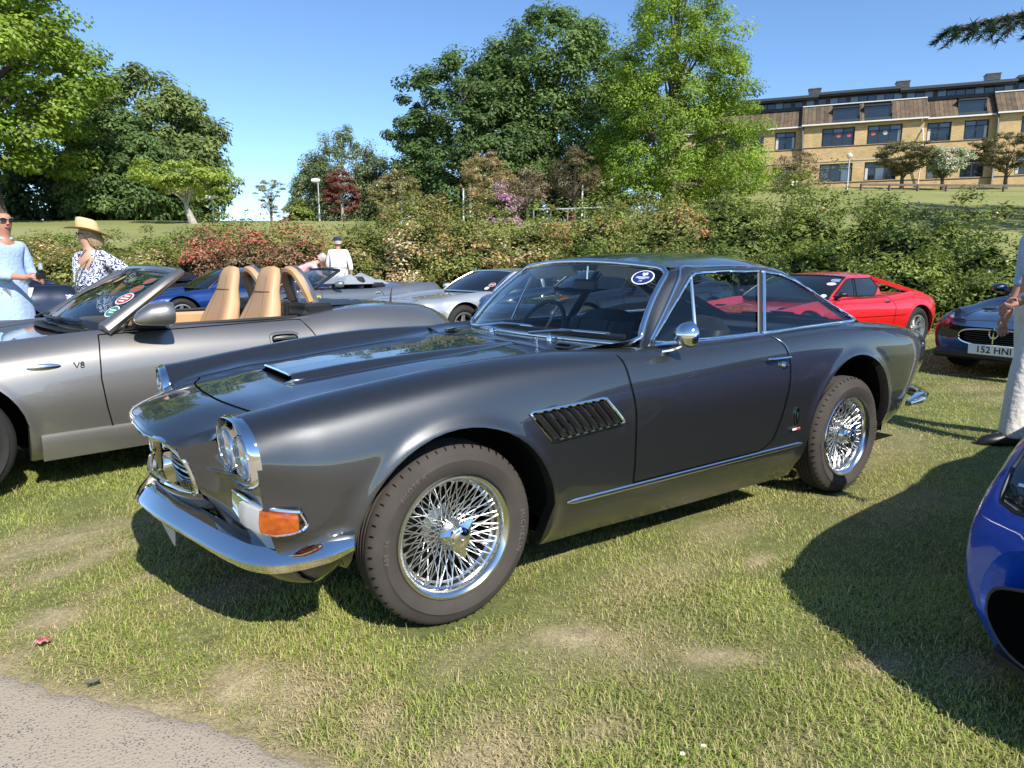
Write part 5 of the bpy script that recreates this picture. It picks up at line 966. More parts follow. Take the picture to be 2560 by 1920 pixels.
    MB().prism(mir([(1.897, yb+.005, .525), (1.913, yb+.005, .525), (1.905, yb+.005, .482)], sg), (0, sg*.001, 0)).build('badge_enamel', pmat('dark enamel', (.02, .05, .03), .2, coat=1.), bd, smooth=False)
    fb = MB().box((1.905, sg*(yb+.002), .440), (.064, .006, .011), bev=.002).build('name_bar', pmat('white enamel', (.7, .7, .66), .3), hero)
    MB().box((1.92, sg*(yb+.0045), .440), (.032, .004, .0108), bev=.001).build('name_bar_red', pmat('red enamel', (.5, .03, .03), .3), fb)
MB().grid(ribbon(np.array([(x, 0, .9) for x in (0, 1)]), np.array([(0, 0, 1.), (0, 0, 1.)]), .001)) if False else None
# windscreen
def ws(s, t):
    """s across -1..1, t up 0..1"""
    b = np.array((.792+.165*abs(s)**2.2, .672*s, .912-.012*s*s)); tpp = np.array((1.192+.075*abs(s)**2.2, .552*s, 1.254-.036*s*s)); p = b*(1-t)+tpp*t; bl = math.sin(PI*t)*.022; return p+np.array((-bl, 0, bl*.5))
ss = np.linspace(-1, 1, 41); tv = np.linspace(.0, 1, 15)
def wsr(s, t):                             # rounded corners
    k = .10; ed = max(0, (abs(s)-(1-k))/k); t2 = .5+(t-.5)*(1-.16*ed**2.2); return ws(s, t2)
WG = np.array([[wsr(s, t) for t in tv] for s in ss]); MB().grid(WG).build('windscreen', M_glass, hero, angle=80)
per = np.vstack([WG[:, 0], WG[-1, 1:-1], WG[::-1, -1], WG[0, 1:-1][::-1]]); MB().tube(per+np.array((-.004, 0, .003)), .0145, 8, closed=True, flat=.8).build('windscreen_trim', M_chrome, hero, angle=70)
# A-pillar fillet between screen and window surround, cowl between bonnet and screen
for sg in (1, -1):
    a = np.array([ws(1, t) for t in np.linspace(-.06, 1.03, 24)]); o_ = resamp(go_[:7], 24); o_[0] = (.93, .722, .885); m = MB().grid(np.stack([a, a*.5+o_*.5+np.array((-.004, .006, .004)), o_], 0)); m.v = [mir(v, sg) for v in m.v]; m.build('screen_pillar', M_hero, hero, angle=80)
cw = []
for s in np.linspace(-1, 1, 41):
    a = wsr(s, 0)+np.array((-.006, 0, -.004)); y = .70*s; xf_ = .655; z_ = bon_z(.655, y)+.001 if abs(y) < .6 else bon_z(.655, .6)+.001+(abs(y)-.6)*.18; f = np.array((xf_, y*.93, z_)); cw.append([f, f*.6+a*.4+np.array((0, 0, .004)), f*.3+a*.7+np.array((0, 0, .002)), a])
MB().grid(np.array(cw)).build('cowl', M_hero, hero, angle=80)
MB().grid(ribbon(np.array([c[0] for c in cw])[1:-1], np.tile(np.array((0, 0, 1.)), (39, 1)), .006, .003)).build('panel_gap', M_gap, hero)
MB().grid(np.array([[(.70+.02*i, y, .897+.004*math.sin(i*PI/4)+.002) for i in range(5)] for y in np.linspace(-.02, .30, 8)])).build('cowl_grille', M_chrome, hero)
for sg in (1, -1):
    MB().lathe([(.012, 0), (.012, .028), (.008, .034), (0, .035)], (.775, sg*.235-.06, .893), 2, 12).build('wiper_spindle', M_chrome, hero)
    vt_ = np.array([(.69, sg*.47, .889), (.70, sg*.42, .893), (.735, sg*.42, .899), (.745, sg*.50, .898), (.70, sg*.52, .889)]); MB().fan(vt_+np.array((0, 0, .004))).build('cowl_vent', M_gap, hero, smooth=False)
    MB().tube(np.vstack([vt_, vt_[:1]])+np.array((0, 0, .004)), .004, 6).build('cowl_vent_lip', M_hero, hero)
for y0 in (-.14, .30):
    w0 = np.array((.775, y0, .925)); s0 = -(y0)/.672; tip = ws(np.clip((y0-.42)/.672, -1, 1), .075)+np.array((-.02, 0, .016)); mid = (w0+tip)/2+np.array((-.01, 0, .012))
    MB().tube(spl([w0, mid, tip], 12), np.linspace(.008, .005, 12), 6).build('wiper_arm', M_chrome, hero); bl_ = np.array([ws((y0+d)/.672, .055+.00*d)+np.array((-.012, 0, .012)) for d in np.linspace(-.10, -.52, 12) if abs((y0+d)/.672) < .98]); MB().tube(bl_, .007, 5, flat=1.8).build('wiper_blade', M_black, hero)
    MB().tube(bl_[2:-2]+np.array((-.008, 0, .010)), .004, 5).build('wiper_bridge', M_chrome, hero)
for yq in (-.30,): MB().lathe([(.004, 0), (.006, .018), (.010, .020), (.010, .026), (0, .028)], (.70, yq, .893), 2, 10).build('washer_jet', M_chrome, hero)
# door mirror
mo = bpy.data.objects.new('door_mirror', None); COL.objects.link(mo); mo.parent = hero; mo.location = (1.065, -.842, .955); mo.rotation_euler = (0, 0, -.25); mo.empty_display_size = .05
MB().lathe([(0, -.055), (.026, -.050), (.045, -.030), (.054, -.004), (.055, .014), (.052, .018)], axis=0, n=28).build('shell', M_chrome, mo, angle=70); MB().lathe([(0, .014), (.051, .016)], axis=0, n=28).build('mirror_glass', M_reflector, mo)
MB().tube(spl([(0, .02, -.045), (-.035, .050, -.066), (-.075, .07, -.075)], 8), [.008, .009, .012, .013, .013, .012, .012, .010], 7, flat=.7).build('stalk', M_chrome, mo)
# interior
MB().box((1.55, 0, .30), (1.5, 1.38, .06)).build('carpet', M_carpet, hero); MB().box((.98, 0, .80), (.28, 1.26, .18), bev=.05).build('dashboard', M_leather_b, hero)
for sg in (-1, 1): seat(hero, (1.52, sg*.33, .42), M_leather_b, .56, .50, name='front_seat')
MB().box((2.25, 0, .60), (.22, 1.16, .50), rotm('Y', .3), bev=.06).build('rear_seat', M_leather_b, hero); MB().box((2.62, 0, .85), (.55, 1.2, .05)).build('parcel_shelf', M_leather_b, hero)
for sg in (-1, 1): MB().box((1.35, sg*.715, .64), (.9, .04, .50), bev=.01).build('door_card', M_leather_b, hero)
steering_wheel(hero, (1.20, .34, .86), .195, 1.1)
MB().box((1.225, -.02, 1.135), (.03, .20, .062), rotm('Z', -.1), bev=.012).build('rear_view_mirror', M_black, hero); MB().tube([(1.235, -.02, 1.16), (1.24, -.02, 1.235)], .005, 6).build('mirror_stem', M_chrome, hero)
for sg in (-1, 1):
    g = np.array([[(1.225+.018*i+.03*abs(y/.5)**2*0, sg*(.10+.36*j/9), 1.236-.0*i-.028*(.10+.36*j/9)**2*4-.028*i*.5) for i in range(4)] for j in range(10)]); MB().grid(g).grid(g+np.array((0, 0, -.014))).build('sun_visor', pmat('cream visor', (.60, .57, .50), .8), hero)
# windscreen sticker: blue disc, white rim, emblem and lines
sc_ = np.array(ws(-.835, .83))+np.array((-.004, 0, .002)); eu = unit(ws(-.80, .83)-ws(-.87, .83)); ev = unit(ws(-.835, .875)-ws(-.835, .785)); en = unit(np.cross(eu, ev)); en = en if en[0] < 0 else -en
def disc(cen, r, n=36, k=1.): a = np.linspace(0, 2*PI, n, endpoint=False); return cen+np.cos(a)[:, None]*r*k*eu+np.sin(a)[:, None]*r*ev
M_sblue = pmat('sticker blue', (.012, .03, .16), .4); M_swhite = pmat('sticker white', (.8, .8, .8), .4)
so_ = MB().fan(disc(sc_, .052, k=1.05)).build('windscreen_sticker', M_swhite, hero, smooth=False); MB().fan(disc(sc_+en*.0012, .046, k=1.05)).build('sticker_field', M_sblue, so_, smooth=False)
eru = -eu if np.dot(eu, np.array((0, 1, 0))) > 0 else eu
eru = unit(np.array((.35, -1, 0))); eru = unit(eru-en*(eru @ en))
def onst(V, dx, dy, off): return sc_+en*off+(V[:, :1]+dx)*eru+(V[:, 1:2]+dy)*ev
mb = MB()
for px_, py_, s_ in ((0, .022, .011), (-.007, .027, .006), (.008, .028, .007), (.002, .012, .005), (.012, .019, .005)): a = np.linspace(0, 2*PI, 7, endpoint=False); mb.fan(onst(np.c_[np.cos(a)*s_, np.sin(a)*s_*.9], px_, py_, .0022))
for py_, hw_ in ((.001, .030), (-.006, .032), (-.013, .016)): mb.add(onst(np.array([(-hw_, -.0016), (hw_, -.0016), (hw_, .0016), (-hw_, .0016)]), 0, py_, .0022), [(0, 1, 2, 3)])
V, F = text_geo('19', .018); mb.add(onst(V, 0, -.030, .0022), F); mb.build('sticker_print', M_swhite, so_, smooth=False)
# wire wheels
M_spoke = pmat('plated spokes', (.74, .74, .72), .34, metal=1.); M_rim = pmat('polished rim', (.72, .72, .70), .17, metal=1.)
def wire_wheel(x, y, out, tr=.326, name='wire_wheel', full=True):
    o = bpy.data.objects.new(name, None); COL.objects.link(o); o.parent = hero; o.location = (x, y, .309); o.empty_display_size = .1; s = out
    w = .150
    ty = tyre_mesh(tr, .218, w, n=96); to = ty.build('tyre', M_tyre, o, angle=42)
    # tread blocks cut by sipes at the shoulder
    mb = MB()
    for k in range(56):
        a = 2*PI*k/56
        for sd in (-1, 1):
            for (r_, yy, L) in ((tr-.0090, .0655, .016),):
                q = Matrix.Rotation(-a, 4, 'Y') @ Matrix.Translation((r_+.002, sd*yy, 0)) @ Matrix.Rotation(sd*(.55), 4, 'Z')
                m2 = MB().box((0, 0, 0), (.004, L, .0012)); m2.xf(q); mb.add(m2.v[0], m2.f)
    mb.build('tread_sipes', M_gap, to, smooth=False, kind='stuff')
    for txt, ang, size in (('MICHELIN', -.12, .030), ('PILOTE X', 2.25, .023), ('600  16', 3.10, .023)):
        mb = MB(); V, F = text_geo(txt, size, spacing=1.25); rr = .272; a = ang-V[:, 0]/rr*1.0; r2 = rr+V[:, 1]; yy = np.interp(r2, [.24, .255, .272, .29], [.0800, .0842, .0862, .0838])+.0012
        mb.add(np.stack([np.cos(a)*r2*1.0, s*yy, np.sin(a)*r2], 1), F); mb.build('tyre_lettering', M_letter, to, smooth=False)
    MB().lathe([(.219, s*.060), (.2245, s*.066), (.2265, s*.071), (.224, s*.075), (.216, s*.0755), (.208, s*.070), (.200, s*.060), (.197, s*.044), (.190, s*.038), (.187, s*.020), (.180, s*.012), (.178, -s*.02), (.185, -s*.06), (.21, -s*.072)], axis=1, n=96).build('rim', M_rim, o, angle=30)
    MB().lathe([(0, s*.080), (.030, s*.080), (.040, s*.076), (.044, s*.060), (.050, s*.050), (.054, s*.035), (.054, s*.0), (.060, -s*.02), (.075, -s*.03), (.082, -s*.045), (.075, -s*.055)], axis=1, n=40).build('hub', M_rim, o, angle=40)
    mb = MB(); N = 24
    for k in range(N):
        for (rh, yh, da, rr, yr) in ((.052, .030, .42, .192, .042), (.052, .022, -.42, .192, .040), (.078, -.040, .30, .183, .012), (.078, -.047, -.30, .183, .010)):
            if (k % 2) and yh > 0 and False: continue
            a = 2*PI*k/N+(0 if da > 0 else PI/N); b = a+da; p, q = np.array((math.cos(a)*rh, s*yh, math.sin(a)*rh)), np.array((math.cos(b)*rr, s*yr, math.sin(b)*rr)); mb.tube([p, p*.15+q*.85, p*.14+q*.86, q], [.0019, .0019, .0031, .0033], 5, cap=False)
    mb.build('spokes', M_spoke, o, kind='stuff')
    mb = MB()
    for k in range(3):
        a = 2*PI*k/3+.62; d = np.array((math.cos(a), 0, math.sin(a))); t = np.array((-math.sin(a), 0, math.cos(a)))
        G = np.array([[d*r_+t*(w_*f+sk)+np.array((0, s*(yo+th*(1-abs(f))), 0)) for f in (-1, -.5, 0, .5, 1)] for r_, w_, sk, yo, th in ((.020, .032, 0, .078, .018), (.040, .027, .002, .080, .013), (.056, .019, .006, .083, .008), (.071, .010, .011, .086, .005), (.079, .003, .015, .088, .002))]); mb.grid(G)
    mb.lathe([(0, s*.107), (.022, s*.106), (.031, s*.103), (.033, s*.098), (.040, s*.096), (.042, s*.070)], axis=1, n=32); mb.build('spinner', M_chrome, o, angle=40)
    V = trident(.030, .002); V.xf(Matrix.Rotation(PI/2*(-s), 4, 'Z')); V.xf(Matrix.Translation((0, s*.1085, 0))); V.build('hub_emblem', M_alloy, o)
    MB().lathe([(.0, -s*.062), (.165, -s*.062), (.165, -s*.07)], axis=1, n=32).build('brake_drum', M_well, o)
    return o
for x, zz in ((0, 0), (2.5, 0)):
    wire_wheel(x, -.700, -1); wire_wheel(x, .700, 1)
MB().tube([(0, -.66, .309), (0, .66, .309)], .04, 8).build('front_axle', M_well, hero); MB().tube([(2.5, -.66, .309), (2.5, .66, .309)], .05, 8).build('rear_axle', M_well, hero)
# ------------------------------------------------------------------ generic half-body stations for the other cars
def GS(x, zc, ze, ye, zs, ys, w, zw, zb, bow=0., ws_=None):
    """one station: centre height, bonnet-edge height/offset, crest height/offset, half width at zw, bottom; bow sweeps the flanks back"""
    q = [(0, zc), (ye*.55, zc*.62+ze*.38), (ye, ze), (ys, zs), (ys+(w-ys)*.72, zs-(zs-zw)*.33), (w, zw), (w-.010, zw*.55+zb*.45), (w-.045, zb+.06), (w-.10, zb)]
    return [(x+bow*(y/w)**2, y, z) for y, z in q]
def car_shell(root, mat, T, P, arches, xs, planar, opening=None, bonnet=None, doorp=None, flare=.008, extra=None, ntop=18, nside=26):
    net = Net(T, P, 3, arches, flare=flare, planar=planar)
    X = [x for x in xs]
    for a in arches: X += archx(a, 20)+[a[0]-a[2]-.004, a[0]+a[2]+.004]
    X = np.array(sorted(set(np.round(X, 5)))); X = X[(X >= T[0]) & (X <= T[-1])]; G = net.grid(X, ntop, nside); nu, nv = G.shape[:2]
    jj = np.arange(nv-1)[None]+np.zeros((nu-1, 1)); tc = (X[:-1]+X[1:])[:, None]/2+np.zeros((1, nv-1)); xc = (G[:-1, :-1, 0]+G[1:, 1:, 0])/2; zc = (G[:-1, :-1, 2]+G[1:, 1:, 2])/2
    z = np.zeros(jj.shape, bool); op = z if opening is None else (tc > opening[0]) & (tc < opening[1]) & (jj < opening[2]); bn = z if bonnet is None else (tc > bonnet[0]) & (tc < bonnet[1]) & (jj < 12); dr = z if doorp is None else (jj >= ntop) & inpoly(xc, zc, doorp)
    split_grid(G, [('body', ~(op | bn | dr), 'both', mat), ('bonnet', bn & ~op, 'both', mat), ('door', dr, 'each', mat)], net.N, root)
    E = G[:, -1]; I = E.copy(); I[:, 1] -= .05; MB().grid(np.stack([E, I], 1)).mirror_y().build('arch_lip', mat, root)
    for k, nm in ((0, 'nose_panel'), (-1, 'tail_panel')):
        t = G[k]; s = -1 if k == 0 else 1; MB().grid(np.stack([t]+[t*(1, f, 1)+np.array((s*.02*(1-f*f), 0, 0)) for f in (.85, .66, .33, 0)], 0)).mirror_y().build(nm, mat, root, angle=70)
    w = float(G[nu//2, -1, 1]); MB().box(((T[0]+T[-1])/2, 0, float(G[nu//2, -1, 2])+.03), ((T[-1]-T[0])*.9, w*1.25, .03)).build('floor_pan', M_well, root)
    for (ax, az, ar) in arches:
        for sg in (1, -1): MB().lathe([(ar+.015, (w+.02)*sg), (ar+.015, (w-.30)*sg), (0, (w-.30)*sg)], (ax, 0, az), 1, 28, -.15, PI+.15).build('wheel_well', M_well, root)
    for poly in ([doorp] if doorp is not None else []):
        for sg in (1, -1):
            q = np.array(list(poly)+[poly[0]]); q = resamp(np.c_[q, 0*q[:, 0]], 90)[:, :2]; a = net.side_line(q, 0.)*np.array((1, sg, 1)); MB().grid(ribbon(a, np.tile(np.array((0, sg*.995, .1)), (len(a), 1)), .007, .003)).build('panel_gap', M_gap, root)
    if bonnet is not None:
        i0, i1 = np.argmin(np.abs(X-bonnet[0])), np.argmin(np.abs(X-bonnet[1]))
        for sg in (1, -1): MB().grid(ribbon(G[i0:i1+1, 12]*(1, sg, 1), net.N[i0:i1+1, 12]*(1, sg, 1), .006, .002)).build('panel_gap', M_gap, root)
        L = np.vstack([G[i0, :13][::-1]*(1, -1, 1), G[i0, 1:13]]); MB().grid(ribbon(L, np.tile(np.array((-.2, 0, 1.)), (len(L), 1)), .007, .003)).build('panel_gap', M_gap, root)
    net.G = G; net.X = X; return net
def place(root, wx, wy, rz, track):
    """put the near front wheel of a car (local (0,-track)) at world wx, wy"""
    c, s = math.cos(rz), math.sin(rz); root.location = (wx-s*track, wy+c*track, 0); root.rotation_euler = (0, 0, rz)
# ------------------------------------------------------------------ silver-grey open sports car
M_silv = paint('grey metallic paint', (.265, .250, .226), rough=.42, metal=.80)
spy = empty('open_sports_car', (0, 0, 0), 0, 'silver-grey open two-seater with tan leather seats, parked beside the dark coupe', 'car')
T_ = [-.90, -.70, -.4, 0, .4, .8, 1.2, 2.0, 2.44, 2.9, 3.3, 3.50]
P_ = [GS(-.90, .52, .50, .40, .49, .55, .62, .42, .24, .22), GS(-.70, .60, .59, .46, .60, .60, .76, .50, .20, .12), GS(-.4, .68, .67, .52, .70, .64, .86, .52, .18), GS(0, .745, .75, .56, .79, .67, .905, .55, .17), GS(.4, .80, .80, .60, .835, .70, .905, .55, .17), GS(.8, .845, .845, .63, .862, .73, .895, .54, .165),
      GS(1.2, .85, .85, .64, .865, .745, .895, .54, .165), GS(2.0, .87, .868, .63, .872, .745, .905, .56, .165), GS(2.44, .935, .93, .60, .915, .735, .91, .60, .17), GS(2.9, .945, .935, .58, .905, .71, .895, .60, .20), GS(3.3, .905, .895, .54, .865, .66, .84, .60, .25, -.06), GS(3.50, .84, .83, .50, .80, .60, .76, .58, .30, -.12)]
dp = [(.765, .84), (.745, .74), (.735, .60), (.748, .45), (.775, .30), (1.95, .30), (2.06, .45), (2.085, .62), (2.07, .76), (2.01, .866)]
snet = car_shell(spy, M_silv, T_, P_, [(0, .325, .375), (2.44, .325, .385)], np.r_[np.linspace(-.9, -.4, 10), np.linspace(.4, 2.05, 40), np.linspace(2.8, 3.5, 16)], (-.4, 2.95), opening=(.93, 2.15, 15), bonnet=(-.75, .70), doorp=dp)
for x in (0, 2.44):
    for sg in (-1, 1): five_spoke('wheel', spy, x, sg*.785, .318, .228, .20, M_alloys, sg, 7)
for sg in (1, -1):
    # side skirt
    sk = np.array([[(x, snet.side_y(x, .30)[0]+dy, z) for x in np.linspace(.42, 2.02, 30)] for z, dy in ((.33, -.006), (.318, .012), (.30, .016), (.24, .012), (.175, .0), (.165, -.03))])*np.array((1, sg, 1)); MB().grid(sk).build('side_skirt', M_silv, spy, angle=35)
    q = snet.side_y(1.85, .735)[0]
    a = np.linspace(0, 2*PI, 40, endpoint=False); e = .55
    def so(hw, hh, off): xz = np.stack([1.85+np.sign(np.cos(a))*np.abs(np.cos(a))**e*hw, .742+np.sign(np.sin(a))*np.abs(np.sin(a))**e*hh], 1); return snet.side_line(xz, off)*np.array((1, sg, 1))
    ho2 = MB().grid(np.stack([so(.108, .052, .000), so(.104, .049, .006), so(.092, .038, .006), so(.088, .035, -.004)], 0), cv=True).build('door_handle', M_silv, spy); MB().fan(so(.090, .036, .0015)).build('handle_recess', M_gap, ho2, smooth=False)
    MB().tube(np.array([(1.77, q+.006, .752), (1.78, q+.016, .757), (1.90, q+.016, .757), (1.915, q+.006, .752)])*np.array((1, sg, 1)), .013, 7).build('handle_pull', M_silv, ho2)
    q = snet.side_y(.47, .69)[0]; g = np.array([[(.47+.080*math.cos(b)*r_, q+.002+.010*(1-r_*r_), .692+.020*math.sin(b)*r_) for b in a] for r_ in (1, .8, .5, .2, .01)])*np.array((1, sg, 1)); MB().grid(g, cv=True).build('side_repeater', M_alloy, spy)
    V, F = text_geo('V8', .050, .003); q2 = snet.side_y(.635, .68)[0]; MB().add(np.stack([.635+V[:, 0]*(1 if sg < 0 else -1), sg*(q2+.003+V[:, 2]), .688+V[:, 1]], 1), F).build('badge', M_alloy, spy, smooth=False)
    # windscreen frame
    A = [np.array((.80, .765, .865)), np.array((1.02, .715, 1.02)), np.array((1.24, .640, 1.165)), np.array((1.29, .60, 1.190))]
    P1 = spl(A, 16)*np.array((1, sg, 1)); MB().tube(P1, np.linspace(.058, .040, 16), 10, flat=.7).build('screen_pillar', M_silv, spy); MB().tube(P1+np.array((.030, -sg*.008, -.004)), np.linspace(.020, .016, 16), 6).build('pillar_seal', M_black, spy)
hd = spl([(1.285, -.605, 1.188), (1.262, -.40, 1.207), (1.25, 0, 1.216), (1.262, .40, 1.207), (1.285, .605, 1.188)], 30); MB().tube(hd, .032, 8, flat=.75).build('screen_header', M_silv, spy); MB().tube(hd+np.array((.03, 0, -.002)), .018, 6).build('header_seal', M_black, spy)
def wss(s, t): b = np.array((.66+.16*abs(s)**2, .77*s, .868-.01*s*s)); u_ = np.array((1.245+.04*abs(s)**2, .61*s, 1.205-.022*s*s)); k = math.sin(PI*t)*.03; return b*(1-t)+u_*t+np.array((-k, 0, k*.6))
WS = np.array([[wss(s, t) for t in np.linspace(0, 1, 12)] for s in np.linspace(-1, 1, 31)]); MB().grid(WS).build('windscreen', M_glassd, spy, angle=80)
MB().grid(np.array([[wss(s, t)+np.array((-.002, 0, .002)) for t in np.linspace(0, .08, 3)] for s in np.linspace(-.99, .99, 31)])).build('screen_band', M_black, spy)
for sg in (1, -1): MB().grid(np.array([[wss(sg*s, t)+np.array((-.002, 0, .002)) for t in np.linspace(0.0, 1, 12)] for s in (.94, .97, 1.0)])).build('screen_edge', M_black, spy)
# wipers, cowl
for y0, y1, xx in ((.10, -.52, .70), (.62, .06, .71)):
    pts = [wss((y0+(y1-y0)*f)/.77, .05)+np.array((-.02, 0, .02)) for f in np.linspace(0, 1, 9)]; MB().tube(pts, .011, 6).build('wiper_blade', M_black, spy); MB().tube(np.array([(xx-.03, y0-.02, .875), (xx, y0-.1, .90), pts[5]+np.array((-.015, 0, .015))]), .010, 6).build('wiper_arm', M_black, spy)
MB().grid(np.array([[(.60+.02*i+.10*abs(y/.75)**2, y, .852-.012*abs(y/.75)**2+.004*(i > 0)) for i in range(5)] for y in np.linspace(-.70, .70, 15)])).build('cowl_panel', M_black, spy)
# stickers along the near edge of the screen
def on_screen(V, s, t, fn, off=.004):
    c = fn(s, t); eu_ = unit(fn(s-.02, t)-fn(s+.02, t)); ev_ = unit(fn(s, t+.02)-fn(s, t-.02)); n_ = unit(np.cross(eu_, ev_)); n_ = n_ if n_[0] < 0 else -n_; return c+n_*off+V[:, :1]*eu_+V[:, 1:2]*ev_
M_sred = pmat('sticker red', (.40, .05, .04), .45); M_sgrn = pmat('sticker green', (.03, .20, .14), .45); M_scream = pmat('sticker cream', (.72, .72, .66), .45)
def rdisc(r, k=1., n=26): a = np.linspace(0, 2*PI, n, endpoint=False); return np.c_[np.cos(a)*r*k, np.sin(a)*r, 0*a]
def car_sticker(par, s, t, fn, r, k, m1, m2, lines=2):
    o = MB().fan(on_screen(rdisc(r, k), s, t, fn, .005)).build('screen_sticker', m1, par, smooth=False); MB().fan(on_screen(rdisc(r*.86, k), s, t, fn, .0062)).build('sticker_field', m2, o, smooth=False)
    mb = MB()
    for i in range(lines): y = (i-(lines-1)/2)*r*.42; w = r*k*(.6 if i == lines//2 else .42); mb.add(on_screen(np.array([(-w, y-r*.10, 0), (w, y-r*.10, 0), (w, y+r*.10, 0), (-w, y+r*.10, 0)]), s, t, fn, .0075), [(0, 1, 2, 3)])
    mb.build('sticker_print', m1, o, smooth=False, kind='stuff')
car_sticker(spy, -.86, .26, wss, .048, 1.15, M_scream, M_sgrn, 2); car_sticker(spy, -.83, .46, wss, .058, 1.2, M_scream, M_sred, 3); car_sticker(spy, -.80, .63, wss, .048, 1.15, M_sgrn, M_sred, 2); car_sticker(spy, -.78, .79, wss, .044, 1.15, M_sgrn, M_sred, 2)
# mirrors
for sg in (1, -1):
    mo2 = bpy.data.objects.new('door_mirror', None); COL.objects.link(mo2); mo2.parent = spy; mo2.location = (1.05, sg*.93, .955); mo2.empty_display_size = .05
    g = []
    for x, ry, rz_, cy, cz in ((-.135, .012, .012, -.02, -.03), (-.11, .045, .038, -.01, -.02), (-.05, .080, .062, 0, -.005), (.02, .095, .072, .0, 0), (.062, .095, .072, 0, 0), (.072, .088, .066, 0, 0)): b = np.linspace(0, 2*PI, 20, endpoint=False); g.append(np.stack([np.full(20, x), cy+np.sign(np.cos(b))*np.abs(np.cos(b))**.8*ry, cz+np.sign(np.sin(b))*np.abs(np.sin(b))**.8*rz_], 1))
    MB().grid(np.array(g), cv=True).fan(g[0]).build('shell', M_silv, mo2, angle=60); MB().fan(g[-1]).build('mirror_glass', M_reflector, mo2, smooth=False)
    MB().grid(np.array([[(x, -sg*.16, z) for x, z in ((-.16, -.105), (.10, -.105))], [(x, -sg*.08, z) for x, z in ((-.11, -.075), (.04, -.075))], [(x, -sg*.02, z) for x, z in ((-.08, -.03), (.04, -.04))]])).grid(np.array([[(-.16, -sg*.165, -.105), (.09, -sg*.165, -.105)], [(-.04, -sg*.15, -.02), (.05, -sg*.15, -.03)], [(-.05, -sg*.02, -.02), (.05, -sg*.02, -.02)]])).build('mirror_foot', M_black, mo2)
# cabin
MB().box((1.5, 0, .35), (1.2, 1.3, .05)).build('carpet', M_carpet, spy); MB().box((.98, 0, .76), (.22, 1.36, .16), bev=.06).build('dashboard', M_leather_t, spy)
for sg in (-1, 1):
    MB().box((1.48, sg*.70, .68), (1.05, .07, .36), bev=.02).build('door_card', M_leather_t, spy); MB().box((1.45, sg*.662, .70), (.98, .02, .05), bev=.008).build('door_inlay', M_alloys, spy); MB().tube(np.array([(.93, sg*.69, .866), (1.5, sg*.71, .872), (2.02, sg*.705, .878)]), .014, 6).build('door_seal', M_black, spy)
    seat(spy, (1.75, sg*.37, .37), M_leather_t, tall=True, w=.54, name='seat')
    # roll hoop behind each seat
    hoop = spl([(2.29, sg*.37-.15, .84), (2.25, sg*.37-.15, .97), (2.20, sg*.37-.13, 1.10), (2.17, sg*.37-.07, 1.185), (2.165, sg*.37, 1.20), (2.17, sg*.37+.07, 1.185), (2.20, sg*.37+.13, 1.10), (2.25, sg*.37+.15, .97), (2.29, sg*.37+.15, .84)], 40)
    MB().tube(hoop, .038, 8).build('roll_hoop', M_silv, spy); MB().tube(hoop[6:-6]+np.array((-.022, 0, 0)), .034, 8).build('hoop_pad', M_leather_t, spy)
    MB().box((1.98, sg*.62, .93), (.04, .04, .12), bev=.01).build('belt_guide', M_black, spy)
MB().box((1.5, 0, .62), (.9, .20, .22), bev=.04).build('centre_tunnel', M_leather_t, spy); MB().box((2.16, 0, .82), (.16, 1.36, .20), bev=.03).build('rear_bulkhead', M_black, spy)
for sg in (-1, 1): MB().box((2.22, sg*.50, .92), (.22, .34, .09), bev=.02).build('rear_trim', M_black, spy)
tg = np.array([[(x, y, .930+.022*math.sin(PI*min(1, max(0, (x-2.2)/.75)))*(1-(y/.62)**2)+.008) for y in np.linspace(-.56+.18*max(0, (x-2.55)/.4)**2, .56-.18*max(0, (x-2.55)/.4)**2, 15)] for x in np.linspace(2.2, 2.95, 14)]); MB().grid(tg).build('tonneau_cover', M_black, spy, angle=70)
steering_wheel(spy, (1.25, .37, .80), .185, 1.1)
MB().tube([(3.08, -.28, .92), (3.085, -.28, .99), (3.10, -.28, 1.05)], [.010, .006, .003], 6).build('aerial', M_black, spy)
for sg in (-1, 1): MB().box((3.44, sg*.56, .70), (.10, .16, .12), bev=.04).build('tail_light', M_red, spy); MB().box((-.66, sg*.60, .575), (.16, .15, .10), bev=.04).build('headlight', M_lens, spy)
place(spy, -1.56, 1.68, R(8.), .875)
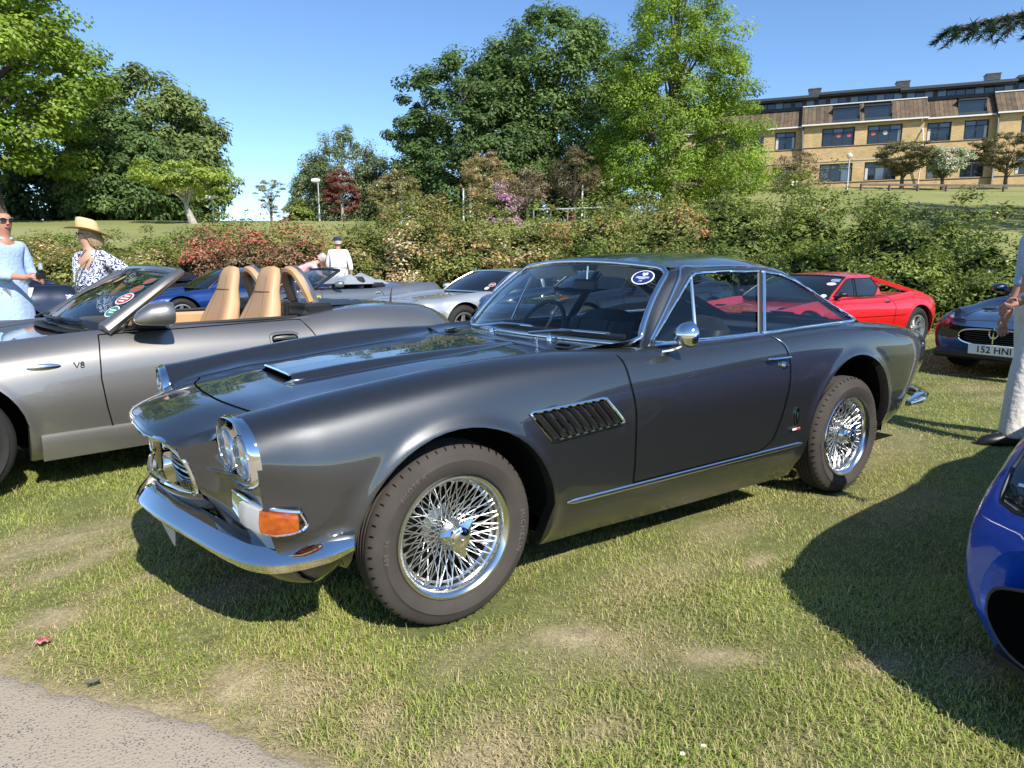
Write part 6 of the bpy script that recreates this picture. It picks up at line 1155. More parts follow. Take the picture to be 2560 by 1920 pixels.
# ------------------------------------------------------------------ the other parked cars
M_dglass = pmat('dark car window', (.010, .012, .014), .02, spec=.9)
M_tred = pmat('dark red lamp', (.25, .012, .015), .15, spec=.6)
def cabin(root, paintm, rail, ctr, base, windows, back=None, glass=None, n=40, trim=M_black):
    """closed greenhouse: rail/ctr curves front to back; base (cx, yb, zb, sweep) of the screen"""
    glass = glass or M_dglass; ra, ct = spl(rail, n), spl([(x, 0, z) for x, z in ctr], n); tt = np.linspace(0, 1, 13)
    RG = np.stack([np.stack([ct[:, 0]+(ra[:, 0]-ct[:, 0])*t**1.6, ra[:, 1]*t, ra[:, 2]+(ct[:, 2]-ra[:, 2])*(1-t**2.6)], 1) for t in tt], 1)
    jr = np.arange(12)[None]+np.zeros((n-1, 1)); xr = (RG[:-1, :-1, 0]+RG[1:, 1:, 0])/2; bk = (jr < 10) & (xr > back[0]) & (xr < back[1]) if back else np.zeros(jr.shape, bool)
    split_grid(RG, [('roof', ~bk, 'both', paintm), ('rear_window', bk, 'both', glass)], None, root)
    cx, yb, zb, sw = base; top = np.vstack([(RG[0]*(1, -1, 1))[::-1][:-1], RG[0]]); s = np.linspace(-1, 1, len(top)); bot = np.stack([cx+sw*np.abs(s)**2, yb*s, zb-.012*s*s], 1)
    W = np.stack([bot*(1-t)+top*t+np.array((-.03*math.sin(PI*t), 0, .015*math.sin(PI*t))) for t in np.linspace(0, 1, 8)], 0); MB().grid(W).build('windscreen', glass, root, angle=80)
    fn = lambda a, t: np.array([np.interp(a, s, bot[:, k]*(1-t)+top[:, k]*t) for k in range(3)])+np.array((-.03*math.sin(PI*t), 0, .015*math.sin(PI*t)))
    per = np.vstack([W[0], W[1:, -1], W[-1][::-1], W[1:-1, 0][::-1]]); MB().tube(per, .013, 6, closed=True).build('screen_trim', trim, root)
    up_ = np.vstack([bot[-1:], ra]); xx = np.linspace(bot[-1, 0]+.002, ra[-1, 0], n); U = np.stack([xx, np.interp(xx, up_[:, 0], up_[:, 1]), np.interp(xx, up_[:, 0], up_[:, 2])], 1)
    be = np.stack([xx, np.linspace(yb, max(ra[-1, 1]+.06, yb-.08), n), np.linspace(bot[-1, 2], ra[-1, 2], n)], 1); be[:, 1] = np.maximum(be[:, 1], U[:, 1]+.005)
    for sg in (1, -1): MB().grid(np.stack([be*(1-f)+U*f for f in np.linspace(0, 1, 6)], 0)*np.array((1, sg, 1))).build('cabin_side', paintm, root, angle=70)
    def sy(x, z):
        zt, zl, yt, yl = (np.interp(x, xx, q) for q in (U[:, 2], be[:, 2], U[:, 1], be[:, 1])); f = np.clip((z-zl)/np.maximum(zt-zl, .03), 0, 1); return yl*(1-f)+yt*f
    for poly in windows:
        q = np.array(poly, float); q = np.vstack([q[i]+(q[(i+1) % len(q)]-q[i])*f for i in range(len(q)) for f in (0, .25, .5, .75)]); P = np.stack([q[:, 0], sy(q[:, 0], q[:, 1])+.012, q[:, 1]], 1)
        for sg in (1, -1):
            w = MB().fan(P*np.array((1, sg, 1))).build('side_window', glass, root, angle=60); MB().tube(P*np.array((1, sg, 1)), .008, 5, closed=True).build('window_trim', trim, w)
    return fn
def wheels(root, wb, track, R_, r_, w_, rim, spokes=5, style='five'):
    for x in (0, wb):
        for sg in (-1, 1): five_spoke('wheel', root, x, sg*track, R_, r_, w_, rim, sg, spokes, 36, style=style)
def mirror(root, x, y, z, mat, sc=1.):
    for sg in (1, -1):
        g = []
        for dx, ry, rz_ in ((-.10, .02, .02), (-.06, .07, .045), (0, .09, .058), (.04, .09, .058), (.05, .08, .05)): b = np.linspace(0, 2*PI, 16, endpoint=False); g.append(np.stack([np.full(16, x+dx*sc), sg*(y+.09*sc)+np.sign(np.cos(b))*np.abs(np.cos(b))**.8*ry*sc, z+np.sign(np.sin(b))*np.abs(np.sin(b))**.8*rz_*sc], 1))
        MB().grid(np.array(g), cv=True).fan(g[0]).fan(g[-1]).tube([(x, sg*(y-.06), z-.06), (x, sg*(y+.03), z-.02)], .022, 6).build('door_mirror', mat, root, angle=60)
def std_net(root, mat, wb, nose, tail, zb0, zh, zbelt, zdeck, w, R_, doorp=None, bonnet=None, opening=None, bownose=.22, bowtail=-.15, ztail=None, hip=.03, arch_=.04, znose=.52):
    T = [nose, nose+.18, -.35, 0, .45, .9, 1.5, wb-.3, wb, wb+.4, tail-.14, tail]; zt = ztail or zdeck-.06; c = w-.16
    f = lambda x, zc, zs, ww, zb=.17, bow=0., zw=.56, k=1.: GS(x, zc, zc-.01, c*.78*k, zs, c*k, ww, zw, zb, bow)
    m = (zh+zb0)/2
    P = [f(nose, znose, znose-.01, w*.80, .24, bownose, .42, .78), f(nose+.18, zb0, zb0, w*.93, .19, bownose*.45, .48, .9), f(-.35, m-.03, m+.0, w*.985), f(0, m+.01, m+.045, w), f(.45, m+.05, (m+zbelt)/2+.04, w), f(.9, zh, zbelt, w-.01), f(1.5, zbelt-.01, zbelt, w-.01), f(wb-.3, zbelt, zbelt+hip*.6, w), f(wb, zdeck, zbelt+hip, w+.005), f(wb+.4, zdeck, zdeck-.01, w-.01, .2), f(tail-.14, zt+.02, zt, w*.92, .27, bowtail*.4, .56, .9), f(tail, zt-.07, zt-.09, w*.82, .32, bowtail, .55, .82)]
    return car_shell(root, mat, T, P, [(0, R_, R_+arch_), (wb, R_, R_+arch_)], np.r_[np.linspace(nose, -.4, 9), np.linspace(.4, wb-.4, 18), np.linspace(wb+.45, tail, 9)], (-.35, wb+.4), opening=opening, bonnet=bonnet, doorp=doorp, ntop=18, nside=18)
def put(root, u, v, rz, track): p_ = LW(u, v); place(root, float(p_[0]), float(p_[1]), R(rz), track)
DP = lambda wb, b: [(.62, b-.02), (.58, .6), (.62, .26), (1.75, .26), (1.88, .45), (1.90, .7), (1.82, b-.01)]
# blue coupe
M_blue = paint('blue metallic paint', (.010, .045, .20), rough=.35, metal=.5)
c1 = empty('blue_coupe', (0, 0, 0), 0, 'bright blue low coupe with star-spoked wheels parked under the azaleas', 'car')
std_net(c1, M_blue, 2.62, -1.0, 3.5, .58, .78, .80, .84, .89, .315, doorp=DP(2.62, .82), bonnet=(-.8, .55)); wheels(c1, 2.62, .76, .315, .20, .21, M_alloys)
cabin(c1, M_blue, [(1.12, .56, 1.13), (1.4, .58, 1.155), (1.8, .57, 1.14), (2.3, .55, 1.04), (2.9, .53, .90), (3.15, .52, .84)], [(1.06, 1.16), (1.4, 1.20), (1.8, 1.19), (2.3, 1.10), (2.9, .93), (3.2, .85)], (.40, .68, .80, .18), [[(.78, .83), (1.18, 1.10), (1.72, 1.11), (1.72, .83)], [(1.78, .83), (1.78, 1.10), (2.05, 1.06), (2.35, .97), (2.55, .87)]], back=(1.95, 2.9))
mirror(c1, .75, .80, .86, M_black, .7); MB().box((1.35, -.30, .80), (.16, .42, .46), bev=.06).build('seat', M_tred, c1); put(c1, -6.3, 13.2, 8, .84)
# grey open sports car with silver cover behind its seats
M_gry = paint('silver grey paint', (.24, .255, .27), rough=.36, metal=.7)
c2 = empty('grey_open_car', (0, 0, 0), 0, 'silver-grey mid-engined open car with yellow shield badge, hood down below the shrubs', 'car')
n2 = std_net(c2, M_gry, 2.6, -1.0, 3.55, .60, .80, .80, .90, .92, .33, doorp=DP(2.6, .82), opening=(.95, 1.95, 14), hip=.08); wheels(c2, 2.6, .80, .335, .24, .24, M_alloys)
for sg in (1, -1):
    A = spl([(.45, sg*.74, .79), (.85, sg*.66, 1.0), (1.14, sg*.58, 1.15)], 12); MB().tube(A, .028, 7).build('screen_pillar', M_black, c2); MB().box((1.62, sg*.36, .75), (.16, .44, .56), rotm('Y', .2), bev=.07).build('seat', M_leather_b, c2)
    q = n2.side_y(.52, .64)[0]; s_ = MB().prism(np.array([(.47, q+.004, .70), (.55, q+.004, .70), (.555, q+.004, .65), (.51, q+.004, .58), (.465, q+.004, .65)])*np.array((1, sg, 1)), (0, sg*.004, 0)).build('shield_badge', pmat('yellow enamel', (.75, .50, .02), .35), c2, smooth=False)
    MB().tube(np.array([(.495, q+.009, .60), (.51, q+.009, .635), (.50, q+.009, .665), (.525, q+.009, .68), (.53, q+.009, .66)])*np.array((1, sg, 1)), [.005, .008, .010, .007, .004], 5).build('shield_horse', M_ink, s_)
    MB().tube(np.array([(1.72, n2.side_y(1.75, .72)[0]+.008, .72), (1.83, n2.side_y(1.83, .74)[0]+.02, .735)])*np.array((1, sg, 1)), .02, 6).build('door_handle', M_alloys, c2)
hd = spl([(1.14, -.58, 1.15), (1.10, 0, 1.175), (1.14, .58, 1.15)], 16); MB().tube(hd, .026, 7).build('screen_header', M_black, c2)
MB().grid(np.array([[np.array((.30+.15*s*s, .74*s, .80))*(1-t)+np.array((1.10+.04*s*s, .57*s, 1.172-.02*s*s))*t for t in np.linspace(0, 1, 7)] for s in np.linspace(-1, 1, 17)])).build('windscreen', M_glassd, c2, angle=80)
MB().box((1.45, 0, .42), (1.1, 1.3, .1)).build('carpet', M_carpet, c2); MB().box((.88, 0, .74), (.24, 1.3, .14), bev=.04).build('dashboard', M_leather_b, c2); MB().box((1.98, 0, .84), (.3, 1.3, .14), bev=.05).build('hood_tray', M_black, c2); mirror(c2, .95, .82, .90, M_gry)
put(c2, -3.9, 12.2, 8, .86)
r_ = np.random.default_rng(5); NX, NY = 34, 26; g = np.zeros((NX, NY, 3))
for i in range(NX):
    for j in range(NY):
        a, b = i/(NX-1), j/(NY-1); w_ = vnoise(a*7, b*4, 51)*.16+vnoise(a*15, b*9, 52)*.06; ed = min(1, 4*min(a, 1-a, b, 1-b)); g[i, j] = (1.20+1.05*a, -.62+1.24*b, .885+(.05+w_*.9)*ed)
cv = MB().grid(g).build('car_cover', pmat('silver car cover', (.55, .57, .57), .35, metal=.5), None, angle=60); cv.location = c2.location; cv.rotation_euler = c2.rotation_euler; tag(cv, 'crumpled silver fabric cover bundled over the open cockpit of the grey car', 'car cover')
# silver wedge coupe
M_sil2 = paint('pale silver paint', (.60, .61, .60), rough=.38, metal=.7)
c3 = empty('silver_coupe', (0, 0, 0), 0, 'pale silver angular coupe with bright window frames behind the dark classic coupe', 'car')
std_net(c3, M_sil2, 2.6, -1.05, 3.3, .66, .82, .82, .90, .87, .32, doorp=DP(2.6, .84), bonnet=(-.85, .55)); wheels(c3, 2.6, .74, .32, .20, .2, M_alloys)
fn3 = cabin(c3, M_sil2, [(1.22, .56, 1.13), (1.5, .58, 1.15), (2.0, .57, 1.14), (2.5, .56, 1.05), (3.1, .54, .90)], [(1.16, 1.155), (1.5, 1.185), (2.0, 1.18), (2.5, 1.09), (3.12, .905)], (.50, .70, .82, .16), [[(.82, .85), (1.26, 1.10), (1.80, 1.115), (1.80, .85)], [(1.86, .85), (1.86, 1.11), (2.2, 1.09), (2.65, .96), (2.75, .88)]], back=(2.2, 3.0), trim=M_alloy)
mirror(c3, .86, .78, .88, M_sil2, .9); car_sticker(c3, -.86, .30, fn3, .055, 1.1, M_scream, M_sred, 1); car_sticker(c3, -.80, .14, fn3, .045, 1.1, M_ink, M_scream, 1)
V, F = text_geo('maserati', .07); MB().add(np.stack([-.15+V[:, 1]*0+V[:, 0]*.0-.10+V[:, 1], -.25+V[:, 0], 0*V[:, 0]+.80], 1), F) if False else None
put(c3, -.75, 10.8, 5, .82)
# black grand tourer seen through the classic's windows
M_blk = paint('black paint', (.010, .011, .013), rough=.3, metal=.4)
def gt(root, mat, hl=True):
    n = std_net(root, mat, 2.94, -.95, 3.9, .66, .88, .90, .98, .93, .345, doorp=[(.80, .88), (.74, .6), (.8, .26), (2.1, .26), (2.25, .5), (2.2, .8), (2.1, .9)], bonnet=(-.7, .62), hip=.05, znose=.58); wheels(root, 2.94, .80, .345, .25, .24, M_alloys, 7)
    fn = cabin(root, mat, [(1.45, .58, 1.24), (1.8, .61, 1.28), (2.3, .60, 1.27), (2.9, .57, 1.14), (3.5, .55, .99)], [(1.38, 1.28), (1.8, 1.335), (2.3, 1.33), (2.9, 1.20), (3.55, 1.0)], (.66, .74, .90, .2), [[(1.08, .93), (1.52, 1.20), (2.15, 1.235), (2.15, .94)], [(2.21, .95), (2.21, 1.23), (2.6, 1.18), (2.98, 1.02)]], back=(2.55, 3.35))
    mirror(root, 1.12, .84, .97, mat); return fn
c4 = empty('black_coupe', (0, 0, 0), 0, 'black grand tourer with swept headlights seen through the windows of the dark classic coupe', 'car'); gt(c4, M_blk)
for sg in (1, -1):
    h = []; cl = [(-.70, .58, .645), (-.60, .68, .70), (-.45, .775, .745), (-.28, .83, .775)]
    P4 = spl(cl, 14); wd = np.interp(np.linspace(0, 1, 14), [0, .25, .7, 1], [.02, .06, .045, .008]); up_ = np.array((-.25, .45, .85)); hl = MB().tube(P4*np.array((1, sg, 1))+np.array((-.02, sg*.025, .02)), wd, 10, flat=.5).build('headlight', M_reflector, c4, angle=60)
    MB().tube((P4[9:]+np.array((-.022, .04, .03)))*np.array((1, sg, 1)), wd[9:]*.7, 8, flat=.5).build('indicator', M_amber, hl)
place(c4, 5.3, 4.62, R(4), .88)
# dark blue-grey coupe behind the two talking people, tail to the right
c5 = empty('dark_coupe', (0, 0, 0), 0, 'dark slate-blue fastback coupe behind the man in the pale shirt', 'car'); M_slate = paint('slate blue paint', (.020, .024, .040), rough=.33, metal=.6); gt(c5, M_slate)
a = np.linspace(0, 2*PI, 30, endpoint=False); MB().tube(np.stack([3.02+.085*np.cos(a), np.full(30, -.935), .80+.075*np.sin(a)], 1), .004, 5, closed=True).build('fuel_flap', M_gap, c5)
c5.location = (-4.25, 8.9, 0); c5.rotation_euler = (0, 0, R(4))
c6 = empty('black_saloon', (0, 0, 0), 0, 'black low coupe roof and windows behind the woman in the straw hat', 'car')
std_net(c6, M_blk, 2.6, -1.0, 3.5, .62, .82, .82, .90, .89, .32, doorp=DP(2.6, .84)); wheels(c6, 2.6, .76, .32, .21, .21, M_alloys)
cabin(c6, M_blk, [(1.18, .56, 1.18), (1.5, .59, 1.22), (2.0, .58, 1.21), (2.5, .56, 1.08), (3.1, .54, .92)], [(1.10, 1.21), (1.5, 1.26), (2.0, 1.25), (2.5, 1.13), (3.15, .93)], (.45, .70, .83, .18), [[(.82, .86), (1.24, 1.15), (1.80, 1.17), (1.80, .86)], [(1.86, .86), (1.86, 1.165), (2.2, 1.11), (2.6, .94)]], back=(2.2, 3.0)); put(c6, -9.3, 14.4, 8, .84)
# red wedge with flying buttresses
M_redp = paint('red paint', (.62, .012, .012), rough=.35, metal=.0, flake=False)
c7 = empty('red_sports_car', (0, 0, 0), 0, 'bright red wedge-shaped sports car with flying buttresses in front of the hedge', 'car')
n7 = std_net(c7, M_redp, 2.6, -1.05, 3.32, .60, .78, .80, .82, .885, .32, doorp=[(.60, .78), (.56, .6), (.60, .28), (1.75, .28), (1.92, .45), (1.98, .68), (1.90, .80)], ztail=.80, hip=.06, bowtail=-.08); wheels(c7, 2.6, .755, .325, .205, .215, M_alloys, 8, 'spoke8')
fn7 = cabin(c7, M_redp, [(1.17, .57, 1.075), (1.45, .59, 1.10), (1.78, .585, 1.09), (1.93, .58, 1.02), (2.0, .58, .84)], [(1.10, 1.10), (1.45, 1.135), (1.78, 1.13), (1.93, 1.05), (2.0, .85)], (.42, .70, .80, .2), [[(.76, .83), (1.18, 1.05), (1.23, 1.06), (1.72, 1.065), (1.88, .94), (1.80, .85), (1.70, .825)]], back=(1.83, 2.0))
for sg in (1, -1):
    B = spl([(1.74, sg*.575, 1.085), (2.2, sg*.60, 1.00), (2.7, sg*.625, .90), (3.05, sg*.64, .835)], 14); MB().grid(np.stack([B+np.array((0, 0, .012)), B+np.array((0, sg*.035, -.005)), B+np.array((0, sg*.03, -.045)), B+np.array((0, -sg*.05, -.04)), B+np.array((0, -sg*.05, .0))], 1), cv=True).build('buttress', M_redp, c7, angle=40)
    MB().tube(np.array([(1.27, sg*.700, .835), (1.31, sg*.615, 1.06)]), .010, 5).build('window_divider', M_black, c7); q = n7.side_y(1.80, .74)[0]; MB().tube(np.array([(1.74, q+.006, .745), (1.80, q+.016, .745), (1.86, q+.008, .742)])*np.array((1, sg, 1)), .016, 6).build('door_handle', M_alloy, c7)
    MB().add(np.array([(1.74, n7.side_y(1.74, .5)[0]+.004, .32), (1.80, n7.side_y(1.8, .5)[0]+.004, .32), (1.96, n7.side_y(1.96, .5)[0]+.004, .50), (1.945, n7.side_y(1.95, .5)[0]+.004, .50)])*np.array((1, sg, 1)), [(0, 1, 2, 3)]) if False else None
    sl = np.array([(x, .545) for x in np.linspace(.5, 2.2, 20)]); MB().tube(n7.side_line(sl, .001)*np.array((1, sg, 1)), .004, 5).build('swage_line', M_gap, c7)
car_sticker(c7, -.90, .80, fn7, .05, 1.3, M_scream, pmat('sticker blue pale', (.05, .22, .42), .4), 1); car_sticker(c7, -.88, .62, fn7, .05, 1.3, pmat('sticker magenta', (.55, .08, .40), .4), M_scream, 1); car_sticker(c7, -.90, .12, fn7, .04, 1., M_scream, M_scream, 1)
for k, (a0, b0) in enumerate(((-.35, .10), (-.22, .17))): MB().add(on_screen(np.array([(-.16, -.05, 0), (.16, -.06, 0), (.15, .05, 0), (-.14, .06, 0)]), a0, b0, fn7, -.012), [(0, 1, 2, 3)]).build('paper_on_dash', M_scream, c7, smooth=False)
mirror(c7, .74, .78, .86, M_black, .6); c7.location = (6.98, 3.10, 0); c7.rotation_euler = (0, 0, R(-3))
# navy coupe facing the camera
M_navy = paint('navy paint', (.010, .013, .045), rough=.32, metal=.5)
c8 = empty('navy_coupe', (0, 0, 0), 0, 'navy blue coupe facing forwards with oval grille, trident emblem and white number plate', 'car')
n8 = std_net(c8, M_navy, 2.66, -.92, 3.6, .60, .84, .86, .92, .91, .335, bonnet=(-.66, .60), bownose=.34, znose=.56); wheels(c8, 2.66, .79, .335, .245, .23, M_alloys, 7)
cabin(c8, M_navy, [(1.30, .58, 1.21), (1.6, .61, 1.25), (2.1, .60, 1.24), (2.7, .57, 1.10), (3.2, .55, .95)], [(1.22, 1.245), (1.6, 1.30), (2.1, 1.295), (2.7, 1.15), (3.25, .955)], (.56, .74, .86, .2), [[(.95, .90), (1.37, 1.17), (1.95, 1.20), (1.95, .91)], [(2.0, .91), (2.0, 1.19), (2.4, 1.12), (2.75, .97)]], back=(2.4, 3.1)); mirror(c8, .95, .86, .95, M_navy)
gl_ = lambda s, hh, dx: np.array([(-.985+dx+.30*(y/.9)**2, y, .455+z) for y, z in [(s*.40*math.copysign(abs(math.cos(b))**.6, math.cos(b)), hh*math.copysign(abs(math.sin(b))**.75, math.sin(b))) for b in np.linspace(0, 2*PI, 48, endpoint=False)]])
gr_ = MB().fan(gl_(1, .088, .0)).build('grille', M_gap, c8, smooth=False); MB().tube(gl_(1, .088, -.006), .010, 6, closed=True).build('grille_surround', M_chrome, gr_)
for z in np.linspace(-.06, .06, 6): MB().tube(np.array([(-.990+.30*(y/.9)**2, y, .455+z) for y in np.linspace(-.33, .33, 9)]), .005, 5).build('grille_slat', M_black, gr_)
trident(.17, .012).xf(Matrix.Translation((-1.012, 0, .475))).build('grille_emblem', M_chrome, gr_)
pl = MB().box((-1.015, -.02, .325), (.012, .525, .112), rotm('Y', -.05), bev=.004).build('number_plate', M_plate_w, c8); V, F = text_geo('152 HNI', .098, bold=True, spacing=1.05); MB().add(np.stack([np.full(len(V), -1.0235), -.02-V[:, 0], .323+V[:, 1]], 1), F).build('plate_lettering', M_ink, pl, smooth=False)
MB().box((-.90, 0, .25), (.20, 1.3, .10), bev=.03).build('chin', M_black, c8); a = np.linspace(0, 2*PI, 20, endpoint=False); MB().fan(np.stack([-.845+.02*np.cos(a)*.3, .045*np.cos(a), .628+.022*np.sin(a)], 1)+np.array((-.012, 0, .0))).build('nose_badge', M_chrome, c8)
for sg in (1, -1):
    g = np.array([[(-.56-.10*(1-f)+.02*k, sg*(.60+.20*f), .60+.09*math.sin(PI*f)*(1 if k else -1)*.0+(.11 if k == 2 else .055 if k == 1 else 0)*math.sin(PI*min(1, f+.15))) for f in np.linspace(0, 1, 9)] for k in range(3)]); hl8 = bpy.data.objects.new('headlight', None); COL.objects.link(hl8); hl8.parent = c8; hl8.empty_display_size = .1
    q = Vector((-.80, sg*.52, .32)).normalized().to_track_quat('X', 'Z').to_matrix().to_4x4(); q.translation = Vector((-.565, sg*.655, .635))
    MB().lathe([(0, .05), (.05, .045), (.085, .03), (.10, .0), (.10, -.05)], axis=0, n=24).xf(q).build('lens', M_dglass, hl8, angle=70); MB().lathe([(.102, .012), (.108, .0), (.102, -.01)], axis=0, n=24).xf(q).build('bezel', M_navy, hl8); MB().lathe([(0, .062), (.03, .058), (.042, .046)], (0, .02, .0), 0, 16).xf(q).build('projector', M_reflector, hl8)
    q.translation = Vector((-.63, sg*.70, .56)); MB().lathe([(0, .05), (.03, .045), (.05, .025), (.055, .0)], axis=0, n=16).xf(q).build('indicator', M_tred, hl8)
c8.location = (8.42, .25, 0); c8.rotation_euler = (0, 0, R(-6))
# bright blue car whose nose corner enters at the right
M_blue2 = paint('vivid blue paint', (.004, .085, .66), rough=.33, metal=.25)
c9 = empty('blue_supercar', (0, 0, 0), 0, 'vivid blue supercar nose with tall headlight and black air intake', 'car')
T9 = [-1.02, -.95, -.80, -.5, -.2, 0, .4, .9, 1.5, 2.3, 2.7, 3.2, 3.5]
P9 = [GS(-1.02, .50, .49, .50, .485, .66, .88, .30, .13, .36), GS(-.95, .565, .555, .52, .56, .68, .91, .31, .13, .31), GS(-.80, .64, .635, .54, .65, .70, .945, .38, .13, .20), GS(-.5, .70, .70, .55, .735, .72, .955, .50, .16, .06), GS(-.2, .74, .745, .56, .80, .74, .965, .53, .17), GS(0, .77, .775, .57, .83, .75, .97, .54, .16), GS(.4, .82, .82, .6, .85, .77, .97, .54, .15), GS(.9, .88, .87, .62, .86, .78, .955, .54, .15), GS(1.5, .88, .87, .62, .86, .77, .955, .54, .15), GS(2.3, .92, .91, .6, .90, .78, .975, .58, .16), GS(2.7, .95, .94, .58, .92, .77, .985, .60, .17), GS(3.2, .92, .91, .55, .88, .72, .95, .60, .22), GS(3.5, .86, .85, .5, .82, .66, .86, .58, .30, -.1)]
n9 = car_shell(c9, M_blue2, T9, P9, [(0, .345, .385), (2.7, .355, .395)], np.r_[np.linspace(-1.02, -.4, 16), np.linspace(.4, 2.3, 16), np.linspace(3.1, 3.5, 7)], (-.2, 3.2), ntop=18, nside=26)
wheels(c9, 2.7, .82, .345, .26, .25, M_alloys, 7)
cabin(c9, M_blue2, [(1.1, .52, 1.12), (1.5, .56, 1.15), (2.0, .54, 1.13), (2.6, .50, 1.02), (3.1, .46, .92)], [(1.0, 1.16), (1.5, 1.21), (2.0, 1.20), (2.6, 1.08), (3.15, .93)], (.30, .70, .84, .24), [[(.75, .90), (1.15, 1.08), (1.7, 1.10), (1.9, .92)]], back=(2.1, 3.0)); mirror(c9, .62, .86, .97, M_blue2)
for sg in (1, -1):
    def sf(t, y):                     # point of the wing at column t, y from the centre line
        D = np.vstack(n9.section(t)); i = int(np.argmax(D[:, 1] >= y)) if (D[:, 1] >= y).any() else int(np.argmax(D[:, 1])); return D[i]*np.array((1, sg, 1))
    hl9 = bpy.data.objects.new('headlight', None); COL.objects.link(hl9); hl9.parent = c9; hl9.empty_display_size = .1
    g = np.array([[sf(ta+(tb-ta)*q, y)+np.array((-.010, sg*.003, .010)) for q in np.linspace(0, 1, 9)] for y, ta, tb in ((.60, -.93, -.78), (.67, -.95, -.68), (.74, -.945, -.59), (.80, -.92, -.53), (.85, -.86, -.52))]); MB().grid(g).build('lens', M_dglass, hl9, angle=70)
    per = np.vstack([g[0], g[1:, -1], g[-1][::-1], g[1:-1, 0][::-1]]); MB().tube(per, .007, 6, closed=True).build('bezel', M_black, hl9)
    for q in (2, 5): MB().tube(g[1:-1, q]+np.array((-.008, sg*.003, .008)), .009, 6).build('running_light', M_reflector, hl9)
    def nx(y, z): return -1.02+.36*(y/.88)**2-.030
    it = np.array([(nx(y, z), sg*y, z) for y, z in ((.40, .37), (.60, .39), (.75, .36), (.835, .30), (.84, .24), (.79, .18), (.65, .155), (.42, .150))]); it = spl(it, 48, closed=True); io = MB().fan(it+np.array((-.004, 0, 0))).build('air_intake', M_gap, c9, smooth=False); MB().tube(it+np.array((-.004, 0, 0)), .005, 6, closed=True).build('intake_lip', M_slab, io)
MB().grid(np.array([[(-1.03+.36*(y/.9)**2+dx, y, z) for y in np.linspace(-.80, .80, 25)] for dx, z in ((.03, .165), (-.02, .15), (-.025, .135), (.12, .13))])).build('splitter', M_black, c9, angle=40)
c9.location = (1.83, -2.80, 0); c9.rotation_euler = (0, 0, R(3))
# ------------------------------------------------------------------ people (local frame: +y forward, x to the person's right, z up)
M_skin = pmat('skin', (.46, .23, .15), .5, spec=.35, var=(40, (.44, .19, .12), .35))
M_skin2 = pmat('skin pale', (.56, .31, .21), .5, spec=.35)
def skin(name, V, E, mat, parent, sub=2, label=None):
    """V: dict name -> (x, y, z, radius[, radius2]); E: list of name pairs; one continuous surface"""
    k = list(V); me = bpy.data.meshes.new(name); me.from_pydata([V[a][:3] for a in k], [(k.index(a), k.index(b)) for a, b in E], []); ob = bpy.data.objects.new(name, me); COL.objects.link(ob)
    sk = ob.modifiers.new('skin', 'SKIN'); sk.use_smooth_shade = True; d = me.skin_vertices[0].data
    for i, a in enumerate(k): r = V[a][3]; d[i].radius = (r, V[a][4] if len(V[a]) > 4 else r); d[i].use_root = (i == 0)
    ss = ob.modifiers.new('sub', 'SUBSURF'); ss.levels = sub; ss.render_levels = sub
    dg = bpy.context.evaluated_depsgraph_get(); m2 = bpy.data.meshes.new_from_object(ob.evaluated_get(dg)); bpy.data.objects.remove(ob); bpy.data.meshes.remove(me)
    m2.name = name; m2.materials.clear(); m2.materials.append(mat); m2.shade_smooth(); return link(name, m2, None, parent)
def chain(E, *n):
    for a, b in zip(n[:-1], n[1:]): E.append((a, b))
def hand(V, E, s, wrist, fwd, down, out, curl=.6, sc=1.):
    """fingers from a wrist: fwd along the hand, down = palm normal, out = thumb side"""
    f, d, o = (unit(np.array(q, float)) for q in (fwd, down, out)); w = np.array(wrist, float)
    p = w+f*.05*sc; V[s+'palm'] = (*p, .026*sc, .017*sc); E.append((s+'wr', s+'palm')); kn = w+f*.085*sc; V[s+'pk'] = (*kn, .030*sc, .014*sc); E.append((s+'palm', s+'pk'))
    for i, (off, L) in enumerate(((.030, .070), (.010, .080), (-.010, .074), (-.029, .058))):
        b = kn+o*off*sc+f*.012*sc; m = b+(f*math.cos(curl*.6)+d*math.sin(curl*.6))*L*.5*sc; e = m+(f*math.cos(curl*1.5)+d*math.sin(curl*1.5))*L*.45*sc
        for t, q, r in (('a', b, .0095), ('b', m, .0085), ('c', e, .0072)): V[f'{s}f{i}{t}'] = (*q, r*sc)
        chain(E, s+'pk', f'{s}f{i}a', f'{s}f{i}b', f'{s}f{i}c')
    b = w+f*.03*sc+o*.030*sc; m = b+(f*.7+o*.6+d*.3)*.035*sc; e = m+(f*.85+d*.45)*.032*sc
    for t, q, r in (('a', b, .012), ('b', m, .0105), ('c', e, .0085)): V[f'{s}t{t}'] = (*q, r*sc)
    chain(E, s+'palm', s+'ta', s+'tb', s+'tc')
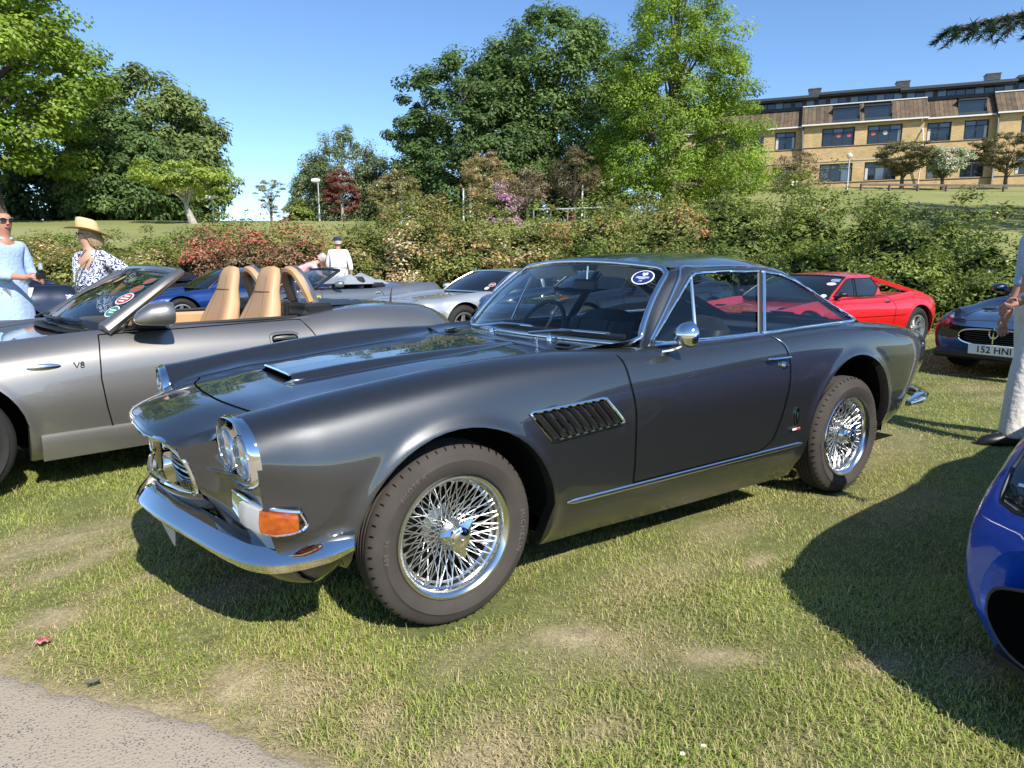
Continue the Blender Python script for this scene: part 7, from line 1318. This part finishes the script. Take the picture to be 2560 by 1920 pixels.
def body(root, H, P, mat, turn=0., hands=None, leg=True):
    """P: joint positions (relative to a 1.75 m figure); returns the joint table"""
    k = H/1.75; D = dict(pel=(0, 0, .95), waist=(0, 0, 1.08), chest=(0, .01, 1.28), neckb=(0, -.005, 1.46), rs=(.175, 0, 1.415), ls=(-.175, 0, 1.415), re=(.22, -.02, 1.13), le=(-.22, -.02, 1.13), rw=(.23, .06, .88), lw=(-.23, .06, .88), rh=(.09, 0, .91), lh=(-.09, 0, .91), rk=(.10, .02, .50), lk=(-.10, .02, .50), ra=(.10, -.02, .09), la=(-.10, -.02, .09), rt=(.12, .12, .035), lt=(-.12, .12, .035)); D.update(P); D = {a: tuple(np.array(b)*k) for a, b in D.items()}
    nb = np.array(D['neckb']); c, s = math.cos(turn), math.sin(turn); rd = dict(pel=(.14, .105), waist=(.125, .095), chest=(.145, .10), neckb=(.062, .06), rs=(.058,), ls=(.058,), re=(.043,), le=(.043,), rw=(.029, .024), lw=(.029, .024), rh=(.083,), lh=(.083,), rk=(.056,), lk=(.056,), ra=(.040,), la=(.040,), rt=(.034, .026), lt=(.034, .026))
    V = {a: (*D[a], *[q*k for q in rd[a]]) for a in D}
    hv = P.get('_head', (0, .02, 0)) if False else (0, 0, 0)
    tilt = np.array(P.get('tilt', (0, 0, 0)), float) if False else np.zeros(3)
    return V, k, nb
def head_pts(V, k, nb, turn, fwd=.0, drop=0.):
    def h(x, y, z): c, s = math.cos(turn), math.sin(turn); y2 = y*math.cos(drop)-0*s; return (nb[0]+(x*c-(y+fwd*z/.2)*s)*k, nb[1]+(x*s+(y+fwd*z/.2)*c)*k, nb[2]+(z*math.cos(drop)-0)*k)
    for n, x, y, z, r, r2 in (('neck', 0, .010, .055, .056, .056), ('jaw', 0, .030, .115, .066, .068), ('face', 0, .022, .170, .074, .088), ('cran', 0, .004, .215, .074, .092), ('top', 0, -.004, .250, .050, .062)): V[n] = (*h(x, y, z), r*k, r2*k)
    return h
EB_ = [('pel', 'waist'), ('waist', 'chest'), ('chest', 'neckb'), ('neckb', 'neck'), ('neck', 'jaw'), ('jaw', 'face'), ('face', 'cran'), ('cran', 'top'), ('chest', 'rs'), ('rs', 're'), ('re', 'rw'), ('chest', 'ls'), ('ls', 'le'), ('le', 'lw'), ('pel', 'rh'), ('rh', 'rk'), ('rk', 'ra'), ('ra', 'rt'), ('pel', 'lh'), ('lh', 'lk'), ('lk', 'la'), ('la', 'lt')]
def face(root, h, k, turn, mat, glasses=True, hair=None):
    def T(P): return np.array([h(*p) for p in P])
    MB().add(T([(0, .128, .150), (.016, .105, .146), (-.016, .105, .146), (0, .103, .188), (0, .100, .140)]), [(0, 1, 3), (0, 3, 2), (0, 4, 1), (0, 2, 4)]).build('nose', mat, root, angle=80)
    MB().tube(T([(-.024, .093, .118), (-.010, .102, .121), (0, .103, .119), (.010, .102, .121), (.024, .093, .118)]), [.003*k, .0055*k, .005*k, .0055*k, .003*k], 6).build('mouth', pmat('lips', (.42, .14, .11), .5), root)
    for s in (-1, 1):
        MB().tube(T([(s*.076, .000, .200), (s*.088, -.012, .190), (s*.086, -.010, .165), (s*.078, .0, .150)]), [.006*k, .011*k, .010*k, .006*k], 7, flat=1.4).build('ear', mat, root)
        if not glasses: MB().lathe([(0, .006), (.006, .004), (.009, 0)], h(s*.031, .090, .182), 1, 10).build('eye', M_ink, root)
    if glasses:
        g = MB()
        for s in (-1, 1): a = np.linspace(0, 2*PI, 18, endpoint=False); L = T([(s*.036+.029*math.cos(b), .108-.5*abs(s*.036+.029*math.cos(b))**2*6, .184+.021*math.sin(b)) for b in a]); g.fan(L); g.tube(T([(s*.064, .088, .190), (s*.082, .03, .190), (s*.084, -.01, .182)]), .004*k, 5)
        g.tube(T([(-.010, .112, .190), (0, .114, .192), (.010, .112, .190)]), .003*k, 5); g.build('sunglasses', M_black, root, kind='stuff')
def clothes(name, V, names, edges, mat, root, grow=1.13, extra=None, sub=2, scale=None):
    W = {}
    for n in names: v = V[n]; g = (scale or {}).get(n, grow); W[n] = (*v[:3], *[q*g for q in v[3:]])
    if extra: W.update(extra)
    return skin(name, W, edges, mat, root, sub)
def lerp(V, a, b, f, g=1.): A, B = np.array(V[a][:3]), np.array(V[b][:3]); r = (V[a][3]*(1-f)+V[b][3]*f)*g; return (*(A*(1-f)+B*f), r)
def shoe(root, V, s, k, mat):
    a, t = np.array(V[s+'a'][:3]), np.array(V[s+'t'][:3]); d = unit((t-a)*np.array((1, 1, 0))); n = np.array((-d[1], d[0], 0)); g = []
    for f, w, h in ((-.080, .024, .07), (-.055, .042, .105), (.0, .050, .12), (.06, .052, .10), (.12, .054, .085), (.175, .046, .07), (.21, .018, .04)): b = np.linspace(0, 2*PI, 14, endpoint=False); g.append(np.array([np.array((a[0], a[1], 0))+d*f*k+n*math.cos(q)*w*k+np.array((0, 0, (h*.5+h*.5*math.sin(q))*k)) for q in b]))
    MB().grid(np.array(g), cv=True).fan(g[0]).fan(g[-1]).build('shoe', mat, root, angle=60)
def stand(root, u, v, face_dir):
    p = LW(u, v); d = face_dir[0]*RT+face_dir[1]*FW; root.location = (float(p[0]), float(p[1]), float(ground_uv(np.array(u), np.array(v)))-.012); root.rotation_euler = (0, 0, math.atan2(d[1], d[0])-PI/2)
TR = ['pel', 'rh', 'rk', 'ra', 'lh', 'lk', 'la']; TRE = [('pel', 'rh'), ('rh', 'rk'), ('rk', 'ra'), ('pel', 'lh'), ('lh', 'lk'), ('lk', 'la')]
SH = ['pel', 'waist', 'chest', 'neckb', 'rs', 're', 'ls', 'le']; SHE = [('pel', 'waist'), ('waist', 'chest'), ('chest', 'neckb'), ('chest', 'rs'), ('rs', 're'), ('chest', 'ls'), ('ls', 'le')]
M_shirtb = pmat('pale blue shirt', (.37, .49, .70), .85, bump=(25, .5, .02)); M_wht = pmat('white cotton', (.66, .63, .58), .85, bump=(18, .6, .03)); M_whiteshirt = pmat('white shirt', (.72, .70, .72), .85, bump=(22, .5, .02)); M_pinks = pmat('pink top', (.75, .42, .45), .85, bump=(22, .5, .02)); M_navyt = pmat('navy trousers', (.02, .025, .05), .85); M_shoe = pmat('black leather shoe', (.012, .012, .014), .4); M_greyhair = pmat('grey hair', (.42, .40, .37), .8, bump=(120, .8, .01)); M_blond = pmat('blonde hair', (.44, .33, .19), .6, bump=(90, 1., .02), var=(50, (.30, .21, .11), .8)); M_khaki = pmat('khaki trousers', (.30, .25, .17), .9)
def shirt_tail(root, k, mat, rows):
    a = np.linspace(0, 2*PI, 36, endpoint=False); MB().grid(np.array([[((rx+.006*math.sin(7*q))*k*math.cos(q), (cy+(ry+.006*math.cos(5*q))*math.sin(q))*k, z*k) for q in a] for z, rx, ry, cy in rows]), cv=True).build('shirt_tail', mat, root, angle=80)
# man in the pale blue shirt, turning a small camera in his hands
p1 = empty('person', (0, 0, 0), 0, 'balding person in a pale blue shirt and sunglasses holding a small camera', 'person')
V, k, nb = body(p1, 1.80, dict(re=(.235, .03, 1.13), le=(-.235, .03, 1.13), rw=(.10, .30, 1.10), lw=(-.06, .31, 1.08)), M_skin); h = head_pts(V, k, nb, -.25, .015)
E = list(EB_); W = dict(V)
W['rwr'] = (*np.array(V['rw'][:3]), .024); W['lwr'] = (*np.array(V['lw'][:3]), .024); E = E+[('rw', 'rwr'), ('lw', 'lwr')] if False else E
V['rwr'] = V.pop('rw'); V['lwr'] = V.pop('lw'); E = [tuple({'rw': 'rwr', 'lw': 'lwr'}.get(q, q) for q in e) for e in E]
hand(V, E, 'r', V['rwr'][:3], (-.35, .85, .05), (-.6, 0, -.6), (-.3, .1, .9), .9); hand(V, E, 'l', V['lwr'][:3], (.45, .8, .05), (.5, 0, -.6), (.3, .1, .9), .9)
skin('body', V, E, M_skin, p1); face(p1, h, k, -.25, M_skin)
clothes('shirt', V, SH, SHE+[('re', 'rc'), ('le', 'lc'), ('pel', 'hem')], M_shirtb, p1, 1.20, {'rc': lerp(V, 're', 'rwr', .72, 1.35), 'lc': lerp(V, 'le', 'lwr', .72, 1.35), 'hem': (0, 0, .70*k, .195*k, .15*k)})
clothes('trousers', V, TR, TRE, M_wht, p1, 1.3, scale=dict(pel=.95, rh=1., lh=1., rk=1.45, lk=1.45, ra=1.7, la=1.7))
shirt_tail(p1, k, M_shirtb, ((1.16, .150, .112, .0), (1.02, .178, .134, .0), (.90, .196, .150, .0), (.78, .204, .160, .005), (.69, .206, .165, .01)))
MB().tube(np.array([h(-.070, .0, .030), h(-.045, .050, .010), h(.045, .050, .010), h(.070, .0, .030)]), .016, 6).build('collar', M_shirtb, p1)
a = np.linspace(.9*PI, 2.1*PI, 16); MB().grid(np.array([[h(.083*math.cos(q), .02+.095*math.sin(q), z) for q in a] for z in (.165, .19, .215)])).build('hair', M_greyhair, p1)
MB().box(np.array(((V['rf1b'][0]+V['lf1b'][0])/2, (V['rf1b'][1]+V['lf1b'][1])/2+.0, V['rf1b'][2]+.015)), (.10, .035, .065), bev=.008).build('camera', M_black, p1); MB().lathe([(0, .06), (.022, .06), (.024, 0)], ((V['rf1b'][0]+V['lf1b'][0])/2, V['rf1b'][1]+.01, V['rf1b'][2]+.075), 2, 14).build('camera_lens', M_alloy, p1)
for s in 'rl': shoe(p1, V, s, k, M_shoe)
stand(p1, -5.10, 7.05, (1, -.22))
# woman in the straw hat and patterned blouse
M_pat = bpy.data.materials.new('blue and white print'); M_pat.use_nodes = True; _n = M_pat.node_tree; _b = _n.nodes['Principled BSDF']; _L = _n.links.new; _b.inputs['Roughness'].default_value = .8
_tc = _n.nodes.new('ShaderNodeTexCoord'); _v = _n.nodes.new('ShaderNodeTexVoronoi'); _v.inputs['Scale'].default_value = 11; _v.inputs['Randomness'].default_value = .12
_m1 = _n.nodes.new('ShaderNodeMath'); _m1.operation = 'MULTIPLY'; _m1.inputs[1].default_value = 34; _m2 = _n.nodes.new('ShaderNodeMath'); _m2.operation = 'SINE'; _w = _n.nodes.new('ShaderNodeTexNoise'); _w.inputs['Scale'].default_value = 42; _w.inputs['Detail'].default_value = 0
_m3 = _n.nodes.new('ShaderNodeMath'); _m3.operation = 'MULTIPLY_ADD'; _m3.inputs[1].default_value = 5.; _m3.inputs[2].default_value = -2.5; _m4 = _n.nodes.new('ShaderNodeMath'); _m4.operation = 'ADD'; _r = _n.nodes.new('ShaderNodeValToRGB'); _r.color_ramp.elements[0].position = .46; _r.color_ramp.elements[1].position = .54; _r.color_ramp.elements[0].color = (.025, .035, .14, 1); _r.color_ramp.elements[1].color = (.74, .74, .74, 1)
_L(_tc.outputs['Object'], _v.inputs['Vector']); _L(_tc.outputs['Object'], _w.inputs['Vector']); _L(_v.outputs['Distance'], _m1.inputs[0]); _L(_m1.outputs[0], _m2.inputs[0]); _L(_w.outputs[0], _m3.inputs[0]); _L(_m2.outputs[0], _m4.inputs[0]); _L(_m3.outputs[0], _m4.inputs[1]); _mr = _n.nodes.new('ShaderNodeMapRange'); _mr.inputs[1].default_value = -2; _mr.inputs[2].default_value = 2; _L(_m4.outputs[0], _mr.inputs[0]); _L(_mr.outputs[0], _r.inputs[0]); _L(_r.outputs[0], _b.inputs['Base Color'])
M_straw = pmat('straw hat', (.62, .47, .24), .8, bump=(140, .6, .004), var=(60, (.52, .37, .17), .6))
p2 = empty('person', (0, 0, 0), 0, 'person in a straw hat and blue-and-white patterned blouse with hand on hip', 'person')
V, k, nb = body(p2, 1.66, dict(re=(.20, -.05, 1.12), rw=(.12, .10, .93), le=(-.36, -.20, 1.19), lw=(-.17, -.10, 1.03), ls=(-.165, -.01, 1.40), rs=(.165, 0, 1.40)), M_skin2); h = head_pts(V, k, nb, -.62, .012); E = list(EB_)
V['rwr'] = V.pop('rw'); V['lwr'] = V.pop('lw'); E = [tuple({'rw': 'rwr', 'lw': 'lwr'}.get(q, q) for q in e) for e in E]; hand(V, E, 'r', V['rwr'][:3], (-.1, .2, -1), (-1, 0, 0), (0, 1, 0), .5, .9); hand(V, E, 'l', V['lwr'][:3], (.7, .3, -.4), (.3, 0, -1), (0, 1, 0), .5, .9)
skin('body', V, E, M_skin2, p2); face(p2, h, k, -.62, M_skin2)
clothes('blouse', V, ['pel', 'waist', 'chest', 'rs', 're', 'ls', 'le'], [('pel', 'waist'), ('waist', 'chest'), ('chest', 'rs'), ('rs', 're'), ('chest', 'ls'), ('ls', 'le'), ('re', 'rc'), ('le', 'lc'), ('pel', 'hem'), ('chest', 'yk')], M_pat, p2, 1.25, {'rc': lerp(V, 're', 'rwr', .55, 1.9), 'lc': lerp(V, 'le', 'lwr', .5, 2.0), 'hem': (0, 0, .72*k, .19*k, .15*k), 'yk': (0, -.03, 1.39*k, .13*k, .075*k)}, scale=dict(rs=1.45, ls=1.45, re=1.8, le=1.8, chest=1.3))
clothes('skirt', V, TR, TRE, M_pat, p2, 1.3, scale=dict(rk=1.7, lk=1.7, ra=1.9, la=1.9))
hb = []
for z, ry, rx, cy in ((.275, .055, .05, -.01), (.25, .094, .088, -.005), (.20, .112, .097, -.012), (.15, .108, .094, -.03), (.10, .095, .085, -.04), (.07, .07, .07, -.05)):
    a = np.linspace(.86*PI if z < .2 else .75*PI, 2.14*PI if z < .2 else 2.25*PI, 22); hb.append([h(rx*math.cos(q), cy+ry*math.sin(q)*1.0, z-.015) for q in a])
MB().grid(np.array(hb)).build('hair', M_blond, p2, angle=80)
hat = empty('straw_hat', (0, 0, 0), 0)
bpy.data.objects.remove(hat)
def hatp(r, z, q, fl=1.): return h(r*.95*math.cos(q), -.006+r*1.08*math.sin(q), z+fl*.022*math.cos(2*q)+.26*(r*math.sin(q)))
a = np.linspace(0, 2*PI, 40, endpoint=False); G = np.array([[hatp(r, z, q, f) for q in a] for r, z, f in ((.205, .214, 1.), (.175, .216, .8), (.13, .222, .4), (.104, .228, 0), (.100, .255, 0), (.095, .30, 0), (.086, .335, 0), (.06, .348, 0), (.001, .342, 0))]); MB().grid(G, cv=True).grid((G[:4]-np.array((0, 0, .005))), cv=True).build('straw_hat', M_straw, p2, angle=60)
MB().grid(np.array([[hatp(r, z, q, 0) for q in a] for r, z in ((.1055, .230), (.103, .258))]), cv=True).build('hat_band', pmat('hat band', (.55, .36, .16), .7), p2)
MB().tube(spl([h(-.05, .04, .02), h(-.03, .085, -.03), h(0, .10, -.06), h(.03, .085, -.03), h(.05, .04, .02)], 14), .006, 6).build('necklace', pmat('bead necklace', (.12, .10, .18), .4), p2)
MB().tube(spl([(-.10*k, -.06, 1.46*k), (-.03*k, .15, 1.30*k), (.06*k, .16, 1.10*k), (.16*k, .06, .93*k)], 16), .008, 6).build('bag_strap', pmat('olive strap', (.16, .15, .08), .7), p2)
for s in 'rl': shoe(p2, V, s, k, M_shoe)
stand(p2, -4.27, 7.1, (-.35, -.94))
# man in white shirt and dark cap, seen from behind
p3 = empty('person', (0, 0, 0), 0, 'person in a white shirt and dark cap standing behind the grey open car', 'person')
V, k, nb = body(p3, 1.74, dict(re=(.25, -.01, 1.14), rw=(.26, .06, .90), le=(-.23, .05, 1.13), lw=(-.16, .22, .98)), M_skin); h = head_pts(V, k, nb, .3, .01); E = list(EB_); V['rwr'] = V.pop('rw'); V['lwr'] = V.pop('lw'); E = [tuple({'rw': 'rwr', 'lw': 'lwr'}.get(q, q) for q in e) for e in E]
hand(V, E, 'r', V['rwr'][:3], (0, .2, -1), (-1, 0, 0), (0, 1, 0), .5); hand(V, E, 'l', V['lwr'][:3], (.2, .8, -.4), (.3, 0, -1), (0, 0, 1), .5); skin('body', V, E, M_skin, p3); face(p3, h, k, .3, M_skin, False)
clothes('shirt', V, SH, SHE+[('re', 'rc'), ('le', 'lc'), ('pel', 'hem')], M_whiteshirt, p3, 1.28, {'rc': lerp(V, 're', 'rwr', .45, 1.5), 'lc': lerp(V, 'le', 'lwr', .45, 1.5), 'hem': (0, 0, .78*k, .20*k, .155*k)}); clothes('trousers', V, TR, TRE, M_khaki, p3, 1.15, scale=dict(pel=.95, rh=1., lh=1., rk=1.4, lk=1.4, ra=1.6, la=1.6))
shirt_tail(p3, k, M_whiteshirt, ((1.16, .165, .125, .0), (1.0, .188, .142, .0), (.88, .200, .155, .0), (.80, .204, .160, .0)))
a = np.linspace(0, 2*PI, 24, endpoint=False); MB().grid(np.array([[h(r*math.cos(q)*.88, .004+r*math.sin(q), z) for q in a] for r, z in ((.103, .205), (.104, .225), (.096, .258), (.07, .285), (.001, .292))]), cv=True).grid(np.array([[h(x, y, z) for x in np.linspace(-.07, .07, 9)] for y, z in ((.09, .21), (.135, .203), (.165, .195))])).build('cap', M_navyt, p3, angle=60)
MB().grid(np.array([[h(.080*math.cos(q), .0+.098*math.sin(q), z) for q in np.linspace(PI, 2*PI, 14)] for z in (.13, .16, .20)])).build('hair', M_greyhair, p3)
for s in 'rl': shoe(p3, V, s, k, M_shoe)
stand(p3, -3.72, 15.0, (-.25, 1))
# person in pink bending down beside him
p4 = empty('person', (0, 0, 0), 0, 'grey-haired person in a pink top bending forward over the grey open car', 'person')
V, k, nb = body(p4, 1.66, dict(waist=(0, .08, 1.06), chest=(0, .28, 1.19), neckb=(0, .44, 1.26), rs=(.17, .38, 1.22), ls=(-.17, .38, 1.22), re=(.20, .50, 1.0), le=(-.20, .50, 1.0), rw=(.14, .66, .93), lw=(-.14, .66, .93)), M_skin2)
def h(x, y, z): return (nb[0]+x*k, nb[1]+(y*.55+z*.86)*k, nb[2]+(z*.50-y*.83)*k)
for n, x, y, z, r, r2 in (('neck', 0, .010, .055, .052, .052), ('jaw', 0, .030, .115, .062, .064), ('face', 0, .022, .170, .072, .084), ('cran', 0, .004, .215, .072, .088), ('top', 0, -.004, .250, .048, .06)): V[n] = (*h(x, y, z), r*k, r2*k)
E = list(EB_); V['rwr'] = V.pop('rw'); V['lwr'] = V.pop('lw'); E = [tuple({'rw': 'rwr', 'lw': 'lwr'}.get(q, q) for q in e) for e in E]; hand(V, E, 'r', V['rwr'][:3], (0, .8, -.4), (0, -.4, -1), (-1, 0, 0), .5, .9); hand(V, E, 'l', V['lwr'][:3], (0, .8, -.4), (0, -.4, -1), (1, 0, 0), .5, .9)
skin('body', V, E, M_skin2, p4); face(p4, h, k, 0, M_skin2, False); clothes('top', V, SH, SHE+[('re', 'rc'), ('le', 'lc'), ('pel', 'hem')], M_pinks, p4, 1.25, {'rc': lerp(V, 're', 'rwr', .5, 1.5), 'lc': lerp(V, 'le', 'lwr', .5, 1.5), 'hem': (0, -.02, .86*k, .17*k, .135*k)}); clothes('trousers', V, TR, TRE, M_navyt, p4, 1.25, scale=dict(pel=.95, rh=1., lh=1., rk=1.4, lk=1.4, ra=1.6, la=1.6))
MB().grid(np.array([[h(r*.95*math.cos(q), -.02+r*1.1*math.sin(q), z) for q in np.linspace(.8*PI, 2.2*PI, 20)] for r, z in ((.088, .10), (.096, .15), (.098, .20), (.088, .245), (.05, .275))])).build('hair', M_greyhair, p4, angle=80)
for s in 'rl': shoe(p4, V, s, k, M_shoe)
stand(p4, -4.62, 15.0, (1, .12))
# person in white trousers at the right, a step forward, hand at the hip
p5 = empty('person', (0, 0, 0), 0, 'person in loose white trousers and dark shoes with a wristwatch, stepping forward', 'person')
V, k, nb = body(p5, 1.78, dict(rh=(.09, 0, .92), rk=(.10, -.05, .50), ra=(.11, -.26, .10), rt=(.13, -.12, .035), lh=(-.09, .01, .92), lk=(-.10, .10, .49), la=(-.11, .13, .09), lt=(-.12, .28, .035), le=(-.25, -.02, 1.13), lw=(-.20, .21, 1.00), re=(.25, -.03, 1.13), rw=(.24, .05, .88)), M_skin); h = head_pts(V, k, nb, 0, .01); E = list(EB_); V['rwr'] = V.pop('rw'); V['lwr'] = V.pop('lw'); E = [tuple({'rw': 'rwr', 'lw': 'lwr'}.get(q, q) for q in e) for e in E]
hand(V, E, 'r', V['rwr'][:3], (0, .2, -1), (-1, 0, 0), (0, 1, 0), .5); hand(V, E, 'l', V['lwr'][:3], (.25, .75, -.45), (.5, -.3, -.8), (.3, .3, .9), 1.0); skin('body', V, E, M_skin, p5); face(p5, h, k, 0, M_skin, True)
clothes('shirt', V, SH[1:], SHE[1:]+[('re', 'rc'), ('le', 'lc')], M_shirtb, p5, 1.15, {'rc': lerp(V, 're', 'rwr', .25, 1.6), 'lc': lerp(V, 'le', 'lwr', .2, 1.6)})
clothes('trousers', V, TR+['waist'], TRE+[('ra', 'rb'), ('la', 'lb'), ('pel', 'waist')], M_wht, p5, 1.12, {'rb': (*np.array(V['ra'][:3])-np.array((0, 0, .03)), .086), 'lb': (*np.array(V['la'][:3])-np.array((0, 0, .035)), .088)}, scale=dict(rk=1.5, lk=1.5, ra=2.0, la=2.0))
w_ = np.array(V['lwr'][:3]); e_ = unit(np.array(V['lwr'][:3])-np.array(V['le'][:3])); q_ = Vector(e_).to_track_quat('Z', 'Y').to_matrix().to_4x4(); q_.translation = Vector(w_-e_*.02); MB().lathe([(.031, -.012), (.034, -.012), (.034, .012), (.031, .012)], axis=2, n=20).xf(q_).build('watch_strap', M_alloy, p5); q_.translation = Vector(w_-e_*.02+np.array((-.02, 0, .025))); MB().box((0, 0, 0), (.03, .012, .03), bev=.004).xf(q_).build('watch', M_black, p5)
MB().grid(np.array([[h(.084*math.cos(q), .002+.100*math.sin(q), z) for q in np.linspace(.85*PI, 2.15*PI, 18)] for z in (.13, .18, .23)]+[[h(.05*math.cos(q), .0+.06*math.sin(q), .272) for q in np.linspace(.85*PI, 2.15*PI, 18)]])).build('hair', M_greyhair, p5)
for s in 'rl': shoe(p5, V, s, k, M_shoe)
stand(p5, 3.63, 4.78, (-1, .12))

# ------------------------------------------------------------------ small things on the ground
wr = MB().grid(np.array([[(-1.232+.040*i/6+.004*j, -.152+.011*j+.006*math.sin(i), .022+.006*math.sin(i*1.7+j)) for j in range(4)] for i in range(7)])).build('sweet_wrapper', pmat('red wrapper', (.60, .03, .03), .35, var=(40, (.75, .72, .7), .8, 1)), None, angle=30); tag(wr, 'crumpled red and white sweet wrapper lying in the grass by the path', 'litter')
M_daisy = pmat('daisy petals', (.8, .8, .78), .6); M_dyel = pmat('daisy centre', (.7, .5, .03), .6); M_stem = pmat('daisy stem', (.12, .2, .04), .7)
for x, y, z in ((.14, -1.74, .045), (.08, -1.725, .040)):
    o = empty('daisy', (x, y, 0), 0, 'tiny white daisy in the grass near the dry patches', 'flower', 'daisies in the lawn'); MB().tube([(0, 0, 0), (.004, .003, z*.6), (.0, 0, z)], .0012, 5).build('stem', M_stem, o)
    mb = MB()
    for q in range(13): a = 2*PI*q/13; d = np.array((math.cos(a), math.sin(a), 0)); t = np.array((-d[1], d[0], 0)); mb.add([d*.002+(0, 0, z), d*.005+t*.0014+(0, 0, z+.001), d*.008+(0, 0, z+.002), d*.005-t*.0014+(0, 0, z+.001)], [(0, 1, 2, 3)])
    mb.build('petals', M_daisy, o, smooth=False, kind='stuff'); MB().lathe([(.0028, z), (.002, z+.002), (0, z+.0028)], axis=2, n=10).build('flower_centre', M_dyel, o)
lf = MB().grid(np.array([[(-1.105+.035*i/5, -.49+.012*(j-1)*math.sin(PI*(i+.3)/5.6), .012+.008*abs(j-1)) for j in range(3)] for i in range(6)])).build('fallen_leaf', pmat('dead leaf', (.10, .10, .07), .8), None); tag(lf, 'dark fallen leaf lying on the edge of the path', 'leaf')
